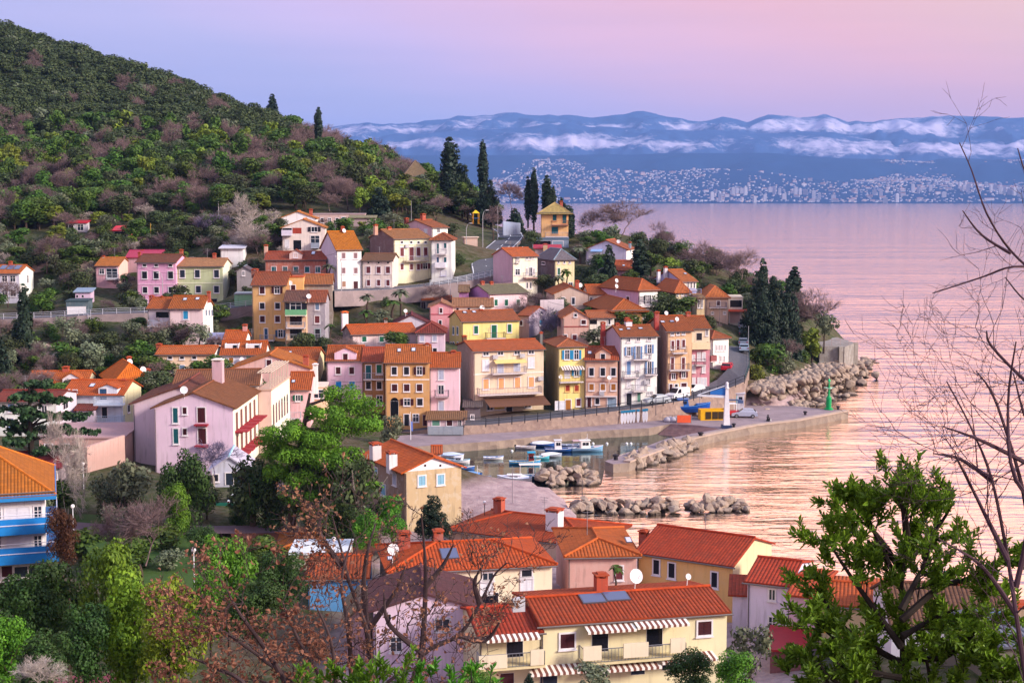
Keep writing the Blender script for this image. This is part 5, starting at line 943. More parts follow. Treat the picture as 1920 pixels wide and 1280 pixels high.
PK = [(-200, 262), (600, 237), (640, 234), (700, 230), (760, 232), (810, 226), (860, 217), (900, 219), (950, 207), (1000, 212), (1060, 214), (1110, 222), (1140, 219), (1170, 212), (1205, 208), (1250, 218), (1290, 226), (1320, 224), (1355, 217), (1400, 229), (1440, 216), (1500, 219), (1550, 216), (1590, 229), (1640, 227), (1700, 222), (1760, 216), (1790, 215), (1850, 220), (1920, 222), (2120, 226)]
PK = [(x_ + 0, y_) for x_, y_ in PK]
ridge('mountains', PK, 17500, 200, 3000, landmat('haze blue mountain rock and snow', '#27406e', '#3a5484', (840, 250), .0007), seed=3, nx=420, rows=60)  # haze blue mixed into the rock colour, on top of the haze volume
ridge('snowy_hills', [(-200, 262), (640, 262), (800, 250), (900, 244), (960, 238), (1020, 234), (1070, 230), (1100, 236), (1200, 244), (1300, 246), (1340, 242), (1420, 250), (1500, 246), (1560, 250), (1640, 262), (1760, 258), (1920, 262), (2120, 262)], 15600, 200, 1600, landmat('haze blue hill rock and snow', '#27406e', '#385282', (590, 190), .0008), seed=8, nx=420, rows=60)  # hill rock coloured blue as if seen through haze
ridge('foothills', [(-200, 292), (660, 291), (900, 292), (1000, 291), (1150, 290), (1250, 288), (1440, 287), (1500, 292), (1600, 298), (1660, 299), (1730, 304), (1780, 296), (1850, 300), (1920, 299), (2120, 298)], 13900, 120, 1500, landmat('haze blue foothill scrub', '#142a50', '#213f68', None, .002), seed=5)  # scrub colour blued to add to the haze
SLOPE = [(10200, 0.0), (10260, 4.0), (10600, 35), (11200, 90), (11900, 160), (12600, 240), (13600, 330)]
def fz(Y): return float(np.interp(Y, [a for a, b in SLOPE], [b for a, b in SLOPE]))
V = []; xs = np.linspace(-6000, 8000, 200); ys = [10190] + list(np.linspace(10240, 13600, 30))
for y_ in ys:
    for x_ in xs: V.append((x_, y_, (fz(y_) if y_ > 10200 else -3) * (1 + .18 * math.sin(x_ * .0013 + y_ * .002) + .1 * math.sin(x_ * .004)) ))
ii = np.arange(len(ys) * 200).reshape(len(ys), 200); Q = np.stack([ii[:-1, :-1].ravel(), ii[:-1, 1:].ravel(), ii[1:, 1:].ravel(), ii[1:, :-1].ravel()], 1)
tag(link('far_shore', mesh_np('far_shore', V, Q, landmat('haze blue far shore scrub', '#12264a', '#1f3c66', None, .003), True)), kind='structure')  # blue of the distant haze painted into the scrub colour
def fgz(x_, y_): return fz(y_) * (1 + .18 * math.sin(x_ * .0013 + y_ * .002) + .1 * math.sin(x_ * .004))
# city blocks
cmat = []
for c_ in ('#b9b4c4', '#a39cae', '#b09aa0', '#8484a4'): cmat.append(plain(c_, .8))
rc_ = random.Random(5)
def block(w_, d_, h_, mi, towerish=False):
    mb = MB(); mb.box((-w_ / 2, -d_ / 2, -6), (w_ / 2, d_ / 2, h_), 0)
    if towerish:
        mb.box((-w_ * .2, -d_ * .2, h_), (w_ * .2, d_ * .2, h_ + 3), 0)
        for k in range(int(h_ / 6)): mb.box((-w_ / 2 - .3, -d_ / 2 - .5, 3 + k * 6), (w_ / 2 + .3, -d_ / 2 - .01, 4.8 + k * 6), 1)
    else:
        mb.hexa([(-w_ / 2 - .5, -d_ / 2 - .5, h_), (w_ / 2 + .5, -d_ / 2 - .5, h_), (w_ / 2 + .5, d_ / 2 + .5, h_), (-w_ / 2 - .5, d_ / 2 + .5, h_), (-w_ / 2, -.1, h_ + 3), (w_ / 2, -.1, h_ + 3), (w_ / 2, .1, h_ + 3), (-w_ / 2, .1, h_ + 3)], 1)
    me = bpy.data.meshes.new('city_building'); me.from_pydata(mb.v, [], mb.f); me.materials.append(cmat[mi]); me.materials.append(cmat[3] if towerish else plain('#9c5a48', .8)); me.polygons.foreach_set('material_index', mb.m); return me
tow = [block(26, 16, 62, 0, True), block(22, 18, 48, 0, True), block(34, 15, 40, 1, True)]
TW = [(1140 + (x_ - 0) * 0, 0) for x_ in ()]
tpx = [(1375, 352), (1382, 350), (1391, 349), (1398, 352), (1434, 364), (1444, 348), (1452, 352), (1462, 352), (1470, 360), (1492, 354), (1500, 352), (1510, 352), (1526, 360), (1537, 360), (1563, 362), (1712, 350), (1722, 352), (1640, 352), (1652, 356), (1800, 346), (1808, 350), (1815, 352), (1858, 350), (1866, 348), (1876, 354), (1884, 354), (1893, 355), (1902, 356), (1911, 358), (1918, 360), (1335, 362), (1250, 345), (1660, 368), (1682, 366), (1745, 350), (1770, 358), (1350, 366), (1415, 370)]
def yfor(py):     # distance on the far slope that shows at this row
    best = min(((abs(proj((0, Y_, fz(Y_)))[1] - py), Y_) for Y_ in range(10260, 13600, 40)), key=lambda q: q[0]); return best[1]
for i, (a, b) in enumerate(tpx):
    Y_ = yfor(b + 13); x_ = P(a, b, Y_).x; o = link('apartment_tower', tow[i % 3], None, (x_, Y_, fgz(x_, Y_))); o.rotation_euler[2] = rc_.uniform(-.4, .4)
    tag(o, 'tall white apartment tower in the city across the bay', 'tower block', 'tower blocks of the far city')
hm = [block(rc_.uniform(20, 46), rc_.uniform(12, 24), rc_.uniform(8, 22), rc_.randrange(3)) for _ in range(8)]
zones = [(900, 1350, 318, 352, 1.3), (1000, 1700, 308, 330, 1.0), (1090, 1920, 345, 372, 1.5), (1600, 1920, 318, 360, 1.0), (900, 1920, 374, 379, .5), (1500, 1700, 306, 312, .2), (920, 1050, 330, 372, .4), (1700, 1920, 306, 312, .25)]
def citypos():
    tot = sum(z_[4] for z_ in zones); k = rc_.uniform(0, tot)
    for z_ in zones:
        k -= z_[4]
        if k <= 0: break
    py = rc_.gauss((z_[2] + z_[3]) / 2, (z_[3] - z_[2]) / 3.2); px = rc_.uniform(z_[0], z_[1]); Y_ = yfor(max(292, min(379, py))) + rc_.uniform(-20, 20); x_ = P(px, py, Y_).x; return x_, Y_
for i in range(260):
    x_, Y_ = citypos(); o = link('city_building', hm[i % 8], None, (x_, Y_, fgz(x_, Y_))); o.rotation_euler[2] = rc_.uniform(-.5, .5)
    tag(o, 'pale building in the hazy city across the bay', 'building', 'buildings of the far city')
VV = []; QQ = []; MM = []
for i in range(3800):
    x_, Y_ = citypos(); w_, d_, h_ = rc_.uniform(7, 19), rc_.uniform(8, 15), rc_.uniform(4, 11); z_ = fgz(x_, Y_); a = rc_.uniform(-.5, .5); ca, sa = math.cos(a), math.sin(a); b = len(VV)
    for zz in (-5, h_):
        for u_, v_ in ((-1, -1), (1, -1), (1, 1), (-1, 1)): VV.append((x_ + (u_ * ca * w_ - v_ * sa * d_) / 2, Y_ + (u_ * sa * w_ + v_ * ca * d_) / 2, z_ + zz))
    QQ += [[b, b + 1, b + 5, b + 4], [b + 1, b + 2, b + 6, b + 5], [b + 2, b + 3, b + 7, b + 6], [b + 3, b, b + 4, b + 7], [b + 4, b + 5, b + 6, b + 7]]; k = rc_.randrange(4); MM += [k] * 4 + [rc_.choice((k, 4, 4))]
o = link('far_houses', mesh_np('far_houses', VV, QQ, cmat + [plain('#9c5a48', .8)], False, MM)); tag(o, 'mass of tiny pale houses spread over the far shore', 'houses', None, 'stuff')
# haze
mb = MB(); mb.box((-16000, -900, -8), (18000, 23000, 1230)); hz = mb.build('haze', None or bpy.data.materials.new('haze')); hm_ = hz.data.materials[0]; hm_.use_nodes = True; nt = hm_.node_tree; nt.nodes.clear()
om = N(nt, 'ShaderNodeOutputMaterial'); pv = N(nt, 'ShaderNodeVolumePrincipled'); pv.inputs['Density'].default_value = HAZE_D = 5.0e-5
pv.inputs['Color'].default_value = (.24, .44, 1.0, 1); pv.inputs['Anisotropy'].default_value = 0.0; nt.links.new(pv.outputs[0], om.inputs['Volume']); tag(hz, kind='stuff')
# ------------------------------------------------------------ quay, moles, roads
QZ = 1.2
def poly_solid(name, pts, z1, z0, mats, kind='structure'):
    mb = MB(); n = len(pts); top = [(p.x, p.y, z1) for p in pts]
    ar = sum(top[i][0] * top[(i + 1) % n][1] - top[(i + 1) % n][0] * top[i][1] for i in range(n))
    if ar < 0: top = top[::-1]
    mb.face(top, [(p[0], p[1]) for p in top], 0)
    for i in range(n):
        a, b = top[i], top[(i + 1) % n]; mb.face([(a[0], a[1], z0), (b[0], b[1], z0), b, a], None, 1)
    o = mb.build(name, mats); return tag(o, kind=kind) if kind else o
pave = stone('quay paving', '#85767e', '#ab98a0', .6, bstr=.3); qwall = stone('quay wall stone', '#7a6a68', '#b5a294', .9, bstr=1.0)
asph = stone('asphalt', '#55545f', '#66656f', 3.0, bstr=.2); 
qp = [(700, 848), (765, 838), (936, 826), (1100, 808), (1217, 802), (1258, 794), (1310, 797), (1350, 804), (1293, 813.5), (1247, 823), (1158, 856), (1134, 864), (1150, 870), (1180, 867), (1297, 824), (1340, 814), (1417, 798.5), (1495, 789.5), (1591, 771), (1575, 768.5), (1545, 767), (1493, 761), (1391, 759), (1380, 750), (1240, 772), (1140, 787), (1032, 797), (911, 804), (700, 820)]
poly_solid('quay', [PZ(x_, y_, QZ) for x_, y_ in qp], QZ, -3, [pave, qwall])
mb = MB(); q = [PZ(1217, 802, QZ), PZ(1258, 794, QZ), PZ(1310, 797, QZ), PZ(1350, 804, QZ), PZ(1293, 813.5, QZ)]
mb.face([(q[4].x - 6, q[4].y - 2.5, -.7), (q[3].x, q[3].y, QZ - .02), (q[2].x, q[2].y, QZ - .02), (q[1].x, q[1].y, QZ - .02), (q[0].x, q[0].y - 1, -.7)]); tag(mb.build('slipway', stone('slipway stone', '#6a4c50', '#84686a', 1.0)), kind='structure')
# coping line of the pier
mb = MB(); cpx = [PZ(*p_, QZ) for p_ in ((1180, 867), (1297, 824), (1340, 814), (1417, 798.5), (1495, 789.5), (1591, 771))]
for a, b in zip(cpx[:-1], cpx[1:]):
    d = (b - a).normalized(); n_ = Vector((-d.y, d.x, 0)); mb.hexa([a - n_ * .12, b - n_ * .12, b + n_ * .9, a + n_ * .9] + [p + Vector((0, 0, .22)) for p in (a - n_ * .12, b - n_ * .12, b + n_ * .9, a + n_ * .9)])
tag(mb.build('pier_coping', stone('coping stone', '#b09a8c', '#c9b0a8', .8)), kind='structure')
def strip(name, A, B, mat, lift=.12, down=1.5, sidemat=None):
    mb = MB(); L_ = 0
    for i in range(len(A) - 1):
        a, b, c, d = A[i].copy(), A[i + 1].copy(), B[i + 1].copy(), B[i].copy()
        for p in (a, b, c, d): p.z += lift
        mb.face([a, b, c, d], [(p.x, p.y) for p in (a, b, c, d)], 0)
        for p_, q_ in ((a, b), (c, d)):
            lo1 = Vector((p_.x, p_.y, p_.z - down)); lo2 = Vector((q_.x, q_.y, q_.z - down)); mb.face([lo1, lo2, q_, p_], None, 1)
    return tag(mb.build(name, [mat, sidemat or mat]), kind='structure')
def dense(pts, step=3.0):
    out_ = []
    for a, b in zip(pts[:-1], pts[1:]):
        n = max(1, int((b - a).length / step)); out_ += [a.lerp(b, i / n) for i in range(n)]
    return out_ + [pts[-1]]
def offset(pts, w_):
    o = []
    for i, p in enumerate(pts):
        d = pts[min(i + 1, len(pts) - 1)] - pts[max(i - 1, 0)]; d.z = 0; d.normalize(); o.append(p + Vector((-d.y, d.x, 0)) * w_)
    return o
strip('harbour_street', RS_OUT, RS_IN, asph, .06, 5.5, stone('retaining wall', '#806c6a', '#b39c90', 1.3))
ext = [P(740, 812, 216), RS_OUT[0]]; exi = [P(740, 800, 219), RS_IN[0]]
strip('harbour_street', ext, exi, asph, .05, 5, stone('retaining wall', '#806c6a', '#b39c90', 1.3))
RUc = dense(RU, 4); strip('upper_road', offset(RUc, 3.2), offset(RUc, -3.2), asph, .35, 3.0, stone('road wall', '#83767c', '#a8969a', .7))
RLc = dense(RL, 4); strip('lower_road', offset(RLc, 2.8), offset(RLc, -2.8), asph, .35, 4.5, stone('road wall', '#83767c', '#a8969a', .7))
def lines(name, pts, w_, lift, dash=None):
    mb = MB(); a_ = offset(pts, w_ - .09); b_ = offset(pts, w_ + .09)
    for i in range(len(pts) - 1):
        if dash and i % 2: continue
        mb.face([p + Vector((0, 0, lift)) for p in (a_[i], a_[i + 1], b_[i + 1], b_[i])])
    return tag(mb.build(name, plain('#e6e6ee', .6)), kind='structure')
lines('road_edge_line', RUc, 2.9, .356); lines('road_edge_line', RUc, -2.9, .356); lines('road_centre_line', RUc, 0, .357, True)
mb = MB()
for k in range(8):
    c_ = P(*T(4, 265 + k * 27, 490), 348); c_.z = RU[9].z + .37; mb.face([c_ + Vector(v) for v in ((-.28, -1.2, 0), (.28, -1.2, 0), (.28, 1.2, 0), (-.28, 1.2, 0))])
tag(mb.build('zebra_crossing', plain('#e6e6ee', .6)), kind='structure')
def fence(name, pts, h_, col, label, step=2.0, r=.035, rails=3, base=.05, cat='railing'):
    o = empty(name, pts[0], 0, label, cat); o0 = pts[0]; P_ = dense(pts, step); pm = MB(); rm_ = MB()
    for p in P_: q = p - o0; pm.box((q.x - r, q.y - r, q.z - .3), (q.x + r, q.y + r, q.z + h_ + base))
    for k in range(rails):
        zz = base + h_ * (k + 1) / rails - .03
        rm_.tube([(p - o0) + Vector((0, 0, zz)) for p in P_], r * .8, 4)
    pm.build('posts', plain(col, .5), o); rm_.build('rails', plain(col, .5), o); return o
up = Vector((0, 0, .06))
fence('railing', [p + up for p in RS_OUT[:8]], 1.1, '#23242e', 'long dark railing along the top of the harbour retaining wall', 2.0, .06, 2)
fence('railing', [p + up for p in RS_OUT[7:]], 1.1, '#2a4650', 'dark green railing beside the curving street with the parked cars', 1.8, .055, 3)
fence('railing', [p + Vector((0, -.2, .35)) for p in offset(RUc, -3.1)[4:int(len(RUc) * .52)]], 1.1, '#d9dbe6', 'white railing on the valley side of the upper road', 1.6, .04, 4)
fence('railing', [p + Vector((0, 0, .35)) for p in offset(RLc, -2.7)], 1.0, '#c4c4d4', 'pale railing along the left village road', 2.0, .04, 3)
fence('railing', [PZ(x_, y_, QZ) for x_, y_ in ((1243, 789), (1260, 790), (1285, 792))], 1.0, '#6a6470', 'short dark railing at the head of the slipway', 1.5, .035, 2)
st = [P(*T(1, 720, 985), 262), P(*T(1, 845, 1065), 258)]; fence('stair_railing', st, 1.1, '#d9d9ea', 'white stair railing stepping down from the left road', .8, .04, 2)
# ------------------------------------------------------------ generic small makers
def icorock(seed, s=1.0, flat=.75):
    import bmesh
    bm = bmesh.new(); bmesh.ops.create_icosphere(bm, subdivisions=2, radius=1.0); r = random.Random(seed)
    pl = [(Vector((r.gauss(0, 1), r.gauss(0, 1), r.gauss(0, 1))).normalized(), r.uniform(.38, .78)) for _ in range(14)]
    for v in bm.verts:
        for n_, d_ in pl:
            k = v.co.dot(n_)
            if k > d_: v.co -= n_ * (k - d_)
        v.co *= 1 + r.uniform(-.05, .05); v.co.z *= flat
    me = bpy.data.meshes.new('rock'); bm.to_mesh(me); bm.free(); me.materials.append(rockm); return me
def rockmat():
    m, nt, b = newmat('shore rock'); _set(b, Roughness=.9, **{'Specular IOR Level': .2}); tc = N(nt, 'ShaderNodeTexCoord'); oi = N(nt, 'ShaderNodeObjectInfo'); g = N(nt, 'ShaderNodeNewGeometry')
    n1 = N(nt, 'ShaderNodeTexNoise', Scale=1.6, Detail=8.0, Roughness=.7); nt.links.new(g.outputs['Position'], n1.inputs['Vector'])
    a = mixc(nt, n1.outputs['Fac'], '#64564f', '#c8b4a6'); a = mixc(nt, math_(nt, 'MULTIPLY', oi.outputs['Random'], .4), a, '#9a8078')
    sp = N(nt, 'ShaderNodeSeparateXYZ'); nt.links.new(g.outputs['Position'], sp.inputs[0]); wet = math_(nt, 'MULTIPLY', math_(nt, 'SUBTRACT', .55, math_(nt, 'ADD', sp.outputs[2], math_(nt, 'MULTIPLY', n1.outputs['Fac'], .4))), 4.0, clamp=True)
    a = mixc(nt, math_(nt, 'MULTIPLY', wet, .8), a, '#2f2826'); nt.links.new(a, b.inputs['Base Color']); bump(nt, b, n1.outputs['Fac'], .9, .25); return m
rockm = rockmat(); ROCKS = [icorock(s_) for s_ in range(8)]
rr_ = random.Random(21)
def rocks_line(pts, n, wid, size, zmax, label, group, cover=2):
    D_ = [(pts[i + 1] - pts[i]).length for i in range(len(pts) - 1)]; tot = sum(D_)
    for i in range(n):
        k = rr_.uniform(0, tot); j = 0
        while j < len(D_) - 1 and k > D_[j]: k -= D_[j]; j += 1
        a, b = pts[j], pts[j + 1]; p = a.lerp(b, k / D_[j]); d = (b - a).normalized(); nn = Vector((-d.y, d.x, 0)); o_ = rr_.uniform(-1, 1)
        s_ = rr_.uniform(*size); z_ = (1 - abs(o_)) * zmax * rr_.uniform(.4, 1) - .2
        o = link('rock', ROCKS[rr_.randrange(8)], None, (p.x + nn.x * o_ * wid, p.y + nn.y * o_ * wid, z_)); o.scale = (s_ * rr_.uniform(.8, 1.3), s_, s_ * rr_.uniform(.7, 1)); o.rotation_euler = (rr_.uniform(-.4, .4), rr_.uniform(-.4, .4), rr_.uniform(0, 6)); tag(o, label, 'rock', group)
rocks_line([PZ(1010, 905, 0), PZ(1060, 903, 0), PZ(1120, 900, 0)], 75, 2.6, (.7, 1.25), 2.5, 'pale boulder in the mound between the beach and the harbour mouth', 'boulders of the inner breakwater')
rocks_line([PZ(1068, 955, 0), PZ(1200, 957, 0), PZ(1320, 956, 0), PZ(1392, 952, 0)], 120, 2.0, (.7, 1.15), 1.7, 'grey boulder in the low detached breakwater off the beach', 'boulders of the beach breakwater')
rocks_line([PZ(1178, 876, 0), PZ(1230, 860, 0), PZ(1290, 838, 0)], 85, 1.9, (.7, 1.45), 2.3, 'brown boulder piled against the mole by the harbour entrance', 'boulders along the mole')
# rocky point: many small rocks grown together, one mass
def rockmass(name, pxs, n, size, label, zfun, seed=3):
    r = random.Random(seed); V = []; Q = []; src = [np.array([v.co[:] for v in m.vertices]) for m in ROCKS]; fs = [np.array([list(p.vertices) for p in m.polygons]) for m in ROCKS]; off = 0
    for i in range(n):
        j = r.randrange(len(pxs)); a = pxs[j]; px = r.gauss(a[0], a[2]); py = r.gauss(a[1], a[3]); p = PZ(px, py, a[4]); k = r.randrange(8); s_ = r.uniform(*size); th = r.uniform(0, 6.28)
        M = np.array(Matrix.Rotation(th, 3, 'Z') @ Matrix.Rotation(r.uniform(-.6, .6), 3, 'X')); v = (src[k] * np.array([s_ * 1.3, s_, s_ * r.uniform(.6, 1.4)])) @ M.T + np.array([p.x, p.y, zfun(p, a)]); V.append(v); Q.append(fs[k] + off); off += len(v)
    o = link(name, mesh_np(name, np.concatenate(V), np.concatenate(Q), rockm)); return tag(o, label, 'rocks', None, 'stuff')
pts_ = []
for t_ in np.linspace(0, 1, 14):
    pts_.append((1425 + t_ * 140, 716 - t_ * 34, 12, 5, 4.6)); pts_.append((1415 + t_ * 185, 745 - t_ * 62, 16, 9, 1.5)); pts_.append((1440 + t_ * 150, 722 - t_ * 38, 14, 7, 3.0))
for q_ in ((1590, 672, 6, 8, 2.0), (1545, 668, 14, 6, 3.5), (1575, 690, 14, 12, 1.0), (1598, 700, 7, 7, .5), (1470, 752, 30, 5, .8), (1530, 738, 30, 6, .6)): pts_ += [q_] * 3
rockmass('shore_rocks', pts_, 3000, (.35, 1.3), 'jagged grey rocks sloping into the sea under the point', lambda p, a: a[4] - .8)
o = link('rock', ROCKS[2], None, PZ(1616, 720, 0)); o.scale = (1.7, 1.3, 1.5); tag(o, 'single dark rock standing in the water off the point', 'rock')
rockmass('shore_rocks', [(1622, 674, 6, 2, .3), (1628, 678, 6, 2, .2)], 26, (.8, 1.6), 'dark flat rocks out in the sea beyond the bunker', lambda p, a: a[4] - .5, 9)
for s_, reg in ((4, [(330, 430, 40, 8, 0), (290, 425, 25, 6, 0), (410, 400, 25, 8, 0), (215, 440, 40, 6, 0)]), (5, [(140, 665, 50, 14, 0), (170, 690, 20, 8, 0)])):
    V = []; Q = []; off = 0; r = random.Random(s_); src = [np.array([v.co[:] for v in m.vertices]) for m in ROCKS]; fs = [np.array([list(p.vertices) for p in m.polygons]) for m in ROCKS]
    for i in range(170):
        a = reg[i % len(reg)]; Y0 = 325 if s_ == 4 else 243; px, py = r.gauss(a[0], a[2]), r.gauss(a[1], a[3]); p = P(px, py, Y0 + r.uniform(-6, 6)); p.z = gz(p.x, p.y); k = r.randrange(8); z_ = r.uniform(.3, 1.3)
        V.append(src[k] * z_ + np.array(p)); Q.append(fs[k] + off); off += len(src[k])
    tag(link('loose_rocks', mesh_np('loose_rocks', np.concatenate(V), np.concatenate(Q), rockm)), 'scattered pale stones on the ' + ('upper terraces' if s_ == 4 else 'bank under the left road'), 'rocks', None, 'stuff')
# concrete bunker on the point
p = PZ(1535, 688, 1.5); b = empty('concrete_bunker', (0, 0, 0), 0, 'big bare concrete block with a railing on the rocky point', 'bunker')
def bpt(px, py, Y): v = P(px, py, Y); return v
Yb = 286; A1, A2, A3 = P(1537, 650, Yb), P(1575, 652, Yb), P(1603, 646, Yb + 8); zt = A1.z
back = Vector((-2, 14, 0)); mb = MB()
fl = [(A1.x, A1.y), (A2.x, A2.y), (A2.x + .8, A2.y - .5), (A3.x, A3.y), (A3.x - 1, A3.y + 12), (A1.x + 1, A1.y + 12)]
top = [(x_, y_, zt) for x_, y_ in fl]; mb.face(top)
for i in range(6): a_, b_ = top[i], top[(i + 1) % 6]; mb.face([(a_[0], a_[1], -1), (b_[0], b_[1], -1), b_, a_])
mb.build('wall', plaster('#8f8684', .8), b)
for k in (A2, A3): mb = MB(); mb.box((k.x - .3, k.y - .8, -1), (k.x + .5, k.y + .1, zt + .05)); mb.build('buttress', plaster('#a89c92', .6), b)
rb = MB()
for i in range(7): rb.box((A1.x + 3 + i * 1.8, A1.y + 3, zt), (A1.x + 3.07 + i * 1.8, A1.y + 3.07, zt + 1.1))
rb.tube([(A1.x + 3, A1.y + 3.03, zt + 1.1), (A1.x + 14, A1.y + 3.03, zt + 1.1)], .04, 4); rb.tube([(A1.x + 3, A1.y + 3.03, zt + .6), (A1.x + 14, A1.y + 3.03, zt + .6)], .03, 4); rb.build('railing', plain('#b9a2a2', .5), b)
def wallseg(label, pts, h_, th_, mat, name='stone_wall'):
    o = empty(name, pts[0], 0, label, 'wall'); mb = MB(); o0 = pts[0]
    for a, b_ in zip(pts[:-1], pts[1:]):
        d = b_ - a; d.z = 0; d.normalize(); n_ = Vector((-d.y, d.x, 0)) * th_ / 2; a2 = a - o0; b2 = b_ - o0; lo = Vector((0, 0, -2.5)); hi = Vector((0, 0, h_))
        mb.hexa([a2 - n_ + lo, b2 - n_ + lo, b2 + n_ + lo, a2 + n_ + lo, a2 - n_ + hi, b2 - n_ + hi, b2 + n_ + hi, a2 + n_ + hi])
    mb.build('masonry', mat, o); return o
sw_ = stone('dry stone', '#8f7f80', '#b8a59c', 1.6)
wallseg('long rose stone terrace wall at the upper left', [P(*T(1, 280, 540), 303), P(*T(1, 800, 545), 303)], 1.2, .5, sw_)
wallseg('pale terrace wall with stone steps under the red huts', [P(*T(1, 440, 492), 310), P(*T(1, 800, 490), 311)], 1.1, .5, stone('pale wall', '#b39c94', '#cdb8a8', 1.2))
wallseg('upper stone terrace wall below the red huts', [P(*T(1, 500, 385), 318), P(*T(1, 800, 400), 318)], 1.0, .5, sw_)
wallseg('beige retaining wall on the inside of the road bend', [P(*T(3, 1270, 730), 308), P(*T(3, 1400, 640), 322), P(*T(3, 1520, 560), 333)], 2.2, .5, stone('pale wall', '#b39c94', '#cdb8a8', 1.2))
wallseg('low pink boundary wall under the flat pink building', [P(*T(2, 1320, 300), 325), P(*T(2, 1820, 330), 322)], 1.3, .4, sw_)
wallseg('white balustrade wall of the terrace left of the beige gable', [P(*T(4, 645, 1225), 268), P(*T(4, 900, 1215), 268)], 1.2, .25, plaster('#e4d4e0', .1))
wallseg('blue wall beside the top of the upper road', [P(*T(4, 245, 390), 352), P(*T(4, 430, 410), 356)], 1.8, .3, plaster('#8f9cc0', .3))
wallseg('sloping salmon garden wall in front of the terrace building', [P(*T(15, 735, 165), 168), P(*T(15, 1058, 60), 176)], 1.2, .4, plaster('#c99a94', .3))
# ------------------------------------------------------------ boats
def hull_mb(L_, B_, H_, sheer=.5, tr=.75):
    n = 14; rings = []
    for i in range(n + 1):
        t_ = i / n; w_ = B_ / 2 * (tr + (1 - tr) * math.sin(min(1, t_ * 2.2) * math.pi / 2)) * (1 - max(0, (t_ - .45) / .55) ** 2.2) ** .8
        w_ = max(w_, .015); zt = H_ * (.72 + sheer * (t_ - .35) ** 2 * 2); x_ = (t_ - .5) * L_; zk = -.25 * H_ + max(0, t_ - .8) * H_ * 1.2
        rings.append([(x_ + max(0, t_ - .7) * .3, -w_, zt), (x_, -w_ * .86, zt * .45), (x_, -w_ * .45, zk * .6), (x_, 0, zk), (x_, w_ * .45, zk * .6), (x_, w_ * .86, zt * .45), (x_ + max(0, t_ - .7) * .3, w_, zt)])
    mb = MB()
    for i in range(n):
        for k in range(6): mb.face([rings[i][k], rings[i][k + 1], rings[i + 1][k + 1], rings[i + 1][k]][::-1], None, 1 if k in (2, 3) else 0)
    mb.face(rings[0], None, 0)
    for i in range(n):      # gunwale
        for k, sg in ((0, 1), (6, -1)):
            a, b_ = Vector(rings[i][k]), Vector(rings[i + 1][k]); mb.tube([a, b_], .05, 4, 2, cap=False)
    return mb, rings
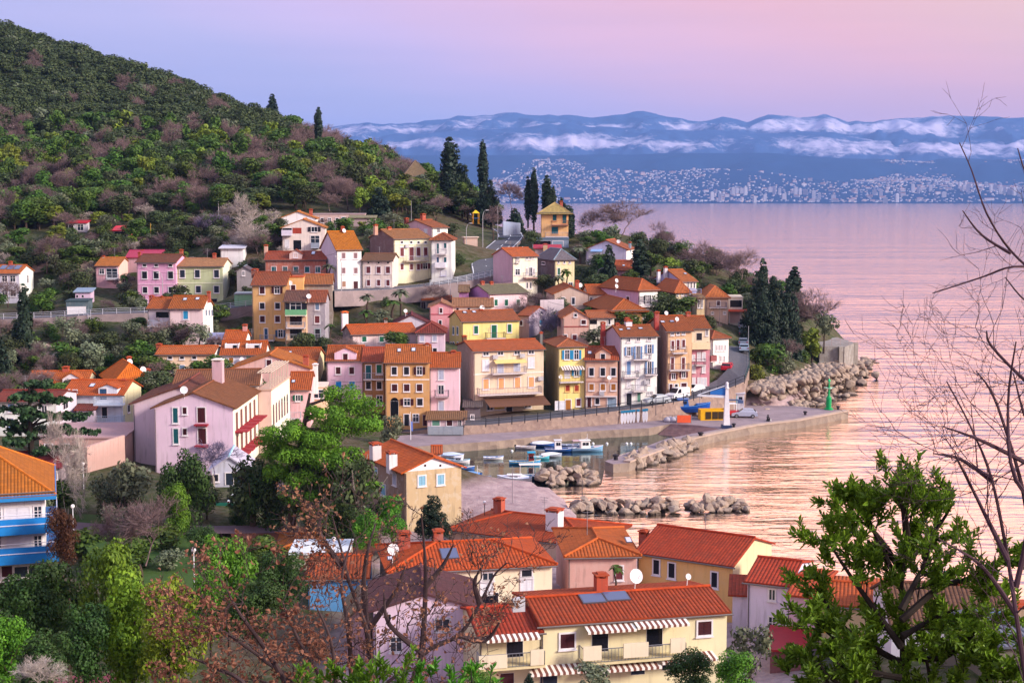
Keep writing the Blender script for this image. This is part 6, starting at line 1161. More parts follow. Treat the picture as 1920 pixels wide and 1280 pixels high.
def boat(px, py, L_, B_, H_, rz, label, hullc='#e6e6f0', botc='#a03a3a', rimc='#3a6fc0', deckc='#c9b8a8', cabin=None, canopy=None, mast=0, tarp=None, bench=True, z_=0.0, console=False, cat='boat', name='boat', outboard=False, stands=False):
    p = PZ(px, py, z_); p.z = z_; o = empty(name, p, math.radians(rz), label, cat); sc_ = .7 if L_ < 8 else .85; o.scale = (sc_, sc_, sc_ * 1.05)
    mb, R = hull_mb(L_, B_, H_); mb.build('hull', [plain(hullc, .35), plain(botc, .5), plain(rimc, .4)], o)
    d = MB(); fl = .38 * H_
    for i in range(14):
        a, b_ = R[i], R[i + 1]; d.face([(a[0][0], a[0][1] * .92, fl), (b_[0][0], b_[0][1] * .92, fl), (b_[6][0], b_[6][1] * .92, fl), (a[6][0], a[6][1] * .92, fl)])
    if tarp is None:
        for i in range(10, 14): a, b_ = R[i], R[i + 1]; d.face([a[0], b_[0], b_[6], a[6]])
    d.build('deck', plain(deckc, .6), o)
    if bench:
        for t_ in (-.28, -.02):
            s_ = MB(); s_.box((t_ * L_ - .15, -B_ * .4, H_ * .6), (t_ * L_ + .15, B_ * .4, H_ * .66)); s_.build('bench', plain(deckc, .6), o)
    if tarp:
        s_ = MB()
        for i in range(1, 14):
            a, b_ = R[i], R[i + 1]; za, zb = [H_ * 1.0 + .35 * math.sin((j / 14) * math.pi) for j in (i, i + 1)]
            s_.face([a[0], b_[0], (b_[0][0], 0, zb), (a[0][0], 0, za)]); s_.face([(a[0][0], 0, za), (b_[0][0], 0, zb), b_[6], a[6]])
        s_.build('tarpaulin', plain(tarp, .7), o)
    if cabin:
        cx, cl, ch, cc = cabin; w_ = B_ * .33; b0 = MB(); z0 = H_ * .45
        b0.hexa([(cx - cl / 2, -w_, z0), (cx + cl / 2, -w_ * .9, z0), (cx + cl / 2, w_ * .9, z0), (cx - cl / 2, w_, z0), (cx - cl / 2, -w_ * .95, z0 + ch), (cx + cl * .36, -w_ * .8, z0 + ch), (cx + cl * .36, w_ * .8, z0 + ch), (cx - cl / 2, w_ * .95, z0 + ch)])
        b0.box((cx - cl * .6, -w_ * 1.08, z0 + ch), (cx + cl * .48, w_ * 1.08, z0 + ch + .09)); cb = b0.build('cabin', plain(cc, .4), o)
        for sg in (-1, 1):
            for u in (-.3, .02): g_ = MB(); g_.box((cx + u * cl, sg * w_ * 1.0 - .02, z0 + ch * .5), (cx + (u + .24) * cl, sg * w_ * 1.0 + .02, z0 + ch * .82)); g_.build('window', glass(), cb)
    if canopy:
        cx, cl, ch, cc = canopy; w_ = B_ * .42; b0 = MB(); b0.box((cx - cl / 2, -w_, ch), (cx + cl / 2, w_, ch + .08))
        for sx in (-1, 1):
            for sy in (-1, 1): b0.tube([(cx + sx * cl * .45, sy * w_ * .9, H_ * .6), (cx + sx * cl * .45, sy * w_ * .9, ch)], .03, 4)
        b0.build('canopy', plain(cc, .7), o)
    if mast: m_ = MB(); m_.tube([(0, 0, H_ * .4), (0, 0, mast)], .05, 5); m_.tube([(0, 0, mast * .8), (-L_ * .2, 0, mast * .55)], .03, 4); m_.build('mast', plain('#d9d4dc', .4), o)
    if outboard: m_ = MB(); m_.box((-L_ / 2 - .35, -.18, H_ * .5), (-L_ / 2 - .02, .18, H_ * 1.15)); m_.box((-L_ / 2 - .25, -.06, -.3), (-L_ / 2 - .1, .06, H_ * .5)); m_.build('outboard_motor', plain('#2a2c34', .4), o)
    if stands:
        m_ = MB()
        for sx in (-.3, .3):
            m_.box((sx * L_ - .12, -B_ * .35, -z_ + QZ - p.z + p.z - 1.3), (sx * L_ + .12, B_ * .35, -.1))
        m_.build('cradle', plain('#4a4450', .7), o)
    return o
boat(925, 861, 4.0, 1.6, .62, 4, 'small white rowing boat with a blue stripe, alone in mid harbour', rimc='#5a8fd8', botc='#3a6fc0')
boat(986, 841, 4.2, 1.7, .65, -14, 'white dinghy moored nearest the quay with an outboard motor', rimc='#c9b8b8', botc='#e0e0ea', outboard=True)
boat(1018, 836, 5.2, 2.0, .75, -12, 'blue and white dinghy behind the white one by the quay', hullc='#2f62b8', rimc='#e6e6f0', deckc='#d9d9ea', tarp='#dfe2f2')
boat(1052, 846, 6.8, 2.3, .8, 4, 'blue fishing boat with a white wheelhouse, left of the two workboats', hullc='#2a5fae', rimc='#e0e0ea', botc='#8a5a48', deckc='#8f9fc4', cabin=(-.6, 1.5, 1.9, '#e8e6f0'), mast=3.0)
boat(1101, 845, 6.6, 2.4, .95, 8, 'pale blue fishing boat with a white cabin, rightmost moored in the harbour', hullc='#7fb0dc', rimc='#dfe6f2', botc='#4a7fb0', deckc='#c9b0b8', cabin=(-.4, 2.2, 1.7, '#efeef4'), canopy=(-2.2, 1.8, 2.1, '#c9a8b0'), mast=3.4)
boat(984, 869, 6.2, 2.0, .7, 4, 'turquoise trimmed wooden boat with a bright blue canopy over its cabin', hullc='#58a4dc', rimc='#e6dfc0', botc='#b5a070', deckc='#4aa0c8', cabin=(1.3, 1.1, 1.5, '#7a2f34'), canopy=(1.3, 1.6, 2.15, '#18a0d0'))
boat(1032, 856, 4.6, 1.6, .6, 8, 'grey covered dinghy behind the boat with the blue canopy', hullc='#a9b4c8', tarp='#d9dbe6', rimc='#8f9ab0')
boat(848, 858, 4.8, 1.9, .8, -12, 'white motorboat with a blue cover, rearmost at the left quay', hullc='#e6e8f4', rimc='#3f73b8', tarp='#c9d6ee')
boat(858, 868, 5.0, 2.0, .8, -12, 'white motorboat with a turquoise stripe, middle of the left three', hullc='#e6e8f4', rimc='#3aa0c8', cabin=(.3, 1.6, .8, '#dfe4f0'), outboard=True)
boat(868, 880, 4.6, 1.8, .7, -12, 'blue hulled dinghy nearest the beach house', hullc='#3f6fc0', rimc='#e6e8f4')
boat(965, 902, 6.4, 2.3, .95, 176, 'white pointed motor cruiser moored beside the beach', hullc='#e9e8f2', rimc='#b9c4dc', botc='#6f8fb8', cabin=(.2, 2.6, .75, '#e6e6f2'), tarp='#dcdcec')
boat(1000, 897, 5.8, 2.0, .85, 4, 'dark blue boat with a flat white sun canopy near the boulders', hullc='#4a6f9c', rimc='#d9dce6', deckc='#8f9ab4', canopy=(-.6, 4.2, 2.6, '#efe6e6'), mast=3.2)
boat(895, 899, 5.2, 1.9, .75, 178, 'grey white open boat between the cruiser and the beach house', hullc='#c9ccd8', rimc='#8f98ac', deckc='#8f98ac', mast=2.6)
o = boat(898, 908, 7.0, 2.0, .6, 178, 'long brown wooden boat drawn up on the beach edge', hullc='#6f4a3a', rimc='#8a6248', tarp='#a8847c', z_=.5)
boat(1232, 807, 5.2, 1.9, .8, 2, 'rust red wooden boat lying at the foot of the slipway', hullc='#7a2226', rimc='#a87a5a', botc='#5a1a20', deckc='#6a3a38', z_=.1); boat(1258, 802, 4.6, 1.7, .7, 5, 'dark maroon boat with a white arch beside the rust red one', hullc='#5a2028', rimc='#6a4448', botc='#4a1a20', deckc='#4a3a38', mast=1.8, z_=.3)
boat(1290, 770, 8.6, 2.8, 1.35, 6, 'large blue fishing boat standing ashore on the quay', hullc='#1f4fa8', rimc='#4a8fe0', botc='#1a3058', deckc='#3a5fa8', cabin=(-1.0, 2.2, 1.6, '#2f5fb0'), mast=4.0, bench=False, z_=QZ + .9, stands=True)
boat(1010, 860, 4.4, 1.6, .6, 12, 'tiny turquoise rowing boat right of the boat with the blue canopy', hullc='#4ab0cc', rimc='#e6e6f0')
boat(1075, 838, 5.0, 1.8, .7, 4, 'low navy boat moored behind the two workboats', hullc='#24407a', rimc='#c9d0e0', deckc='#b0b4c8')
boat(880, 893, 4.8, 1.7, .7, 176, 'small blue covered boat at the corner of the beach house', hullc='#3a6fb8', tarp='#6f9ad0')
for px_ in (1175, 1112, 1138, 1183, 960): 
    p = PZ(px_, 832 if px_ > 1000 else 846, 0); m_ = MB(); m_.lathe((0, 0, 0), [(.02, -.15), (.2, -.05), (.22, .08), (.12, .22), (.02, .26)], 8); tag(m_.build('mooring_buoy', plain('#e6e6ee', .4), None, p, True), 'tiny white mooring buoy floating in the harbour', 'buoy', 'mooring buoys')
# ------------------------------------------------------------ cars
def car(px, py, rz, col, label, L_=4.2, W_=1.75, H_=1.45, z_=None, van=False, Y=None, rim='#8f8f98'):
    if z_ is not None: p = PZ(px, py, z_)
    else: p = P(px, py, Y)
    o = empty('car' if not van else 'van', p, math.radians(rz), label, 'van' if van else 'car')
    if van: prof = [(-L_ / 2, .35), (-L_ / 2, H_ - .1), (-L_ * .42, H_), (L_ * .12, H_), (L_ * .26, 1.05), (L_ * .46, .9), (L_ / 2, .6), (L_ / 2, .3)]
    else: prof = [(-L_ / 2, .35), (-L_ / 2 + .02, .85), (-L_ * .44, .98), (-L_ * .32, H_ - .06), (-L_ * .2, H_), (L_ * .05, H_), (L_ * .22, .98), (L_ * .46, .78), (L_ / 2, .6), (L_ / 2, .3)]
    mb = MB(); n = len(prof)
    def sec(y_, k): return [(x_, y_ * (1 if z_ < 1.0 else .84 + (.0 if z_ > 1 else 0)), z_) for x_, z_ in prof]
    a, b_ = sec(-W_ / 2, 0), sec(W_ / 2, 0); mb.face(a); mb.face(b_[::-1])
    for i in range(n): j = (i + 1) % n; mb.face([a[j], a[i], b_[i], b_[j]])
    bo = mb.build('body', plain(col, .3, .0, .5, .03), o); g_ = MB(); w2 = W_ / 2
    if van:
        g_.hexa([(L_ * .135, -w2 * .8, H_ - .1), (L_ * .255, -w2 * .85, 1.1), (L_ * .255, w2 * .85, 1.1), (L_ * .135, w2 * .8, H_ - .1)] + [(L_ * .135 + .06, -w2 * .8, H_ - .06), (L_ * .255 + .06, -w2 * .85, 1.14), (L_ * .255 + .06, w2 * .85, 1.14), (L_ * .135 + .06, w2 * .8, H_ - .06)])
        for sg in (-1, 1): g_.hexa([(-.1, sg * w2 * .93 - .02, 1.05), (L_ * .2, sg * w2 * .93 - .02, 1.05), (L_ * .2, sg * w2 * .93 + .02, 1.05), (-.1, sg * w2 * .93 + .02, 1.05), (-.1, sg * w2 * .86 - .02, H_ - .15), (L_ * .1, sg * w2 * .86 - .02, H_ - .15), (L_ * .1, sg * w2 * .86 + .02, H_ - .15), (-.1, sg * w2 * .86 + .02, H_ - .15)])
    else:
        for x0, z0, x1, z1 in ((L_ * .062, H_ - .04, L_ * .21, 1.0), (-L_ * .335, H_ - .14, -L_ * .43, 1.02)):
            s_ = .03 if x0 > 0 else -.03; g_.hexa([(x0 + s_, -w2 * .78, z0), (x1 + s_, -w2 * .88, z1), (x1 + s_, w2 * .88, z1), (x0 + s_, w2 * .78, z0)] + [(x0 + s_, -w2 * .78, z0 + .04), (x1 + s_, -w2 * .88, z1 + .04), (x1 + s_, w2 * .88, z1 + .04), (x0 + s_, w2 * .78, z0 + .04)])
        for sg in (-1, 1):
            for u0, u1, t0, t1 in ((-L_ * .38, -L_ * .1, -L_ * .3, -L_ * .1), (-L_ * .08, L_ * .18, -L_ * .08, L_ * .05)):
                y0, y1 = sg * w2 * .925, sg * w2 * .855
                g_.hexa([(u0, y0 - .02, 1.0), (u1, y0 - .02, 1.0), (u1, y0 + .02, 1.0), (u0, y0 + .02, 1.0), (t0, y1 - .02, H_ - .1), (t1, y1 - .02, H_ - .1), (t1, y1 + .02, H_ - .1), (t0, y1 + .02, H_ - .1)])
    g_.build('windows', glass('#10131c'), o)
    for sx in (-.31, .31):
        for sg in (-1, 1):
            w_ = MB(); w_.tube([(sx * L_, sg * (w2 - .19), .32), (sx * L_, sg * (w2 + .02), .32)], .32, 12); wo = w_.build('wheel', plain('#1c1c20', .8), o); r_ = MB(); r_.tube([(sx * L_, sg * (w2 + .0205), .32), (sx * L_, sg * (w2 + .035), .32)], .19, 10); r_.build('rim', plain(rim, .3), wo)
    for sg in (-1, 1):
        l_ = MB(); l_.box((L_ / 2 - .05, sg * w2 * .72 - .16, .6 if not van else .62), (L_ / 2 + .02, sg * w2 * .72 + .16, .74)); l_.build('headlight', plain('#e0e0e6', .2), o)
        l_ = MB(); l_.box((-L_ / 2 - .02, sg * w2 * .8 - .12, .7), (-L_ / 2 + .05, sg * w2 * .8 + .12, .9)); l_.build('tail_light', plain('#8a1a1e', .3), o)
    return o
def rz_at(i): a, b_ = RS[i], RS[min(i + 1, len(RS) - 1)]; return math.degrees(math.atan2(b_.y - a.y, b_.x - a.x))
zs = lambda px, py: None
def carr(px, py, i, f, col, label, flip=0, **k):
    p = RS_OUT[i].lerp(RS_IN[i], f); a = RS[i]; Y = p.y; 
    # distance from the road plane along the ray
    pl = [RS_OUT[i], RS_IN[i], RS_OUT[i + 1]]; n_ = (pl[1] - pl[0]).cross(pl[2] - pl[0]); d = Vector(ray(px, py)); kk = (pl[0] - Vector((0, 0, CZ))).dot(n_) / d.dot(n_); q = Vector((0, 0, CZ)) + d * kk
    o = car(px, py, rz_at(i) + flip, col, label, Y=q.y, **k); o.location.z += .07; return o
carr(1232, 757, 3, .5, '#b9c0cc', 'silver hatchback with a blue tint parked by the tall white house', 180); carr(1270, 748, 5, .5, '#ecebf2', 'white delivery van parked before the orange peach house', 180, van=True, H_=1.85, L_=4.4)
carr(1300, 737, 5, .6, '#e0dfe8', 'white car half hidden in front of the pink house', 180); carr(1364, 695, 7, .7, '#b3122e', 'bright red car parked at the white house on the street', 0)
carr(1395, 659, 8, .12, '#8fa0b8', 'light blue grey car, nearest of the two at the street bend', 0); carr(1393, 648, 9, .15, '#6a7488', 'dark grey car just behind the light blue one', 0); carr(1393, 631, 9, .15, '#1e222c', 'black car under the street lamp near the conifers', 0); carr(1392, 617, 10, .15, '#8a96a8', 'grey car farthest up the street', 0)
car(1396, 782, 172, '#aeb4cc', 'silver lilac hatchback parked on the pier', z_=QZ); car(176, 860, 10, '#b8c0d4', 'white car roof showing beside the left wing of the hotel', Y=178)
o = car(*T(16, 268, 470), 80, '#dfe4ee', 'white car parked behind the green fence in the park', Y=158)
# ------------------------------------------------------------ quay things
def at(t, x, y, z_=QZ): q = T(t, x, y); return PZ(q[0], q[1], z_)
# beacon
p = at(14, 1243, 742); o = empty('harbour_beacon', p, 0, 'green harbour light tower at the end of the pier', 'beacon'); G_ = plain('#0f9a58', .4)
m_ = MB(); m_.lathe((0, 0, 0), [(.75, 0), (.75, .25), (.45, .3), (.45, 2.0), (.2, 2.4), (.16, 3.6), (.3, 3.65), (.3, 3.75), (.14, 3.8), (.12, 4.7)], 14); m_.build('tower', G_, o, None)
m_ = MB(); m_.lathe((0, 0, 0), [(.02, 4.7), (.2, 4.75), (.22, 5.0), (.05, 5.25)], 10); m_.build('lantern', plain('#3fd08a', .3), o); m_ = MB(); m_.lathe((0, 0, 0), [(.55, 3.6), (.55, 3.68)], 12); m_.tube([(-.9, 0, 3.75), (.9, 0, 3.75)], .05, 4); m_.build('gallery', plain('#c9e6d8', .4), o)
for i, (x_, y_) in enumerate(((208, 935), (988, 800), (1347, 742))):
    q = at(14, x_, y_); m_ = MB(); m_.lathe((0, 0, 0), [(.22, 0), (.2, .35), (.34, .42), (.34, .58), (.1, .65)], 10); tag(m_.build('mooring_bollard', plain('#221c28', .5), None, q), ('dark mooring bollard at the foot of the white crane', 'dark mooring bollard midway along the pier', 'dark mooring bollard beside the green beacon')[i], 'bollard')
for i, (x_, y_) in enumerate(((328, 970), (1282, 715))):
    q = at(13, x_, y_); m_ = MB(); m_.lathe((0, 0, 0), [(.32, 0), (.28, .45), (.45, .52), (.45, .72), (.1, .8)], 10); tag(m_.build('mooring_bollard', plain('#221c28', .5), None, q), ('dark bollard on the rounded head of the mole', 'dark bollard where the mole meets the pier')[i], 'bollard')
# seated angler
p = at(14, 578, 868); o = empty('person', p, math.radians(-60), 'person in dark clothes sitting on the pier edge beside a white bucket', 'person')
import bmesh
def skinfig(name, joints, edges, radii, mat, parent):
    me = bpy.data.meshes.new(name); me.from_pydata(joints, edges, []); ob = link(name, me, parent); me.materials.append(mat)
    bpy.context.view_layer.objects.active = ob; md = ob.modifiers.new('skin', 'SKIN'); 
    for v, r in zip(me.skin_vertices[0].data, radii): v.radius = (r, r)
    me.skin_vertices[0].data[0].use_root = True
    s2 = ob.modifiers.new('sub', 'SUBSURF'); s2.levels = 2; s2.render_levels = 2; return ob
J = [(0, 0, .30), (0, 0, .5), (.03, 0, .74), (.06, 0, .86), (.09, 0, .97), (.0, -.1, .3), (.38, -.14, .42), (.42, -.14, .06), (.55, -.14, .03), (0, .1, .3), (.38, .14, .42), (.42, .14, .06), (.55, .14, .03), (.02, -.19, .72), (.14, -.24, .5), (.36, -.16, .46), (.02, .19, .72), (.14, .24, .5), (.36, .16, .46)]
E = [(0, 1), (1, 2), (2, 3), (3, 4), (0, 5), (5, 6), (6, 7), (7, 8), (0, 9), (9, 10), (10, 11), (11, 12), (2, 13), (13, 14), (14, 15), (2, 16), (16, 17), (17, 18)]
Rr = [.16, .15, .15, .06, .11, .1, .08, .055, .05, .1, .08, .055, .05, .07, .055, .04, .07, .055, .04]
skinfig('body', J, E, Rr, plain('#1c1a22', .8), o); m_ = MB(); m_.lathe((.07, 0, .9), [(.02, -.02), (.115, .02), (.12, .12), (.06, .19), (.01, .2)], 10); m_.build('hair', plain('#1a1416', .8), o)
m_ = MB(); m_.box((-.2, -.22, 0), (.2, .22, .22)); tag(m_.build('fishing_box', plain('#2a2a30', .6), None, p), 'low dark box the angler sits on', 'box')
q = at(14, 603, 868); m_ = MB(); m_.lathe((0, 0, 0), [(.16, 0), (.2, .36), (.21, .36), (.17, .33), (.15, .04)], 12); tag(m_.build('bucket', plain('#e2e2ec', .4), None, q), 'white bucket beside the seated angler', 'bucket')
# crane
p = at(13, 1572, 612); o = empty('boat_crane', p, 0, 'tall white boat crane with a blue jib on the quay', 'crane')
m_ = MB(); m_.box((-.75, -.75, 0), (.75, .75, .5)); m_.build('base', plain('#24345a', .5), o)
m_ = MB(); m_.hexa([(-.5, -.5, .5), (.5, -.5, .5), (.5, .5, .5), (-.5, .5, .5), (-.22, -.22, 6.2), (.22, -.22, 6.2), (.22, .22, 6.2), (-.22, .22, 6.2)]); m_.lathe((0, 0, 6.2), [(.35, 0), (.35, .15), (.22, .16), (.22, .9), (.1, 1.0)], 10); m_.build('column', plain('#e9e6f0', .4), o)
m_ = MB(); m_.hexa([(-4.6, -.15, 5.0), (0, -.18, 4.7), (0, .18, 4.7), (-4.6, .15, 5.0), (-4.6, -.15, 5.2), (0, -.18, 5.05), (0, .18, 5.05), (-4.6, .15, 5.2)]); m_.tube([(-4.4, 0, 5.25), (0, 0, 6.7)], .07, 5); m_.build('jib', plain('#dfe2f0', .4), o)
m_ = MB(); m_.hexa([(-2.6, -.06, 5.25), (-.2, -.06, 5.1), (-.2, .06, 5.1), (-2.6, .06, 5.25), (-2.6, -.06, 5.7), (-.2, -.06, 6.4), (-.2, .06, 6.4), (-2.6, .06, 5.7)]); m_.build('jib_panel', plain('#2f6fc0', .4), o)
m_ = MB(); m_.tube([(0, 0, 4.4), (2.2, 0, 4.4)], .12, 5); m_.box((1.7, -.3, 3.9), (2.5, .3, 4.35)); m_.tube([(-4.2, 0, 5.0), (-4.2, 0, 3.2)], .03, 4); m_.build('counter_arm', plain('#4a5f8a', .4), o)
# yard things
p = at(13, 1500, 515); o = empty('yellow_bin', p, .1, 'open yellow steel bin with dark side beside the crane', 'skip'); m_ = MB(); m_.box((-3.4, -.9, 0), (.9, -.8, 1.7)); m_.box((-3.4, .9, 0), (.9, 1.0, 1.7)); m_.box((.8, -.8, 0), (.9, .9, 1.7)); m_.box((-3.4, -.8, 0), (-3.3, .9, 1.7)); m_.box((-3.3, -.8, 0), (.8, .9, .1)); m_.build('shell', plain('#e0a818', .5), o)
for u in (-2.6, -1.5, -.5): m_ = MB(); m_.box((u, -.96, .2), (u + .9, -.905, 1.4)); m_.build('opening', plain('#3a2a18', .8), o)
p = at(13, 1320, 515); o = empty('gas_rack', p, 0, 'small red equipment rack left of the yellow bin', 'rack'); m_ = MB(); m_.box((-.6, -.4, .1), (.6, .4, 1.0)); m_.build('box', plain('#8a2a24', .6), o)
m_ = MB(); [m_.box((a - .05, b_ - .05, 0), (a + .05, b_ + .05, 1.3)) for a in (-.6, .6) for b_ in (-.45, .45)]; m_.build('frame', plain('#c98a1a', .5), o)
p = at(13, 1630, 490); o = empty('forklift', p, .2, 'red and white forklift truck beside the crane', 'forklift'); m_ = MB(); m_.box((-1.1, -.6, .3), (1.1, .6, 1.1)); m_.build('body', plain('#b3202c', .4), o)
m_ = MB(); [m_.box((a - .05, b_ - .05, 1.1), (a + .05, b_ + .05, 2.2)) for a in (-.6, .6) for b_ in (-.5, .5)]; m_.box((-.7, -.6, 2.2), (.7, .6, 2.3)); m_.build('cab', plain('#e6e6ee', .4), o); m_ = MB(); [m_.box((1.15, b_ - .06, .1), (1.25, b_ + .06, 2.9)) for b_ in (-.4, .4)]; m_.build('mast', plain('#c9c9d4', .4), o)
for a in (-.7, .7):
    for b_ in (-.65, .5): m_ = MB(); m_.tube([(a, b_, .3), (a, b_ + .15, .3)], .3, 10); m_.build('wheel', plain('#1c1c20', .8), o)
p = at(13, 1690, 400); p.z = QZ; o = empty('harbour_kiosk', p, -.1, 'small white harbour kiosk with a turquoise panel under the road wall', 'kiosk'); m_ = MB(); m_.box((-3.2, 0, 0), (1.2, 2.4, 2.6)); m_.build('wall', plaster('#d9d6e2', .2), o); m_ = MB(); m_.box((-3.4, -.2, 2.6), (1.4, 2.6, 2.75)); m_.build('roof', plain('#c9c9d8', .5), o)
m_ = MB(); m_.box((-.9, -.05, .7), (.0, -.004, 2.3)); m_.build('panel', plain('#22b0c8', .4), o); m_ = MB(); m_.box((.3, -.04, 1.2), (.9, -.004, 2.1)); m_.build('window', glass(), o)
p = at(13, 1095, 560); o = empty('orange_barrier', p, 0, 'orange mesh barrier at the head of the slipway', 'barrier'); m_ = MB(); m_.box((-1.1, -.03, .1), (1.1, .03, 1.3)); m_.build('mesh', plain('#e8603a', .7), o); m_ = MB(); [m_.box((a - .04, -.05, 0), (a + .04, .05, 1.4)) for a in (-1.15, 1.15)]; m_.build('post', plain('#8a8a90', .5), o)
for i in range(5): 
    q = at(13, 905 + i * 33, 545 - (i % 2) * 8); m_ = MB(); m_.lathe((0, 0, 0), [(.5, 0), (.62, .25), (.5, .55), (.2, .8), (.02, .85)], 9); tag(m_.build('fishing_net_heap', plain('#a9a4b4', .9), None, q, True), 'grey heap of fishing nets by the slipway railing', 'net heap', 'heaps of fishing nets')
for i, x_ in enumerate((398, 430, 465, 497, 530, 578, 642, 672)):
    q = at(13, x_, 569 - i * 3.6); o = empty('standing_board', q, -.12, ['white paddle board with a blue tip, leftmost against the quay wall', 'second white paddle board from the left against the wall', 'third white paddle board from the left, left of the middle one', 'fourth white paddle board from the left against the wall', 'fifth white paddle board, last of the tight left five', 'lone white paddle board in the middle gap', 'white paddle board, left one of the right hand pair', 'white paddle board, rightmost against the quay wall'][i], 'board', 'paddle boards leaning on the quay wall')
    m_ = MB(); ring = [(.24 * math.cos(a), 0, .95 + .95 * math.sin(a)) for a in np.linspace(0, 2 * math.pi, 17)[:-1]]; m_.face([(x2, -.05 + z2 * .12, z2) for x2, y2, z2 in ring]); m_.face([(x2, .03 + z2 * .12, z2) for x2, y2, z2 in ring][::-1])
    for k in range(16): a, b_ = ring[k], ring[(k + 1) % 16]; m_.face([(a[0], -.05 + a[2] * .12, a[2]), (a[0], .03 + a[2] * .12, a[2]), (b_[0], .03 + b_[2] * .12, b_[2]), (b_[0], -.05 + b_[2] * .12, b_[2])])
    m_.build('board', plain('#e9e9f4', .4), o); m_ = MB(); m_.box((-.25, .1, 1.75), (.25, .3, 2.1)); m_.build('blue_cap', plain('#2a8ab8', .5), o)
# lamps and poles
def lamp(p, h_, label, arm=1.5, dirx=1, col='#a9a6b0', r=.07, name='street_lamp', globe=False):
    o = empty(name, p, 0, label, 'street lamp' if name == 'street_lamp' else 'pole'); m_ = MB()
    if globe or arm == 0: m_.tube([(0, 0, -1), (0, 0, h_)], [r * .8, r * .6], 6)
    else: m_.tube([(0, 0, -1), (0, 0, h_ - 1.2), (dirx * .25, 0, h_ - .4), (dirx * arm * .5, 0, h_ - .05), (dirx * arm, 0, h_)], [r * 1.3, r, r * .8, r * .7, r * .6], 6)
    m_.build('pole', plain(col, .5), o)
    if globe: m_ = MB(); m_.lathe((0, 0, h_), [(.02, -.02), (.14, .03), (.2, .16), (.2, .26), (.14, .38), (.02, .42)], 12); m_.build('globe', plain('#efeaf2', .3), o, None, True)
    elif arm: m_ = MB(); m_.box((dirx * arm - .3, -.12, h_ - .06), (dirx * arm + .35, .12, h_ + .07)); m_.build('lamp_head', plain('#d9d6e0', .4), o)
    return o
def lampx(t, x, ytop, ybase, D, label, **k):
    q0 = T(t, x, ybase); p = P(q0[0], q0[1], D); zt = zat(D, T(t, x, ytop)[1]); return lamp(p, zt - p.z, label, **k)
lampx(4, 190, 110, 460, 340, 'tall curved street lamp at the bend of the upper road'); lampx(4, 30, 195, 590, 322, 'straight grey lamp post on the bank left of the upper road', arm=1.0); lampx(3, 1340, 220, 520, 316, 'short lamp post beside the small bus shelter', arm=1.0)
lampx(4, 1258, 815, 1010, 292, 'curved street lamp rising behind the lilac hipped house'); lampx(3, 1168, 440, 970, 279, 'slim pole standing in front of the upper road railing', arm=0, name='utility_pole'); lampx(2, 1490, 575, 1010, 272, 'curved lamp beside the white house with the bright orange roof', dirx=-1, arm=.9)
lampx(9, 1383, 598, 900, 262, 'white street lamp between the parked cars and the conifers', arm=0); lampx(1, 1395, 600, 750, 281, 'thin curved lamp before the bright pink house', dirx=-1, arm=.8); lampx(3, 750, -20, 160, 338, 'bare wooden pole in front of the pines', arm=0, name='utility_pole'); lampx(0, 410, 360, 405, 345, 'white pole standing among the bare trees', arm=0, name='utility_pole', col='#d9d4dc'); lampx(1, 1293, 175, 300, 322, 'yellow pole on the terraces right of the red shed', arm=0, name='utility_pole', col='#e0a840')
lampx(13, 778, 150, 400, 224, 'dark lamp post on the harbour wall by the silver hatchback', arm=0, col='#4a4450'); lampx(9, 1140, 410, 560, 270, 'thin lamp post at the top of the street', arm=0, col='#6a6470')
lampx(15, 427, 385, 480, 150, 'globe lamp beside the orange roof corner, farthest left', globe=True, col='#d9d9e6'); lampx(15, 718, 240, 470, 160, 'tall globe lamp among the birch stems', globe=True, col='#d9d9e6'); lampx(15, 627, 605, 720, 142, 'small globe lamp on the lawn near the dark bush', globe=True, col='#d9d9e6'); lampx(15, 540, 915, 1000, 128, 'globe lamp above the blue balcony block corner', globe=True, col='#d9d9e6'); lampx(5, 1398, 0, 1, 99, 'x', arm=0) if False else None
q0 = T(0, 364, 1075); lamp(P(q0[0], q0[1], 112), 1.75, 'white globe lamp standing by the park path in front of the dark bushes', globe=True, col='#e6e6f0'); lampx(17, 235, 335, 410, 126, 'white globe lamp on the flat roof edge', globe=True, col='#e6e6f0'); lampx(12, 810, 985, 1060, 152, 'small dark lantern lamp on the beach promenade', globe=True, col='#2a2630')
lampx(12, 1060, 640, 1000, 165, 'thin flagless pole rising from the beach', arm=0, name='utility_pole', col='#8a7f8c'); lampx(12, 1688, 760, 920, 172, 'dark pole at the edge of the beach by the boulders', arm=0, name='utility_pole', col='#4a4450')
p = P(*T(12, 145, 490), 208); o = empty('flagpole', p, 0, 'white flagpole with limp flags before the orange ochre house', 'flagpole'); m_ = MB(); m_.tube([(0, 0, -1), (0, 0, 5.6)], [.07, .04], 6); m_.build('pole', plain('#e6e6f0', .4), o); m_ = MB(); m_.hexa([(.05, -.02, 2.8), (.35, .05, 2.7), (.35, .08, 2.7), (.05, .02, 2.8), (.05, -.02, 4.2), (.3, .05, 4.1), (.3, .08, 4.1), (.05, .02, 4.2)]); m_.build('flag', plain('#5a6fb8', .8), o)
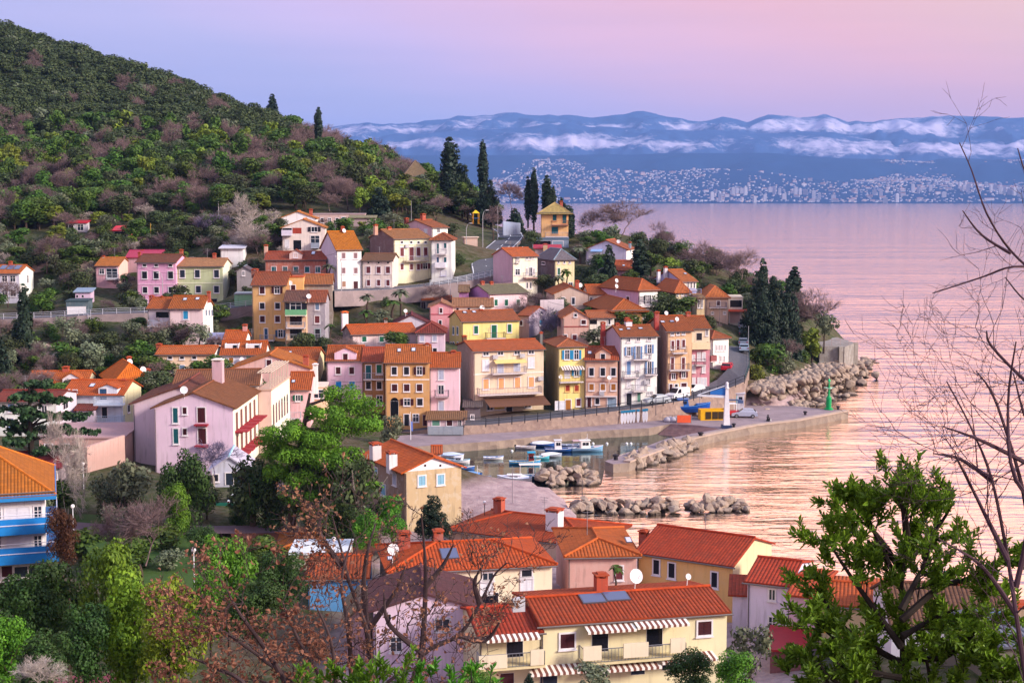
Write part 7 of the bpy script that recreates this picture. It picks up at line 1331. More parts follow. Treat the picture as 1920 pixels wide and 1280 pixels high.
# playground tower
p = P(*T(3, 1440, 210), 330); o = empty('playground_tower', p, .2, 'yellow playground climbing tower on the bank above the road', 'playground'); o.scale = (.75, .75, .8); m_ = MB(); [m_.box((a - .08, b_ - .08, -.5), (a + .08, b_ + .08, 2.6)) for a in (-.9, .9) for b_ in (-.9, .9)]; m_.build('frame', plain('#c98a1a', .6), o); m_ = MB(); m_.box((-.9, -.9, 1.1), (.9, .9, 1.25)); m_.build('platform', plain('#3a5fa0', .6), o)
m_ = MB(); m_.hexa([(-1.1, -1.1, 2.6), (1.1, -1.1, 2.6), (1.1, 1.1, 2.6), (-1.1, 1.1, 2.6), (-.1, -.1, 3.5), (.1, -.1, 3.5), (.1, .1, 3.5), (-.1, .1, 3.5)]); m_.build('canopy', plain('#e6b81c', .6), o)
p = P(*T(3, 1390, 460), 318); o = empty('bus_shelter', p, .2, 'small beige shelter with a flat roof beside the road bank', 'shelter'); m_ = MB(); m_.box((-1.6, -1, -.5), (1.3, 1, 1.8)); m_.build('wall', plaster('#c9a89c', .4), o); m_ = MB(); m_.box((-1.9, -1.3, 1.8), (1.6, 1.3, 2.0)); m_.build('roof', plain('#d9c4bc', .6), o)
p = P(600, 205, 480)
p = P(*T(0, 561, 268), 445); p.z = gz(p.x, p.y); o = empty('radio_mast', p, 0, 'small white antenna mast in the bare wood near the lone cypress', 'mast'); m_ = MB(); hh_ = zat(445, 255) - p.z; m_.tube([(0, 0, 0), (0, 0, hh_)], [.25, .12], 5); m_.build('pole', plain('#cfc4d0', .5), o)
m_ = MB(); [m_.tube([(-1.2, 0, hh_ - k), (1.2, 0, hh_ - k)], .08, 4) for k in (1, 2.2, 3.4)]; m_.build('crossarms', plain('#cfc4d0', .5), o)
# park: paths, court, wall under green fence
def patch(name, pts, z_, mat): 
    mb = MB(); V_ = [PZ(x_, y_, z_) for x_, y_ in pts]; c_ = sum(V_, Vector()) / len(V_); mb.face([(v.x, v.y, z_) for v in V_]) 
    ar = sum(V_[i].x * V_[(i + 1) % len(V_)].y - V_[(i + 1) % len(V_)].x * V_[i].y for i in range(len(V_)))
    if ar < 0: mb.f[0] = mb.f[0][::-1]
    return tag(mb.build(name, mat), kind='structure')
def cable(t, pts, D0, D1, label):
    a = P(*T(t, *pts[0]), D0); b = P(*T(t, *pts[1]), D1); mb = MB(); n = 16; L_ = (b - a).length
    mb.tube([a.lerp(b, i / n) - a - Vector((0, 0, L_ * .06 * math.sin(math.pi * i / n))) for i in range(n + 1)], .022, 4); tag(mb.build('cable', plain('#2a2630', .6), None, a), label, 'cable')
cable(1, ((1450, 1175), (1829, 960)), 246, 246, 'overhead cable crossing the pale pink house'); cable(1, ((1170, 560), (1829, 580)), 283, 283, 'cable strung along the bright pink and pale green houses'); cable(6, ((1370, 865), (1829, 870)), 221, 221, 'cable along the lilac row house'); cable(3, ((1590, 850), (1829, 830)), 281, 281, 'short cable beside the pink house at the bend')
cable(4, ((150, 960), (610, 940)), 281, 281, 'cable across the front of the pink and cream house'); cable(6, ((0, 265), (520, 130)), 262, 262, 'cable rising to the ochre house'); cable(2, ((1290, 570), (1440, 530)), 281, 281, 'cable between brick terrace and white house'); cable(7, ((400, 430), (900, 425)), 230, 230, 'cable sagging above the row house roofs'); cable(8, ((860, 300), (1200, 330)), 262, 262, 'cable over the violet wisteria')
# ------------------------------------------------------------ plants
def blobs_mesh(name, blobs, n, leaf, mat, seed=0, up=.25, squash=1.0, fill=.35, aspect=1.6, jitter=.38):
    """blobs: [(x,y,z,r)] -> many leaf-sized quads on and inside them"""
    r = np.random.default_rng(seed); B = np.array(blobs, float); a = B[:, 3] ** 2; k = r.choice(len(B), n, p=a / a.sum()); d = r.normal(size=(n, 3)); d /= np.linalg.norm(d, axis=1)[:, None]
    d[:, 2] = d[:, 2] + up; d /= np.linalg.norm(d, axis=1)[:, None]
    rad = B[k, 3] * np.where(r.random(n) < fill, r.uniform(.4, .95, n), r.uniform(.88, 1.1, n)); c = B[k, :3] + d * rad[:, None] * np.array([1, 1, squash])
    nn = d + r.normal(size=(n, 3)) * jitter; nn /= np.linalg.norm(nn, axis=1)[:, None]; t1 = np.cross(nn, r.normal(size=(n, 3))); t1 /= np.linalg.norm(t1, axis=1)[:, None]; t2 = np.cross(nn, t1)
    s = leaf * r.uniform(.6, 1.4, n)[:, None]; t1 = t1 * s * aspect * .5; t2 = t2 * s * .5
    V = np.stack([c - t1 - t2 * .3, c - t2, c + t1 + t2 * .3, c + t2], 1).reshape(-1, 3); Q = np.arange(4 * n).reshape(n, 4)
    return mesh_np(name, V, Q, mat)
def strips_mesh(name, A, Bp, w_, mat):
    A = np.asarray(A, float); Bp = np.asarray(Bp, float); d = Bp - A; L_ = np.linalg.norm(d, axis=1)[:, None] + 1e-9; d /= L_; r = np.random.default_rng(3); o = np.cross(d, r.normal(size=d.shape)); o /= np.linalg.norm(o, axis=1)[:, None] + 1e-9; p = np.cross(d, o)
    w_ = np.asarray(w_, float).reshape(-1, 1); n = len(A)
    V = np.stack([A + o * w_, A - o * .5 * w_ + p * .87 * w_, A - o * .5 * w_ - p * .87 * w_, Bp + o * w_ * .5, Bp - o * .25 * w_ + p * .43 * w_, Bp - o * .25 * w_ - p * .43 * w_], 1).reshape(-1, 3); b = (np.arange(n) * 6)[:, None]
    Q = np.concatenate([b + np.array([[0, 1, 4, 3]]), b + np.array([[1, 2, 5, 4]]), b + np.array([[2, 0, 3, 5]])]); return mesh_np(name, V, Q, mat)
def grow(r, p, d, L_, rad, depth, segs, tips, spread=.7, curl=.18, up=.12, kids=(2, 4), minr=.01, shrink=.68):
    n = 4 if depth > 1 else 3
    for i in range(n):
        q = p + d * (L_ / n); segs.append((p, q, rad * (1 - .35 * i / n), rad * (1 - .35 * (i + 1) / n)))
        p = q; d = (d + Vector((r.gauss(0, curl), r.gauss(0, curl), r.gauss(0, curl) + up))).normalized()
        if depth > 0 and i > 0:
            for _ in range(r.randint(0, 1) if i < n - 1 else r.randint(*kids)):
                s_ = Vector((r.gauss(0, 1), r.gauss(0, 1), r.gauss(0, .6))); s_ = (s_ - d * s_.dot(d)).normalized()
                grow(r, p, (d + s_ * spread * r.uniform(.6, 1.4)).normalized(), L_ * shrink * r.uniform(.7, 1.2), max(minr, rad * .55), depth - 1, segs, tips, spread, curl, up, kids, minr, shrink)
    tips.append((p, d))
bark = plain('#4a3c36', .9); barkg = plain('#8f8580', .9); barkd = plain('#2a2220', .9)
def trunk_mesh(h_, r_, limbs=5, seed=0, mat=None, lean=0.0):
    r = random.Random(seed); mb = MB(); mb.tube([(0, 0, -1.5), (lean * h_ * .3, 0, h_ * .35), (lean * h_ * .7, r.uniform(-.1, .1) * h_, h_ * .8)], [r_ * 1.2, r_, r_ * .5], 6)
    for i in range(limbs):
        a = 6.28 * i / limbs + r.uniform(-.4, .4); z0 = h_ * r.uniform(.3, .7); L_ = h_ * r.uniform(.22, .4)
        mb.tube([(lean * z0, 0, z0), (math.cos(a) * L_ * .6, math.sin(a) * L_ * .6, z0 + L_ * .45), (math.cos(a) * L_, math.sin(a) * L_, z0 + L_)], [r_ * .5, r_ * .3, r_ * .12], 5)
    me = bpy.data.meshes.new('trunk'); me.from_pydata(mb.v, [], mb.f); me.materials.append(mat or bark); return me
# unit trees (height 1): meshes shared by the copies
L_OAK = leafmat('holm oak leaves', '#2a3420', '#4e5a34', .5); L_GRN = leafmat('bright green leaves', '#233c18', '#587226', .5); L_OLV = leafmat('grey olive leaves', '#38422f', '#828a70', .4)
L_CYP = leafmat('cypress foliage', '#121e16', '#34483a', .3); L_RED = leafmat('rusty leaves', '#7a3a1c', '#c06a38', .3); L_YEL = leafmat('yellow green leaves', '#46561c', '#7f8c2c', .4); L_PIN = leafmat('pine needles', '#2a4c10', '#78a62c', .3)
TWG = leafmat('bare twigs', '#54464a', '#8c7478', .4, .0, .9); TWP = leafmat('pale twigs', '#857a7c', '#c4b6b2', .3, .0, .9); TWV = leafmat('violet twigs', '#4a4058', '#85789a', .2, .0, .9)
L_DD = leafmat('dark park leaves', '#1a2c12', '#41602a', .4); L_DG = leafmat('fresh park leaves', '#214a12', '#6f9c2a', .3); L_DY = leafmat('bamboo leaves', '#3c5810', '#8ca42a', .2); L_DR = leafmat('dark rust leaves', '#2a1414', '#5a2c22', .2)
def crown_blobs(r, n, wr, z0, z1, br):
    B = []
    for i in range(n):
        a = r.uniform(0, 6.28); k = r.random() ** .6; zz = r.random(); rad = wr * (1 - .55 * abs(zz - .4) * 1.3) * k; B.append((math.cos(a) * rad, math.sin(a) * rad, z0 + (z1 - z0) * zz, br * r.uniform(.7, 1.3)))
    return B
UNIT = {}
def unit(kind, i, H=8.0):
    k = (kind, i)
    if k in UNIT: return UNIT[k]
    r = random.Random(hash(kind) % 1000 if False else sum(map(ord, kind)) * 7 + i)
    if kind == 'oak': c = blobs_mesh('crown', crown_blobs(r, 16, 3.0, 3.4, 6.6, 1.35), 1800, .33, L_OAK, i)
    elif kind == 'green': c = blobs_mesh('crown', crown_blobs(r, 14, 2.1, 2.6, 7.2, 1.05), 1500, .34, L_GRN, i)
    elif kind == 'yellow': c = blobs_mesh('crown', crown_blobs(r, 12, 2.1, 2.4, 7.2, 1.0), 900, .42, L_YEL, i)
    elif kind == 'olive': c = blobs_mesh('crown', crown_blobs(r, 14, 2.8, 2.6, 7.0, 1.1), 1000, .36, L_OLV, i)
    elif kind == 'rust': c = blobs_mesh('crown', crown_blobs(r, 10, 1.8, 2.6, 7.2, 1.0), 800, .4, L_RED, i)
    elif kind == 'cypress':
        B = [(r.uniform(-.1, .1), r.uniform(-.1, .1), z, .62 * (1 - ((z - 3) / 5.4) ** 2) ** .7 if z > 3 else .62 * (.6 + z / 8)) for z in np.arange(.5, 8, .35)]; c = blobs_mesh('crown', B, 1500, .26, L_CYP, i, .1, 1.4, .2)
    elif kind in ('fir', 'bigfir'):
        B = []
        for z in np.arange(1.0, 7.6, .55):
            R = 2.5 * (1 - z / 8.4) ** .7
            for j in range(max(3, int(R * 4))): a = r.uniform(0, 6.28); B.append((math.cos(a) * R * .75, math.sin(a) * R * .75, z + r.uniform(-.15, .15), max(.25, R * .34)))
            B.append((0, 0, z, max(.25, R * .5)))
        c = blobs_mesh('crown', B, *((3000, .34) if kind == 'fir' else (13000, .15)), L_CYP, i, .1, .8, .3)
    elif kind in ('bare', 'pale', 'violet'):
        segs = []; tips = []; grow(r, Vector((0, 0, .9)), Vector((0, 0, 1)), 2.0, .17, 3, segs, tips, .95, .13, .07, (2, 4), .02, .76)
        A = []; B = []; w_ = []
        for a, b_, r0, r1 in segs: A.append(a); B.append(b_); w_.append(max(.02, r0 * .55))
        for p, d in tips:
            for _ in range(7):
                e = (d + Vector((r.gauss(0, .6), r.gauss(0, .6), r.gauss(.1, .5)))).normalized(); q = p + e * r.uniform(.5, 1.1); A.append(p); B.append(q); w_.append(.02)
                for _ in range(2): e2 = (e + Vector((r.gauss(0, .5), r.gauss(0, .5), r.gauss(.1, .4)))).normalized(); q2 = p.lerp(q, r.uniform(.3, .9)); A.append(q2); B.append(q2 + e2 * r.uniform(.3, .7)); w_.append(.016)
        zm = np.percentile([b_[2] for b_ in B], 99); mean_ = np.mean(np.array(B), 0) * [1, 1, 0]; A = [np.array(a_) - mean_ * min(1, a_[2] / 4) for a_ in A]; B = [np.array(a_) - mean_ * min(1, a_[2] / 4) for a_ in B]; sc = 8.0 / zm; rx = np.percentile([abs(b_[0]) + abs(b_[1]) for b_ in B], 97) / 1.35; kk = np.array([3.4 / rx, 3.4 / rx, sc]); c = strips_mesh('crown', np.array(A) * kk, np.array(B) * kk, np.array(w_), {'bare': TWG, 'pale': TWP, 'violet': TWV}[kind])
    elif kind == 'bush': c = blobs_mesh('crown', [(r.uniform(-2, 2), r.uniform(-2, 2), r.uniform(1, 5), r.uniform(1.4, 2.4)) for _ in range(10)], 900, .5, L_GRN if i % 2 else L_OAK, i)
    elif kind in ('dense', 'densegreen', 'denseyellow', 'densered'):
        B = crown_blobs(r, 26, 3.0, 1.0, 6.9, 1.15); c = blobs_mesh('crown', B, 7500, .19, {'dense': L_DD, 'densegreen': L_DG, 'denseyellow': L_DY, 'densered': L_DR}[kind], i, .25, 1.0, .3)
    elif kind == 'palm':
        V = []; Q = []
        for j in range(30):
            a = r.uniform(0, 6.28); el = r.uniform(-.5, 1.2); L_ = 1.7; prev = None
            for s_ in range(6):
                t_ = s_ / 5; x_ = L_ * t_ * math.cos(el); z_ = L_ * t_ * math.sin(el) - 1.1 * t_ * t_; w_ = .28 * math.sin(math.pi * (.12 + .88 * (1 - t_))) + .02
                cx, cy = math.cos(a), math.sin(a); P1 = (cx * x_ - cy * w_, cy * x_ + cx * w_, 6.6 + z_); P2 = (cx * x_ + cy * w_, cy * x_ - cx * w_, 6.6 + z_); b = len(V); V += [P1, P2]
                if s_: Q.append([b - 2, b - 1, b + 1, b])
        c = mesh_np('crown', V, Q, L_OLV if i % 2 else L_GRN)
    tm = trunk_mesh(8.0 * (.8 if kind in ('palm', 'bare', 'pale', 'violet') else .7), {'palm': .2, 'cypress': .14}.get(kind, .17), 0 if kind in ('palm', 'cypress', 'fir', 'bigfir', 'bush', 'bare', 'pale', 'violet') else 5, i, bark) if kind != 'bare' else trunk_mesh(1.6, .17, 0, i, bark)
    if kind in ('pale', 'violet'): tm = trunk_mesh(1.6, .17, 0, i, barkg)
    if kind == 'palm': tm = trunk_mesh(8.2, .2, 0, i, bark)
    if kind == 'bush': tm = trunk_mesh(3, .15, 3, i, bark)
    UNIT[k] = (c, tm); return UNIT[k]
HALFW = {'oak': 3.9, 'green': 2.8, 'yellow': 2.8, 'olive': 3.6, 'rust': 2.5, 'cypress': .68, 'fir': 2.3, 'bigfir': 2.3, 'bare': 3.4, 'pale': 3.4, 'violet': 3.4, 'bush': 3.6, 'palm': 1.7, 'dense': 3.7, 'densegreen': 3.7, 'denseyellow': 3.7, 'densered': 3.7}
NAMES = {'oak': 'oak_tree', 'green': 'leafy_tree', 'yellow': 'leafy_tree', 'olive': 'olive_tree', 'rust': 'autumn_tree', 'cypress': 'cypress_tree', 'fir': 'fir_tree', 'bigfir': 'fir_tree', 'bare': 'bare_tree', 'pale': 'bare_tree', 'violet': 'bare_tree', 'bush': 'bush', 'palm': 'palm_tree', 'dense': 'evergreen_tree', 'densegreen': 'leafy_tree', 'denseyellow': 'leafy_tree', 'densered': 'bush'}
tr_ = random.Random(99)
def put_tree(kind, p, h_, wid, label, group=None, var=None):
    c, t_ = unit(kind, tr_.randrange(4) if var is None else var); s_ = h_ / 8.0; sw = (wid / 2) / HALFW[kind]
    o = empty(NAMES[kind], p, tr_.uniform(0, 6.28), label, 'tree' if kind != 'bush' else 'bush', group); o.scale = (sw, sw, s_)
    link('crown', c, o); link('trunk', t_, o); return o
YS = np.concatenate([np.arange(60, 330, 1.5), np.arange(330, 700, 3)])
def hitg(px, py):
    d = ray(px, py); X_ = d[0] / d[1] * YS; Z_ = CZ + d[2] / d[1] * YS; G = ground(X_, YS); k = np.where(Z_ < G)[0]
    if len(k) == 0: return None
    i = k[0]; return Vector((X_[i], YS[i], G[i]))
def tree(kind, px, pyb, pyt, w_, label, D=None, group=None, var=None, t=0):
    if t: px2, pyb = T(t, px, pyb); _, pyt = T(t, px, pyt); w_ = w_ / TILES[t][2]; px = px2
    p = P(px, pyb, D) if D else (hitg(px, pyb) or P(px, pyb, 400)); h_ = zat(p.y, pyt) - p.z; p.z -= .1
    return put_tree(kind, p, max(1, h_), w_ / F * p.y, label, group, var)
# --- trees one can point to
tree('cypress', 597, 268, 201, 17, 'lone slim cypress standing against the sky on the ridge', 440)
tree('bigfir', 850, 400, 256, 62, 'broad double topped dark cypress on the ridge left of the tall slim one', 385); tree('cypress', 843, 395, 258, 34, 'left top of the pair of broad dark cypresses on the ridge', 383); tree('bigfir', 872, 400, 300, 48, 'lower dark conifer leaning against the broad cypresses', 384)
tree('cypress', 906, 375, 263, 21, 'tall slim cypress between the broad dark one and the road lamp', 392); tree('bigfir', 921, 425, 328, 42, 'dark conifer below the tall slim cypress', 372); tree('fir', 905, 420, 345, 34, 'small dark conifer left of the road bend', 372)
tree('cypress', 1001, 415, 315, 17, 'tallest cypress of the group left of the yellow villa', 368); tree('cypress', 990, 412, 331, 15, 'short cypress at the left of the yellow villa group', 369); tree('cypress', 1026, 410, 329, 22, 'wide cypress just behind the yellow villa roof', 366); tree('cypress', 1037, 412, 349, 14, 'small cypress behind the yellow villa chimney', 366)
tree('fir', 1052, 430, 364, 36, 'dark conifer to the right behind the yellow villa', 350); tree('cypress', 1066, 460, 385, 26, 'dark cypress hugging the right wall of the yellow villa', 342); tree('fir', 965, 440, 385, 40, 'dark bushy conifer left of the yellow villa', 362)
tree('cypress', 50, 712, 533, 30, 'very tall slim cypress in front of the left village road', 234); tree('cypress', 34, 712, 600, 26, 'shorter cypress just left of the very tall one', 236); tree('fir', 0, 740, 620, 60, 'grey green fir cut by the left edge of the picture', 215)
tree('fir', 1141, 560, 449, 42, 'spiky fir in front of the lilac white villa', 292); tree('cypress', 1201, 545, 450, 34, 'fat dark cypress right of the mauve house', 296)
for i, (a, b, c_, d, l_) in enumerate(((1423, 695, 488, 62, 'tall dark conifer at the left of the dense group on the point'), (1446, 695, 500, 60, 'dark conifer in the middle of the group on the point'), (1474, 697, 502, 50, 'dark conifer at the right of the group on the point'), (1405, 690, 560, 50, 'low dark conifer overhanging the street lamp'), (1458, 700, 590, 70, 'broad low conifer in front of the group on the point'))): tree('bigfir', a, b, c_, d * 1.35, l_, 272 + i * 2)
tree('cypress', 1426, 690, 486, 30, 'pointed cypress top rising above the group on the point', 279); tree('cypress', 1487, 600, 500, 30, 'rounded green cypress behind the group on the point', 290, var=1)
tree('bare', 1160, 450, 376, 125, 'wide bare tree against the sea right of the yellow villa', 346, var=0); tree('bare', 1110, 450, 392, 60, 'smaller bare tree close to the yellow villa', 346, var=1); tree('bare', 1335, 545, 452, 120, 'wide bare tree behind the gabled lilac house', 318, var=2); tree('bare', 1240, 490, 414, 60, 'thin bare tree against the sea above the lilac white villa', 330, var=3); tree('bare', 1385, 545, 466, 80, 'bare tree next to the conifers on the point', 305, var=1); tree('bare', 1290, 530, 460, 80, 'bare tree left of the wide one behind the gabled lilac house', 320, var=0); tree('bare', 1265, 500, 445, 60, 'low bare tree beside the blue hut', 326, var=2)
tree('bare', 1515, 655, 538, 110, 'dense brown bare tree on the point right of the conifers', 288, var=0); tree('bare', 1500, 640, 545, 80, 'rounded bare tree touching the conifers on the point', 290, var=3); tree('olive', 1545, 648, 578, 55, 'wind bent pine leaning over the sea on the point', 286); tree('yellow', 1522, 690, 610, 60, 'yellowing bush beside the bunker', 284)
tree('green', 1440, 722, 640, 75, 'bright green bush below the conifers on the point', 262); tree('green', 1420, 705, 645, 50, 'green bush beside the blue car', 262); tree('yellow', 1412, 735, 680, 48, 'yellow green bush above the road wall', 254); tree('olive', 1465, 725, 655, 60, 'dull green bush above the grey rocks', 262); tree('green', 1498, 700, 650, 50, 'round green bush left of the bunker', 276); tree('oak', 1380, 570, 520, 60, 'dark oak at the head of the street', 300)
for i, (x_, y0_, y1_, w2, k, l_) in enumerate(((1150, 590, 520, 70, 'green', 'green tree below the spiky fir'), (1110, 580, 500, 60, 'oak', 'dark tree behind the beige gabled house'), (1180, 560, 500, 50, 'oak', 'dark bush under the fat cypress'), (1255, 530, 480, 60, 'yellow', 'yellow green tree behind the gabled lilac house'), (1300, 540, 480, 70, 'oak', 'dark oak right of the gabled lilac house'), (1220, 510, 470, 50, 'green', 'green tree right of the fat cypress'), (1100, 470, 430, 50, 'olive', 'olive bush below the wide bare tree'), (1150, 480, 420, 60, 'olive', 'olive green bush in front of the wide bare tree'))): tree(k, x_, y0_, y1_, w2, l_, 300 if y0_ > 500 else 335)
tree('violet', 1020, 640, 575, 66, 'leafless violet wisteria tree behind the yellow house', 256, var=1); tree('violet', 1040, 650, 582, 60, 'darker violet shrub right of the wisteria', 254, var=2)
tree('bare', 88, 500, 438, 62, 'round bare pink tree on the left terraces', 300, var=0); tree('bare', 205, 500, 452, 70, 'spreading bare tree above the small pink house', 306, var=2); tree('pale', 470, 470, 362, 70, 'pale bare tree left of the white houses under the wood', 318, var=1); tree('pale', 462, 505, 405, 80, 'tall grey bare tree beside the red brick terrace', 300, var=0); tree('violet', 400, 460, 400, 80, 'violet bare shrub on the stony terrace', 318, var=3); tree('pale', 520, 470, 400, 50, 'thin grey bare tree next to the arched porch', 316, var=2); tree('bare', 925, 440, 385, 50, 'small rosy bare tree by the straight lamp post', 330, var=3); tree('bare', 960, 400, 340, 60, 'bare tree above the road bend', 372, var=1)
for i, (x_, y0_, y1_, w2, D_, l_) in enumerate(((361, 470, 425, 34, 316, 'left palm of the pair above the pale green house'), (378, 478, 436, 34, 314, 'right palm of the pair above the pale green house'), (234, 560, 506, 20, 292, 'single small palm in front of the pink bay windowed house'), (688, 590, 545, 34, 268, 'left palm in the dark garden behind the long white house'), (735, 600, 556, 44, 266, 'big palm in the middle of the dark garden'), (752, 590, 535, 40, 270, 'palm with yellow fronds at the right of the dark garden'), (688, 620, 575, 36, 262, 'low palm closest to the white flue'), (1048, 555, 510, 26, 284, 'left palm before the grey hipped villa'), (1061, 560, 496, 26, 285, 'taller palm before the grey hipped villa'), (616, 530, 490, 30, 282, 'palm at the right end of the brick red terrace'), (619, 640, 602, 24, 250, 'palm beside the narrow stairs right of the grey plaster house'), (1088, 500, 455, 40, 312, 'palm below the yellow villa'), (1155, 1110, 1050, 34, 110, 'palm tuft behind the pink house wall in the foreground'))): tree('palm', x_, y0_, y1_, w2, l_, D_, None, i % 4)
# --- the park and lower left
tree('olive', 240, 1000, 858, 120, 'large grey green tree in front of the hotel left wing', 148, var=0); tree('olive', 195, 985, 880, 70, 'grey olive tree at the left of the large grey green one', 150, var=2); tree('dense', 350, 1010, 836, 112, 'dark oak standing in front of the hotel gable', 144, var=1); tree('densegreen', 330, 1005, 905, 70, 'green lower crown before the dark oak', 140, var=2)
tree('dense', 500, 1010, 862, 110, 'dark spreading park tree left of the big pine', 146, var=2); tree('dense', 455, 1000, 930, 60, 'small dark tree by the green fence', 150, var=3); tree('violet', 515, 960, 868, 70, 'greyish twiggy crown against the dark park tree', 150, var=0); tree('dense', 640, 1040, 930, 120, 'dark shrubbery under the big pine', 138, var=0); tree('densegreen', 735, 1010, 925, 70, 'green tree against the left wall of the beach house', 138, var=1); tree('dense', 380, 1040, 980, 80, 'dark bush on the park lawn', 134, var=1)
tree('bigfir', 812, 1010, 918, 70, 'dark bushy cypress before the beach house facade', 142, var=2); tree('densegreen', 690, 1030, 950, 60, 'green tree left of the bushy cypress', 132, var=3); tree('bare', 265, 1080, 925, 150, 'large pinkish bare tree on the lawn', 112, var=0); tree('bare', 205, 1060, 940, 80, 'orange tinted bare tree left of the large pinkish one', 114, var=3); tree('pale', 128, 985, 770, 80, 'tall pale birch with a feathery top beside the cedar', 150, var=1); tree('pale', 150, 985, 800, 70, 'second pale birch right of the tall one', 151, var=2); tree('densered', 118, 1060, 950, 75, 'dark rust brown bush beside the blue balcony block', 126)
tree('violet', 400, 900, 830, 120, 'leafless shrub on the hotel foot', 160, var=3); tree('olive', 735, 850, 775, 60, 'rounded olive tree by the harbour corner', 200, var=1)
for i, (x_, y0_, y1_, w2, D_, k, l_) in enumerate(((130, 1240, 1022, 160, 78, 'dense', 'large dark green tree below the blue balcony block'), (55, 1250, 1060, 130, 76, 'dense', 'dark tree at the lower left corner'), (210, 1250, 1010, 130, 74, 'densegreen', 'tall green tree in the middle of the lower left mass'), (250, 1290, 1060, 160, 66, 'denseyellow', 'bright yellow green bamboo like tree in the lower left'), (320, 1290, 1075, 130, 64, 'denseyellow', 'yellow green tree beside the brown leaved oak'), (165, 1290, 1120, 120, 64, 'dense', 'dark tree under the bamboo like one'), (430, 1190, 1000, 130, 88, 'densegreen', 'rounded green tree above the brown leaved oak'), (395, 1200, 1050, 90, 84, 'densegreen', 'green tree right of the park globe lamp'), (530, 1140, 1018, 100, 98, 'dense', 'green tree before the orange tiled hall roof'), (480, 1200, 1080, 110, 84, 'dense', 'dark tree left of the blue workshop'), (20, 1290, 1150, 110, 62, 'densegreen', 'small green tree at the bottom left corner'), (90, 1300, 1180, 120, 58, 'dense', 'dark bush above the playground corner'))): tree(k, x_, y0_, y1_, w2 * 1.1, l_, D_, None, i % 4)
tree('pale', 75, 1300, 1218, 110, 'small frosty grey bare shrub at the bottom left', 52, var=1)
tree('olive', 1405, 1290, 1165, 110, 'grey olive tree right of the cream apartment house', 78, var=1); tree('dense', 1295, 1300, 1215, 110, 'dark shrub under the right lower awning', 80, var=2); tree('densegreen', 1380, 1320, 1215, 110, 'green shrub in front of the olive tree', 72, var=1); tree('olive', 1110, 1310, 1240, 110, 'low olive green shrub under the middle awnings', 76, var=3); tree('fir', 992, 1310, 1255, 34, 'small dark conifer by the left ground floor door', 84, var=1); tree('densegreen', 900, 1300, 1250, 80, 'low green shrub at the bottom centre', 60, var=0)
# cedar with flat layers
def layered(label, px, pyb, pyt, D, layers, name, mat, leaf, lean=0.0, n=5000, tr=.35, trunkmat=None):
    p = P(px, pyb, D); h_ = zat(D, pyt) - p.z; o = empty(name, p, 0, label, 'tree'); B = []; r = random.Random(5); mb = MB(); mb.tube([(0, 0, -2), (lean * .4, 0, h_ * .5), (lean, 0, h_ * .97)], [tr, tr * .8, tr * .25], 8)
    for lx, ly, rw, rh in layers:
        q = P(lx, ly, D); c_ = Vector((q.x - p.x, r.uniform(-2.2, 2.2), q.z - p.z)); R = rw / F * D; Hh = rh / F * D; k = max(5, int(R / Hh * 6))
        for _ in range(k): B.append((c_.x + r.uniform(-1, 1) * R, c_.y + r.uniform(-1, 1) * R * .7, c_.z + r.uniform(-.4, .4) * Hh, Hh * r.uniform(.7, 1.1)))
        z0 = max(.5, c_.z - R * .5); a = Vector((lean * z0 / h_, 0, z0)); mb.tube([a, a.lerp(c_, .6) + Vector((0, 0, .2)), c_ + Vector((0, 0, -.3))], [tr * .4, tr * .22, .05], 5)
    link('crown', blobs_mesh('crown', B, n, leaf, mat, 4, .35, .8, .35), o); mb.build('trunk', trunkmat or bark, o); return o
layered('wide layered cedar in front of the white house with pale blue shutters', 62, 945, 712, 162, [(70, 722, 22, 8), (60, 745, 34, 8), (100, 752, 26, 6), (30, 768, 34, 8), (85, 780, 42, 8), (20, 795, 36, 8), (130, 782, 34, 6), (60, 812, 52, 9), (150, 812, 26, 6), (20, 825, 40, 8), (30, 862, 32, 7), (110, 840, 36, 7)], 'cedar_tree', leafmat('cedar needles', '#16261a', '#3f5f38', .3), .34, 0.0, 6500, .45, barkd)
layered('great bright green pine in the park, largest tree of the middle', 540, 1018, 728, 144, [(640, 745, 30, 20), (675, 768, 28, 18), (610, 775, 30, 18), (650, 800, 44, 22), (692, 795, 22, 14), (545, 805, 40, 20), (590, 818, 40, 22), (515, 830, 26, 16), (530, 855, 30, 18), (575, 850, 40, 22), (625, 850, 45, 22), (665, 850, 34, 18), (540, 885, 36, 18), (600, 890, 44, 22), (650, 885, 34, 16), (575, 925, 38, 16), (625, 930, 44, 16), (680, 915, 30, 10), (600, 955, 30, 12), (560, 900, 30, 16)], 'pine_tree', L_PIN, .14, 2.5, 56000, .5)
for x_, D_, l_ in ((583, 143, 'forked park trunk right of the slim one'), (668, 140, 'pale mottled plane trunk under the pine'), (475, 146, 'thick grey trunk on the brown lawn')):
    p = P(x_, 1015, D_); me = trunk_mesh(9, .32, 5, x_, barkg if x_ == 668 else bark); o = empty('bare_trunk_tree', p, 0, l_, 'tree'); link('trunk', me, o); link('crown', unit('oak', 1)[0], o).scale = (.8, .8, 1.1)
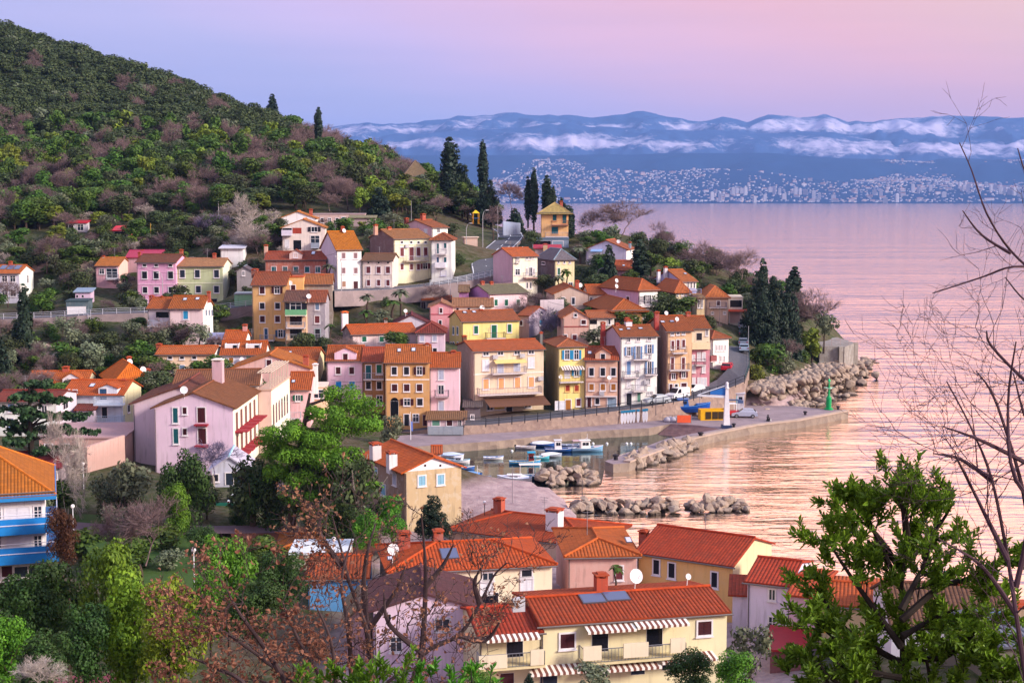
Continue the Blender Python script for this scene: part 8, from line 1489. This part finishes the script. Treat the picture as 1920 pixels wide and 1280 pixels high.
# --- the wooded hill
def inside_foot(x_, y_):
    for f in FOOT:
        c = False; j = 3
        for i in range(4):
            if (f[i][1] > y_) != (f[j][1] > y_) and x_ < (f[j][0] - f[i][0]) * (y_ - f[i][1]) / (f[j][1] - f[i][1]) + f[i][0]: c = not c
            j = i
        if c: return True
    return False
ROADP = [(v.x, v.y) for v in dense(RU, 3) + dense(RL, 3) + dense(RS, 3)]
def near_road(x_, y_, d): return any((x_ - a) ** 2 + (y_ - b) ** 2 < d * d for a, b in ROADP)
cand = []
yy = 335.0
while yy < 690:
    st_ = 5.4 + (yy - 335) * .008; xx = -.385 * yy - 8
    while xx < .05 * yy + 4:
        x_ = xx + tr_.uniform(-.45, .45) * st_; y_ = yy + tr_.uniform(-.45, .45) * st_; cand.append((x_, y_)); xx += st_
    yy += st_ * .85
cand = np.array(cand); gzv = ground(cand[:, 0], cand[:, 1]); sdv = sdist(cand[:, 0], cand[:, 1]); sel = []
for (x_, y_), z_, sd_ in zip(cand, gzv, sdv):
    px, py = proj((x_, y_, z_))
    if sd_ < 6 or px < -60 or px > 1085: continue
    if y_ < 420 and (inside_foot(x_, y_) or near_road(x_, y_, 6.5)): continue
    ylim = 392 if px < 540 else (385 if px < 700 else 372 + (px - 700) * .0 if px < 800 else 395)
    lim2 = np.interp(px, [0, 150, 300, 420, 520, 640, 760, 900, 1085], [448, 425, 408, 405, 398, 402, 412, 420, 420])
    if py > lim2: continue
    cliff = py
    sel.append((x_, y_, z_, px, py))
def kindat(px, py, r):
    a = r.random(); up_line = np.interp(px, [0, 150, 300, 450, 560, 620], [262, 255, 265, 280, 262, 262])
    nzv = math.sin(px * .021 + py * .05) + math.sin(px * .047 - py * .03 + 2)
    if py < up_line: return 'bare' if (a < .025 or (nzv > 1.7 and a < .4)) else ('oak' if a < .93 else 'olive')
    if px > 560 and py < 300: return 'bare' if a < .8 else 'oak'
    if nzv > .9: return 'bare' if a < .65 else ('green' if a < .85 else 'oak')
    if nzv < -.6: return 'green' if a < .42 else ('yellow' if a < .7 else 'oak')
    return 'green' if a < .30 else ('bare' if a < .58 else ('oak' if a < .88 else ('yellow' if a < .95 else 'olive')))
sel.sort(key=lambda q: q[1]); hr = random.Random(17)
HL = {'oak': ('dark evergreen oak on the wooded hillside', 'dark oaks of the hillside wood'), 'green': ('bright green tree on the lower wooded slope', 'bright green trees of the hillside wood'), 'yellow': ('yellow green tree on the lower wooded slope', 'yellow green trees of the hillside wood'), 'bare': ('leafless pinkish tree on the wooded hillside', 'leafless trees of the hillside wood'), 'olive': ('grey green tree on the wooded hillside', 'grey green trees of the hillside wood')}
NI = 290; stuff = []
for i, (x_, y_, z_, px, py) in enumerate(sel):
    k = kindat(px, py, hr); hh = {'oak': 7.6, 'green': 8.6, 'yellow': 8.0, 'bare': 8.2, 'olive': 7.0}[k] * hr.uniform(.75, 1.25); ww = {'oak': 10.0, 'green': 7.6, 'yellow': 6.5, 'bare': 8.5, 'olive': 8.0}[k] * hr.uniform(.8, 1.25)
    if y_ < 372: hh *= .8
    if i < NI: put_tree(k, Vector((x_, y_, z_ - .2)), hh, ww, *HL[k])
    else: stuff.append((k, x_, y_, z_, hh, ww))
def get_np(me):
    v = np.zeros(len(me.vertices) * 3, dtype=np.float32); me.vertices.foreach_get('co', v); l = np.zeros(len(me.loops), dtype=np.int32); me.loops.foreach_get('vertex_index', l); return v.reshape(-1, 3), l.reshape(-1, 4)
MI = {'oak': 0, 'green': 1, 'yellow': 2, 'bare': 3, 'olive': 4}; LR = {}
for k in MI:
    for v in range(4): LR[k, v] = get_np(unit(k, v)[0])
V = []; Q = []; M_ = []; off = 0
for k, x_, y_, z_, hh, ww in stuff:
    v, q = LR[k, hr.randrange(4)]
    if k != 'bare' and y_ > 440:
        n = len(q); keepn = int(n * .55); idx = np.random.default_rng(int(x_ * 10) % 9999).choice(n, keepn, replace=False); q = q[idx]; v = v[q.ravel()]; c_ = v.reshape(-1, 4, 3).mean(1, keepdims=True); v = (c_ + (v.reshape(-1, 4, 3) - c_) * 1.35).reshape(-1, 3); q = np.arange(len(v)).reshape(-1, 4)
    a = hr.uniform(0, 6.28); ca, sa = math.cos(a), math.sin(a); sw = ww / 2 / HALFW[k]; sz = hh / 8
    w_ = np.stack([(v[:, 0] * ca - v[:, 1] * sa) * sw + x_, (v[:, 0] * sa + v[:, 1] * ca) * sw + y_, v[:, 2] * sz + z_], 1); V.append(w_); Q.append(q + off); off += len(v); M_ += [MI[k]] * len(q)
tag(link('hillside_wood', mesh_np('hillside_wood', np.concatenate(V), np.concatenate(Q), [L_OAK, L_GRN, L_YEL, TWG, L_OLV], False, M_)), 'mass of treetops covering the far upper hillside up to the skyline', 'wood', None, 'stuff')
tree('rust', 178, 392, 356, 26, 'orange red tree above the red garden huts', 366); tree('rust', 77, 262, 232, 28, 'golden orange tree high on the left slope', 505); tree('rust', 97, 275, 250, 28, 'peach coloured tree just below the golden one', 500); tree('olive', 236, 396, 366, 34, 'silvery round tree right of the orange red one', 362); tree('fir', 511, 212, 172, 22, 'pointed conifer poking above the ridge line', 545); tree('yellow', 40, 420, 372, 60, 'bright lime green tree at the left edge above the terraces', 350); tree('fir', 712, 408, 345, 46, 'dark spruce in front of the pines above the pink building', 352)
# --- gaps of the village: shrubs and small garden trees
vg = random.Random(41); cnt = 0; tries = 0; VL = {'bush': ('round evergreen shrub in a village garden', 'garden shrubs between the houses'), 'olive': ('small grey green garden tree between the houses', 'small olive trees between the houses'), 'oak': ('small dark evergreen garden tree between the houses', 'small dark trees between the houses'), 'green': ('small bright green garden tree between the houses', 'small green trees between the houses'), 'bare': ('small leafless garden tree between the houses', 'small leafless trees between the houses')}
while cnt < 330 and tries < 9000:
    tries += 1; px = vg.uniform(-10, 1420) if cnt % 2 else vg.uniform(-10, 470); py = vg.uniform(430, 780); p = hitg(px, py)
    if p is None or p.y < 205 or p.y > 345 or p.z < 3 or inside_foot(p.x, p.y) or near_road(p.x, p.y, 5.5) or sdist([p.x], [p.y])[0] < 4: continue
    if p.x > 15 and p.y < 245: continue
    if -20 < p.x < 40 and 215 < p.y < 236: continue
    k = vg.choice(['bush', 'bush', 'oak', 'oak', 'olive', 'green', 'bare']) ; hh = vg.uniform(1.8, 3.6) if k == 'bush' else vg.uniform(3.0, 5.6)
    put_tree(k, p, hh, hh * vg.uniform(1.0, 1.5), *VL[k]); cnt += 1
for i in range(1500):
    px = vg.uniform(-10, 700); py = vg.uniform(398, 520); p = hitg(px, py)
    if p is None or p.y < 275 or p.y > 350 or inside_foot(p.x, p.y) or near_road(p.x, p.y, 5): continue
    k = vg.choice(['bush', 'oak', 'bare', 'pale', 'olive', 'green', 'bare', 'yellow']); hh = vg.uniform(1.6, 4.6)
    put_tree(k, p, hh, hh * vg.uniform(1.0, 1.5), 'small tree or shrub on the garden terraces under the wood', 'shrubs of the garden terraces'); cnt += 1
    if cnt > 440: break
# park shrubs
for i in range(46):
    px = vg.uniform(-20, 760); py = vg.uniform(960, 1090); p = hitg(px, py)
    if p is None or inside_foot(p.x, p.y) or p.y > 160 or (330 < px < 560 and 985 < py < 1075) or (120 < px < 200 and 950 < py < 1010): continue
    k = vg.choice(['bush', 'oak', 'green', 'olive']); hh = vg.uniform(2.0, 4.2); put_tree(k, p, hh, hh * 1.3, 'shrub around the park lawns', 'shrubs of the park')

for i in range(2000):
    px = vg.uniform(1100, 1500); py = vg.uniform(420, 700); p = hitg(px, py)
    if p is None or p.y < 262 or p.x < 12 or inside_foot(p.x, p.y) or near_road(p.x, p.y, 5.0) or sdist([p.x], [p.y])[0] < 5 or p.y > 420: continue
    k = vg.choice(['oak', 'bush', 'olive', 'bare', 'bare', 'green']); hh = vg.uniform(2.2, 5.0); q_ = proj((p.x, p.y, p.z + hh)); 
    if q_[0] < 1230 and q_[1] < 420: continue
    put_tree(k, p, hh, hh * 1.25, 'low tree or shrub on the wooded point beyond the houses', 'scrub of the wooded point'); cnt += 1
    if cnt > 510: break
# ------------------------------------------------------------ plants close to the viewer
def skel(lines_, D, r0, r1, jit=.25, seed=0):
    r = random.Random(seed); out_ = []
    for k, ln in enumerate(lines_):
        off = r.uniform(-jit, jit); pts = [P(x_, y_, D + off + r.uniform(-.1, .1) * (i > 0)) for i, (x_, y_) in enumerate(ln)]; n = len(pts); sm = []
        for i in range(n - 1):
            p0, p1, p2, p3 = pts[max(0, i - 1)], pts[i], pts[i + 1], pts[min(n - 1, i + 2)]
            for j in range(4): t_ = j / 4; sm.append(.5 * ((2 * p1) + (p2 - p0) * t_ + (2 * p0 - 5 * p1 + 4 * p2 - p3) * t_ * t_ + (3 * p1 - p0 - 3 * p2 + p3) * t_ ** 3))
        sm.append(pts[-1]); m = len(sm); out_.append([(p, r0 + (r1 - r0) * i / (m - 1)) for i, p in enumerate(sm)])
    return out_
def branches(name, label, D, lines_, r0, r1, twigL, depth, mat, seed, density=.8, spread=.8, curl=.2, up=.1, minr=.004, jit=.3, kids=(1, 3), leafer=None, nm='bare_tree', root=None):
    r = random.Random(seed); S_l = skel(lines_, D, r0, r1, jit, seed); o = empty(nm, root or P(lines_[0][0][0], lines_[0][0][1], D), 0, label, 'tree'); o0 = o.location.copy(); mb = MB(); segs = []; tips = []
    for ln in S_l:
        mb.tube([p - o0 for p, _ in ln], [q + r.uniform(-.1, .1) * q for _, q in ln], 7)
        for i in range(2, len(ln)):
            if r.random() < density:
                d = (ln[i][0] - ln[i - 1][0]).normalized(); s_ = Vector((r.gauss(0, 1), r.gauss(0, 1), r.gauss(0, .7))); s_ = (s_ - d * s_.dot(d)).normalized()
                grow(r, ln[i][0] - o0, (d * .7 + s_ * spread).normalized(), twigL * r.uniform(.5, 1.3), max(minr * 1.5, ln[i][1] * .45), depth, segs, tips, spread, curl, up, kids, minr, .66)
        tips.append((ln[-1][0] - o0, (ln[-1][0] - ln[-2][0]).normalized()))
    mb.build('trunk', mat, o); A = [s_[0] for s_ in segs]; B = [s_[1] for s_ in segs]; w_ = [s_[2] for s_ in segs]
    link('twigs', strips_mesh('twigs', A, B, w_, mat), o)
    if leafer: link('leaves', leafer(r, tips, segs, o0), o)
    return o
def leaf_mesh(C_, Dr, Nn, L_, W_, mat, curl=.2):
    C_ = np.asarray(C_, float); Dr = np.asarray(Dr, float); Nn = np.asarray(Nn, float); Dr /= np.linalg.norm(Dr, axis=1)[:, None] + 1e-9; S_2 = np.cross(Dr, Nn); S_2 /= np.linalg.norm(S_2, axis=1)[:, None] + 1e-9; Nn = np.cross(S_2, Dr); L_ = np.asarray(L_)[:, None]; W_ = np.asarray(W_)[:, None]
    m0 = C_; m1 = C_ + Dr * L_ * .35 + Nn * L_ * curl * .4; m2 = C_ + Dr * L_ * .7 + Nn * L_ * curl * .4; m3 = C_ + Dr * L_; fold = Nn * W_ * .35
    l1 = m1 + S_2 * W_ * .5 + fold; r1_ = m1 - S_2 * W_ * .5 + fold; l2 = m2 + S_2 * W_ * .42 + fold; r2_ = m2 - S_2 * W_ * .42 + fold
    V = np.stack([m0, m1, m2, m3, l1, r1_, l2, r2_], 1).reshape(-1, 3); b = (np.arange(len(C_)) * 8)[:, None]
    Q = np.concatenate([b + np.array([q]) for q in ([0, 1, 4, 4], [0, 5, 1, 1], [1, 2, 6, 4], [1, 5, 7, 2], [2, 3, 6, 6], [2, 7, 3, 3])])
    tri = Q[:, 2] == Q[:, 3]; me = bpy.data.meshes.new('leaves'); fl = [tuple(q[:3]) if t_ else tuple(q) for q, t_ in zip(Q.tolist(), tri)]; me.from_pydata(V.tolist(), [], fl); me.materials.append(mat); me.update(); return me
def laurel_leaves(per=9, L=.085, n_extra=.25):
    def f(r, tips, segs, o0):
        C_, D_, N_, LL, WW = [], [], [], [], []
        for p, d in tips:
            for k in range(per):
                a = 2.4 * k + r.uniform(-.3, .3); u = d.cross(Vector((.3, .1, 1))).normalized(); v = u.cross(d); e = (u * math.cos(a) + v * math.sin(a)); q = p - d * (.012 * k) * L / .085; dr = (e * r.uniform(.5, 1.1) + d * r.uniform(.5, .9) + Vector((0, 0, .15))).normalized()
                C_.append(q); D_.append(dr); N_.append((d + Vector((0, 0, .6)) - dr * .3)); l_ = L * r.uniform(.65, 1.2); LL.append(l_); WW.append(l_ * r.uniform(.30, .42))
        for s_ in segs:
            if r.random() < n_extra:
                d = (s_[1] - s_[0]).normalized(); e = Vector((r.gauss(0, 1), r.gauss(0, 1), r.gauss(0, 1))).normalized(); C_.append(s_[1]); D_.append((e + d * .6).normalized()); N_.append(Vector((0, 0, 1)) + e * .2); l_ = L * r.uniform(.6, 1.1); LL.append(l_); WW.append(l_ * .36)
        return leaf_mesh(C_, D_, N_, LL, WW, L_LAU, -.15)
    return f
L_LAU = leafmat('glossy laurel leaves', '#224c12', '#78a832', .1, .25, .42)
L_BRN = leafmat('withered oak leaves', '#62382c', '#b4806a', .1, .3, .7)
branches('laurel', 'glossy green laurel rising in the right foreground before the sea', 10, [
    [(1690, 1450), (1690, 1310), (1692, 1212), (1690, 1112), (1700, 1022), (1715, 932)], [(1690, 1270), (1620, 1252), (1560, 1192), (1510, 1147)], [(1690, 1212), (1640, 1142), (1590, 1072), (1555, 1017)], [(1690, 1162), (1760, 1102), (1820, 1082), (1875, 1052)],
    [(1692, 1230), (1770, 1232), (1830, 1182), (1850, 1142)], [(1695, 1112), (1650, 1022), (1615, 937)], [(1700, 1052), (1755, 992), (1785, 947)], [(1690, 1300), (1590, 1290), (1510, 1230)], [(1690, 1072), (1640, 997), (1595, 967)], [(1700, 1002), (1690, 942), (1665, 922)],
    [(1780, 1450), (1795, 1280), (1815, 1222)], [(1870, 1450), (1880, 1300), (1885, 1252)], [(1560, 1450), (1550, 1270), (1500, 1227)], [(1600, 1450), (1610, 1290), (1570, 1242)], [(1740, 1450), (1745, 1290), (1730, 1212)], [(1690, 1142), (1730, 1062), (1745, 1012)], [(1690, 1242), (1590, 1182), (1530, 1102)], [(1692, 1192), (1745, 1162), (1790, 1142)], [(1840, 1450), (1850, 1270), (1840, 1242)], [(1640, 1450), (1650, 1300), (1640, 1232)]],
    .028, .006, .17, 2, barkd, 5, 1.0, .8, .16, .12, .0025, .35, (1, 2), laurel_leaves(13, .062, .4), 'laurel_tree')
branches('twigs', 'tangle of thin bare purplish branches at the right edge over the water', 7, [
    [(1945, 1420), (1905, 1150), (1890, 1050), (1860, 900), (1820, 800), (1775, 715)], [(1905, 1100), (1925, 960), (1870, 760), (1830, 695)], [(1985, 900), (1850, 830), (1770, 800)], [(2000, 1000), (1905, 900), (1890, 760), (1905, 640)], [(1890, 1050), (1830, 930), (1790, 850)],
    [(1905, 1150), (1840, 1060), (1760, 1010)], [(1990, 760), (1930, 720), (1860, 650), (1850, 620)], [(1860, 900), (1800, 860), (1750, 850)], [(1990, 870), (1930, 800), (1900, 700)]], .014, .003, .30, 3, plain('#4a3440', .9), 8, .6, .75, .13, .06, .0014, .4, (1, 2), None, 'bare_tree')
branches('twigs', 'long bare branch reaching up across the far shore at the right edge', 6.5, [
    [(2030, 600), (1960, 530), (1895, 470), (1850, 400), (1822, 320), (1799, 268)], [(2030, 560), (1960, 510), (1900, 500), (1840, 520), (1748, 550)], [(2010, 450), (1935, 350), (1908, 278)], [(1895, 475), (1840, 440), (1805, 395)], [(2020, 620), (1930, 570), (1885, 520)]], .008, .0022, .16, 2, plain('#4a3440', .9), 9, .35, .75, .13, .06, .0012, .3, (1, 2), None, 'bare_tree')
OBK = plain('#46363a', .9)
def oak_leaves(r, tips, segs, o0):
    C_, D_, N_, LL, WW = [], [], [], [], []
    for p, d in tips:
        w_ = p + o0; py = proj(w_)[1]; px = proj(w_)[0]; den = np.interp(py, [930, 1040, 1120, 1200, 1280], [.08, .09, .2, .3, .36]) * (1 if px < 620 else .4)
        for k in range(8):
            if r.random() > den: continue
            e = Vector((r.gauss(0, 1), r.gauss(0, 1), r.gauss(-.2, .8))).normalized(); C_.append(p + e * .03); D_.append((e + d * .4).normalized()); N_.append(Vector((r.gauss(0, 1), r.gauss(0, 1), r.gauss(0, 1)))); l_ = r.uniform(.04, .085); LL.append(l_); WW.append(l_ * r.uniform(.4, .65))
    return leaf_mesh(C_, D_, N_, LL, WW, L_BRN, .5)
branches('oak', 'bare oak with withered brown leaves spreading across the bottom centre', 20, [
    [(705, 1500), (697, 1290), (690, 1190), (655, 1090), (640, 1030), (622, 965)], [(735, 1500), (770, 1300), (795, 1225), (860, 1190), (900, 1130), (925, 1080), (950, 1055)], [(694, 1230), (682, 1100), (690, 1030), (705, 980)], [(665, 1500), (660, 1280), (652, 1170), (640, 1090), (660, 1010)],
    [(790, 1240), (797, 1130), (797, 1050), (790, 965)], [(900, 1130), (890, 1090), (905, 1060)], [(795, 1225), (730, 1170), (720, 1110)], [(690, 1180), (740, 1110), (760, 1060)], [(640, 1060), (600, 1000), (605, 960)], [(797, 1100), (830, 1060), (850, 1020)], [(860, 1190), (910, 1200), (940, 1160)]],
      .052, .010, .46, 3, OBK, 12, .38, .8, .22, .08, .006, .8, (1, 3), oak_leaves, 'oak_tree')
branches('oak', 'lower brown leaved oak filling the bottom left of centre', 17, [
    [(600, 1500), (560, 1300), (500, 1240), (430, 1190), (375, 1150)], [(560, 1320), (500, 1220), (450, 1150), (425, 1105)], [(620, 1500), (610, 1300), (560, 1200), (530, 1130)], [(520, 1500), (470, 1300), (400, 1250), (350, 1230)], [(680, 1500), (700, 1320), (760, 1250), (800, 1200)], [(640, 1500), (630, 1290), (620, 1200), (590, 1130)], [(440, 1500), (400, 1330), (360, 1290)], [(760, 1500), (790, 1330), (850, 1270)], [(700, 1480), (690, 1310), (660, 1230)], [(560, 1500), (530, 1310), (470, 1270)]],
    .040, .008, .42, 3, OBK, 13, .6, .8, .22, .08, .005, .9, (1, 3), oak_leaves, 'oak_tree')
for (x_, y_, l_) in ((640, 1262, 'small green laurel shoots left of centre at the bottom edge'), (860, 1250, 'small green laurel shoots under the oak branch at the bottom edge'), (735, 1268, 'low green laurel shoots at the bottom edge between the oak stems')):
    r = random.Random(x_); branches('shoots', l_, 13, [[(x_ + dx, 1460), (x_ + dx * .9, 1330), (x_ + dx + r.uniform(-14, 14), y_ + r.uniform(-14, 40))] for dx in (-70, -45, -20, 5, 30, 60)], .010, .004, .12, 1, barkd, x_, .6, .8, .14, .2, .003, .3, (1, 2), laurel_leaves(9, .075), 'laurel_shrub')
# park surfaces
patch('lawn', [(120, 955), (210, 950), (330, 1000), (560, 1045), (560, 1085), (300, 1120), (180, 1060)], 2.62, plain('#3f5a24', .95, var=.25)); patch('park_path', [(100, 975), (240, 985), (380, 985), (560, 985), (560, 998), (380, 1000), (230, 1003), (100, 1000)], 2.68, plain('#6a5560', .9)); patch('brown_earth', [(430, 990), (700, 985), (720, 1030), (560, 1052), (440, 1030)], 2.66, plain('#6a3a2c', .95, var=.2))
wallseg('green mesh fence behind the park lawn', [P(405, 975, 156), P(480, 975, 156)], 2.0, .1, plain('#1f6a5a', .7), 'mesh_fence')
h_ = patch('playground_court', [(95, 1268), (230, 1262), (240, 1300), (90, 1310)], 2.7, plain('#7a3a48', .8))
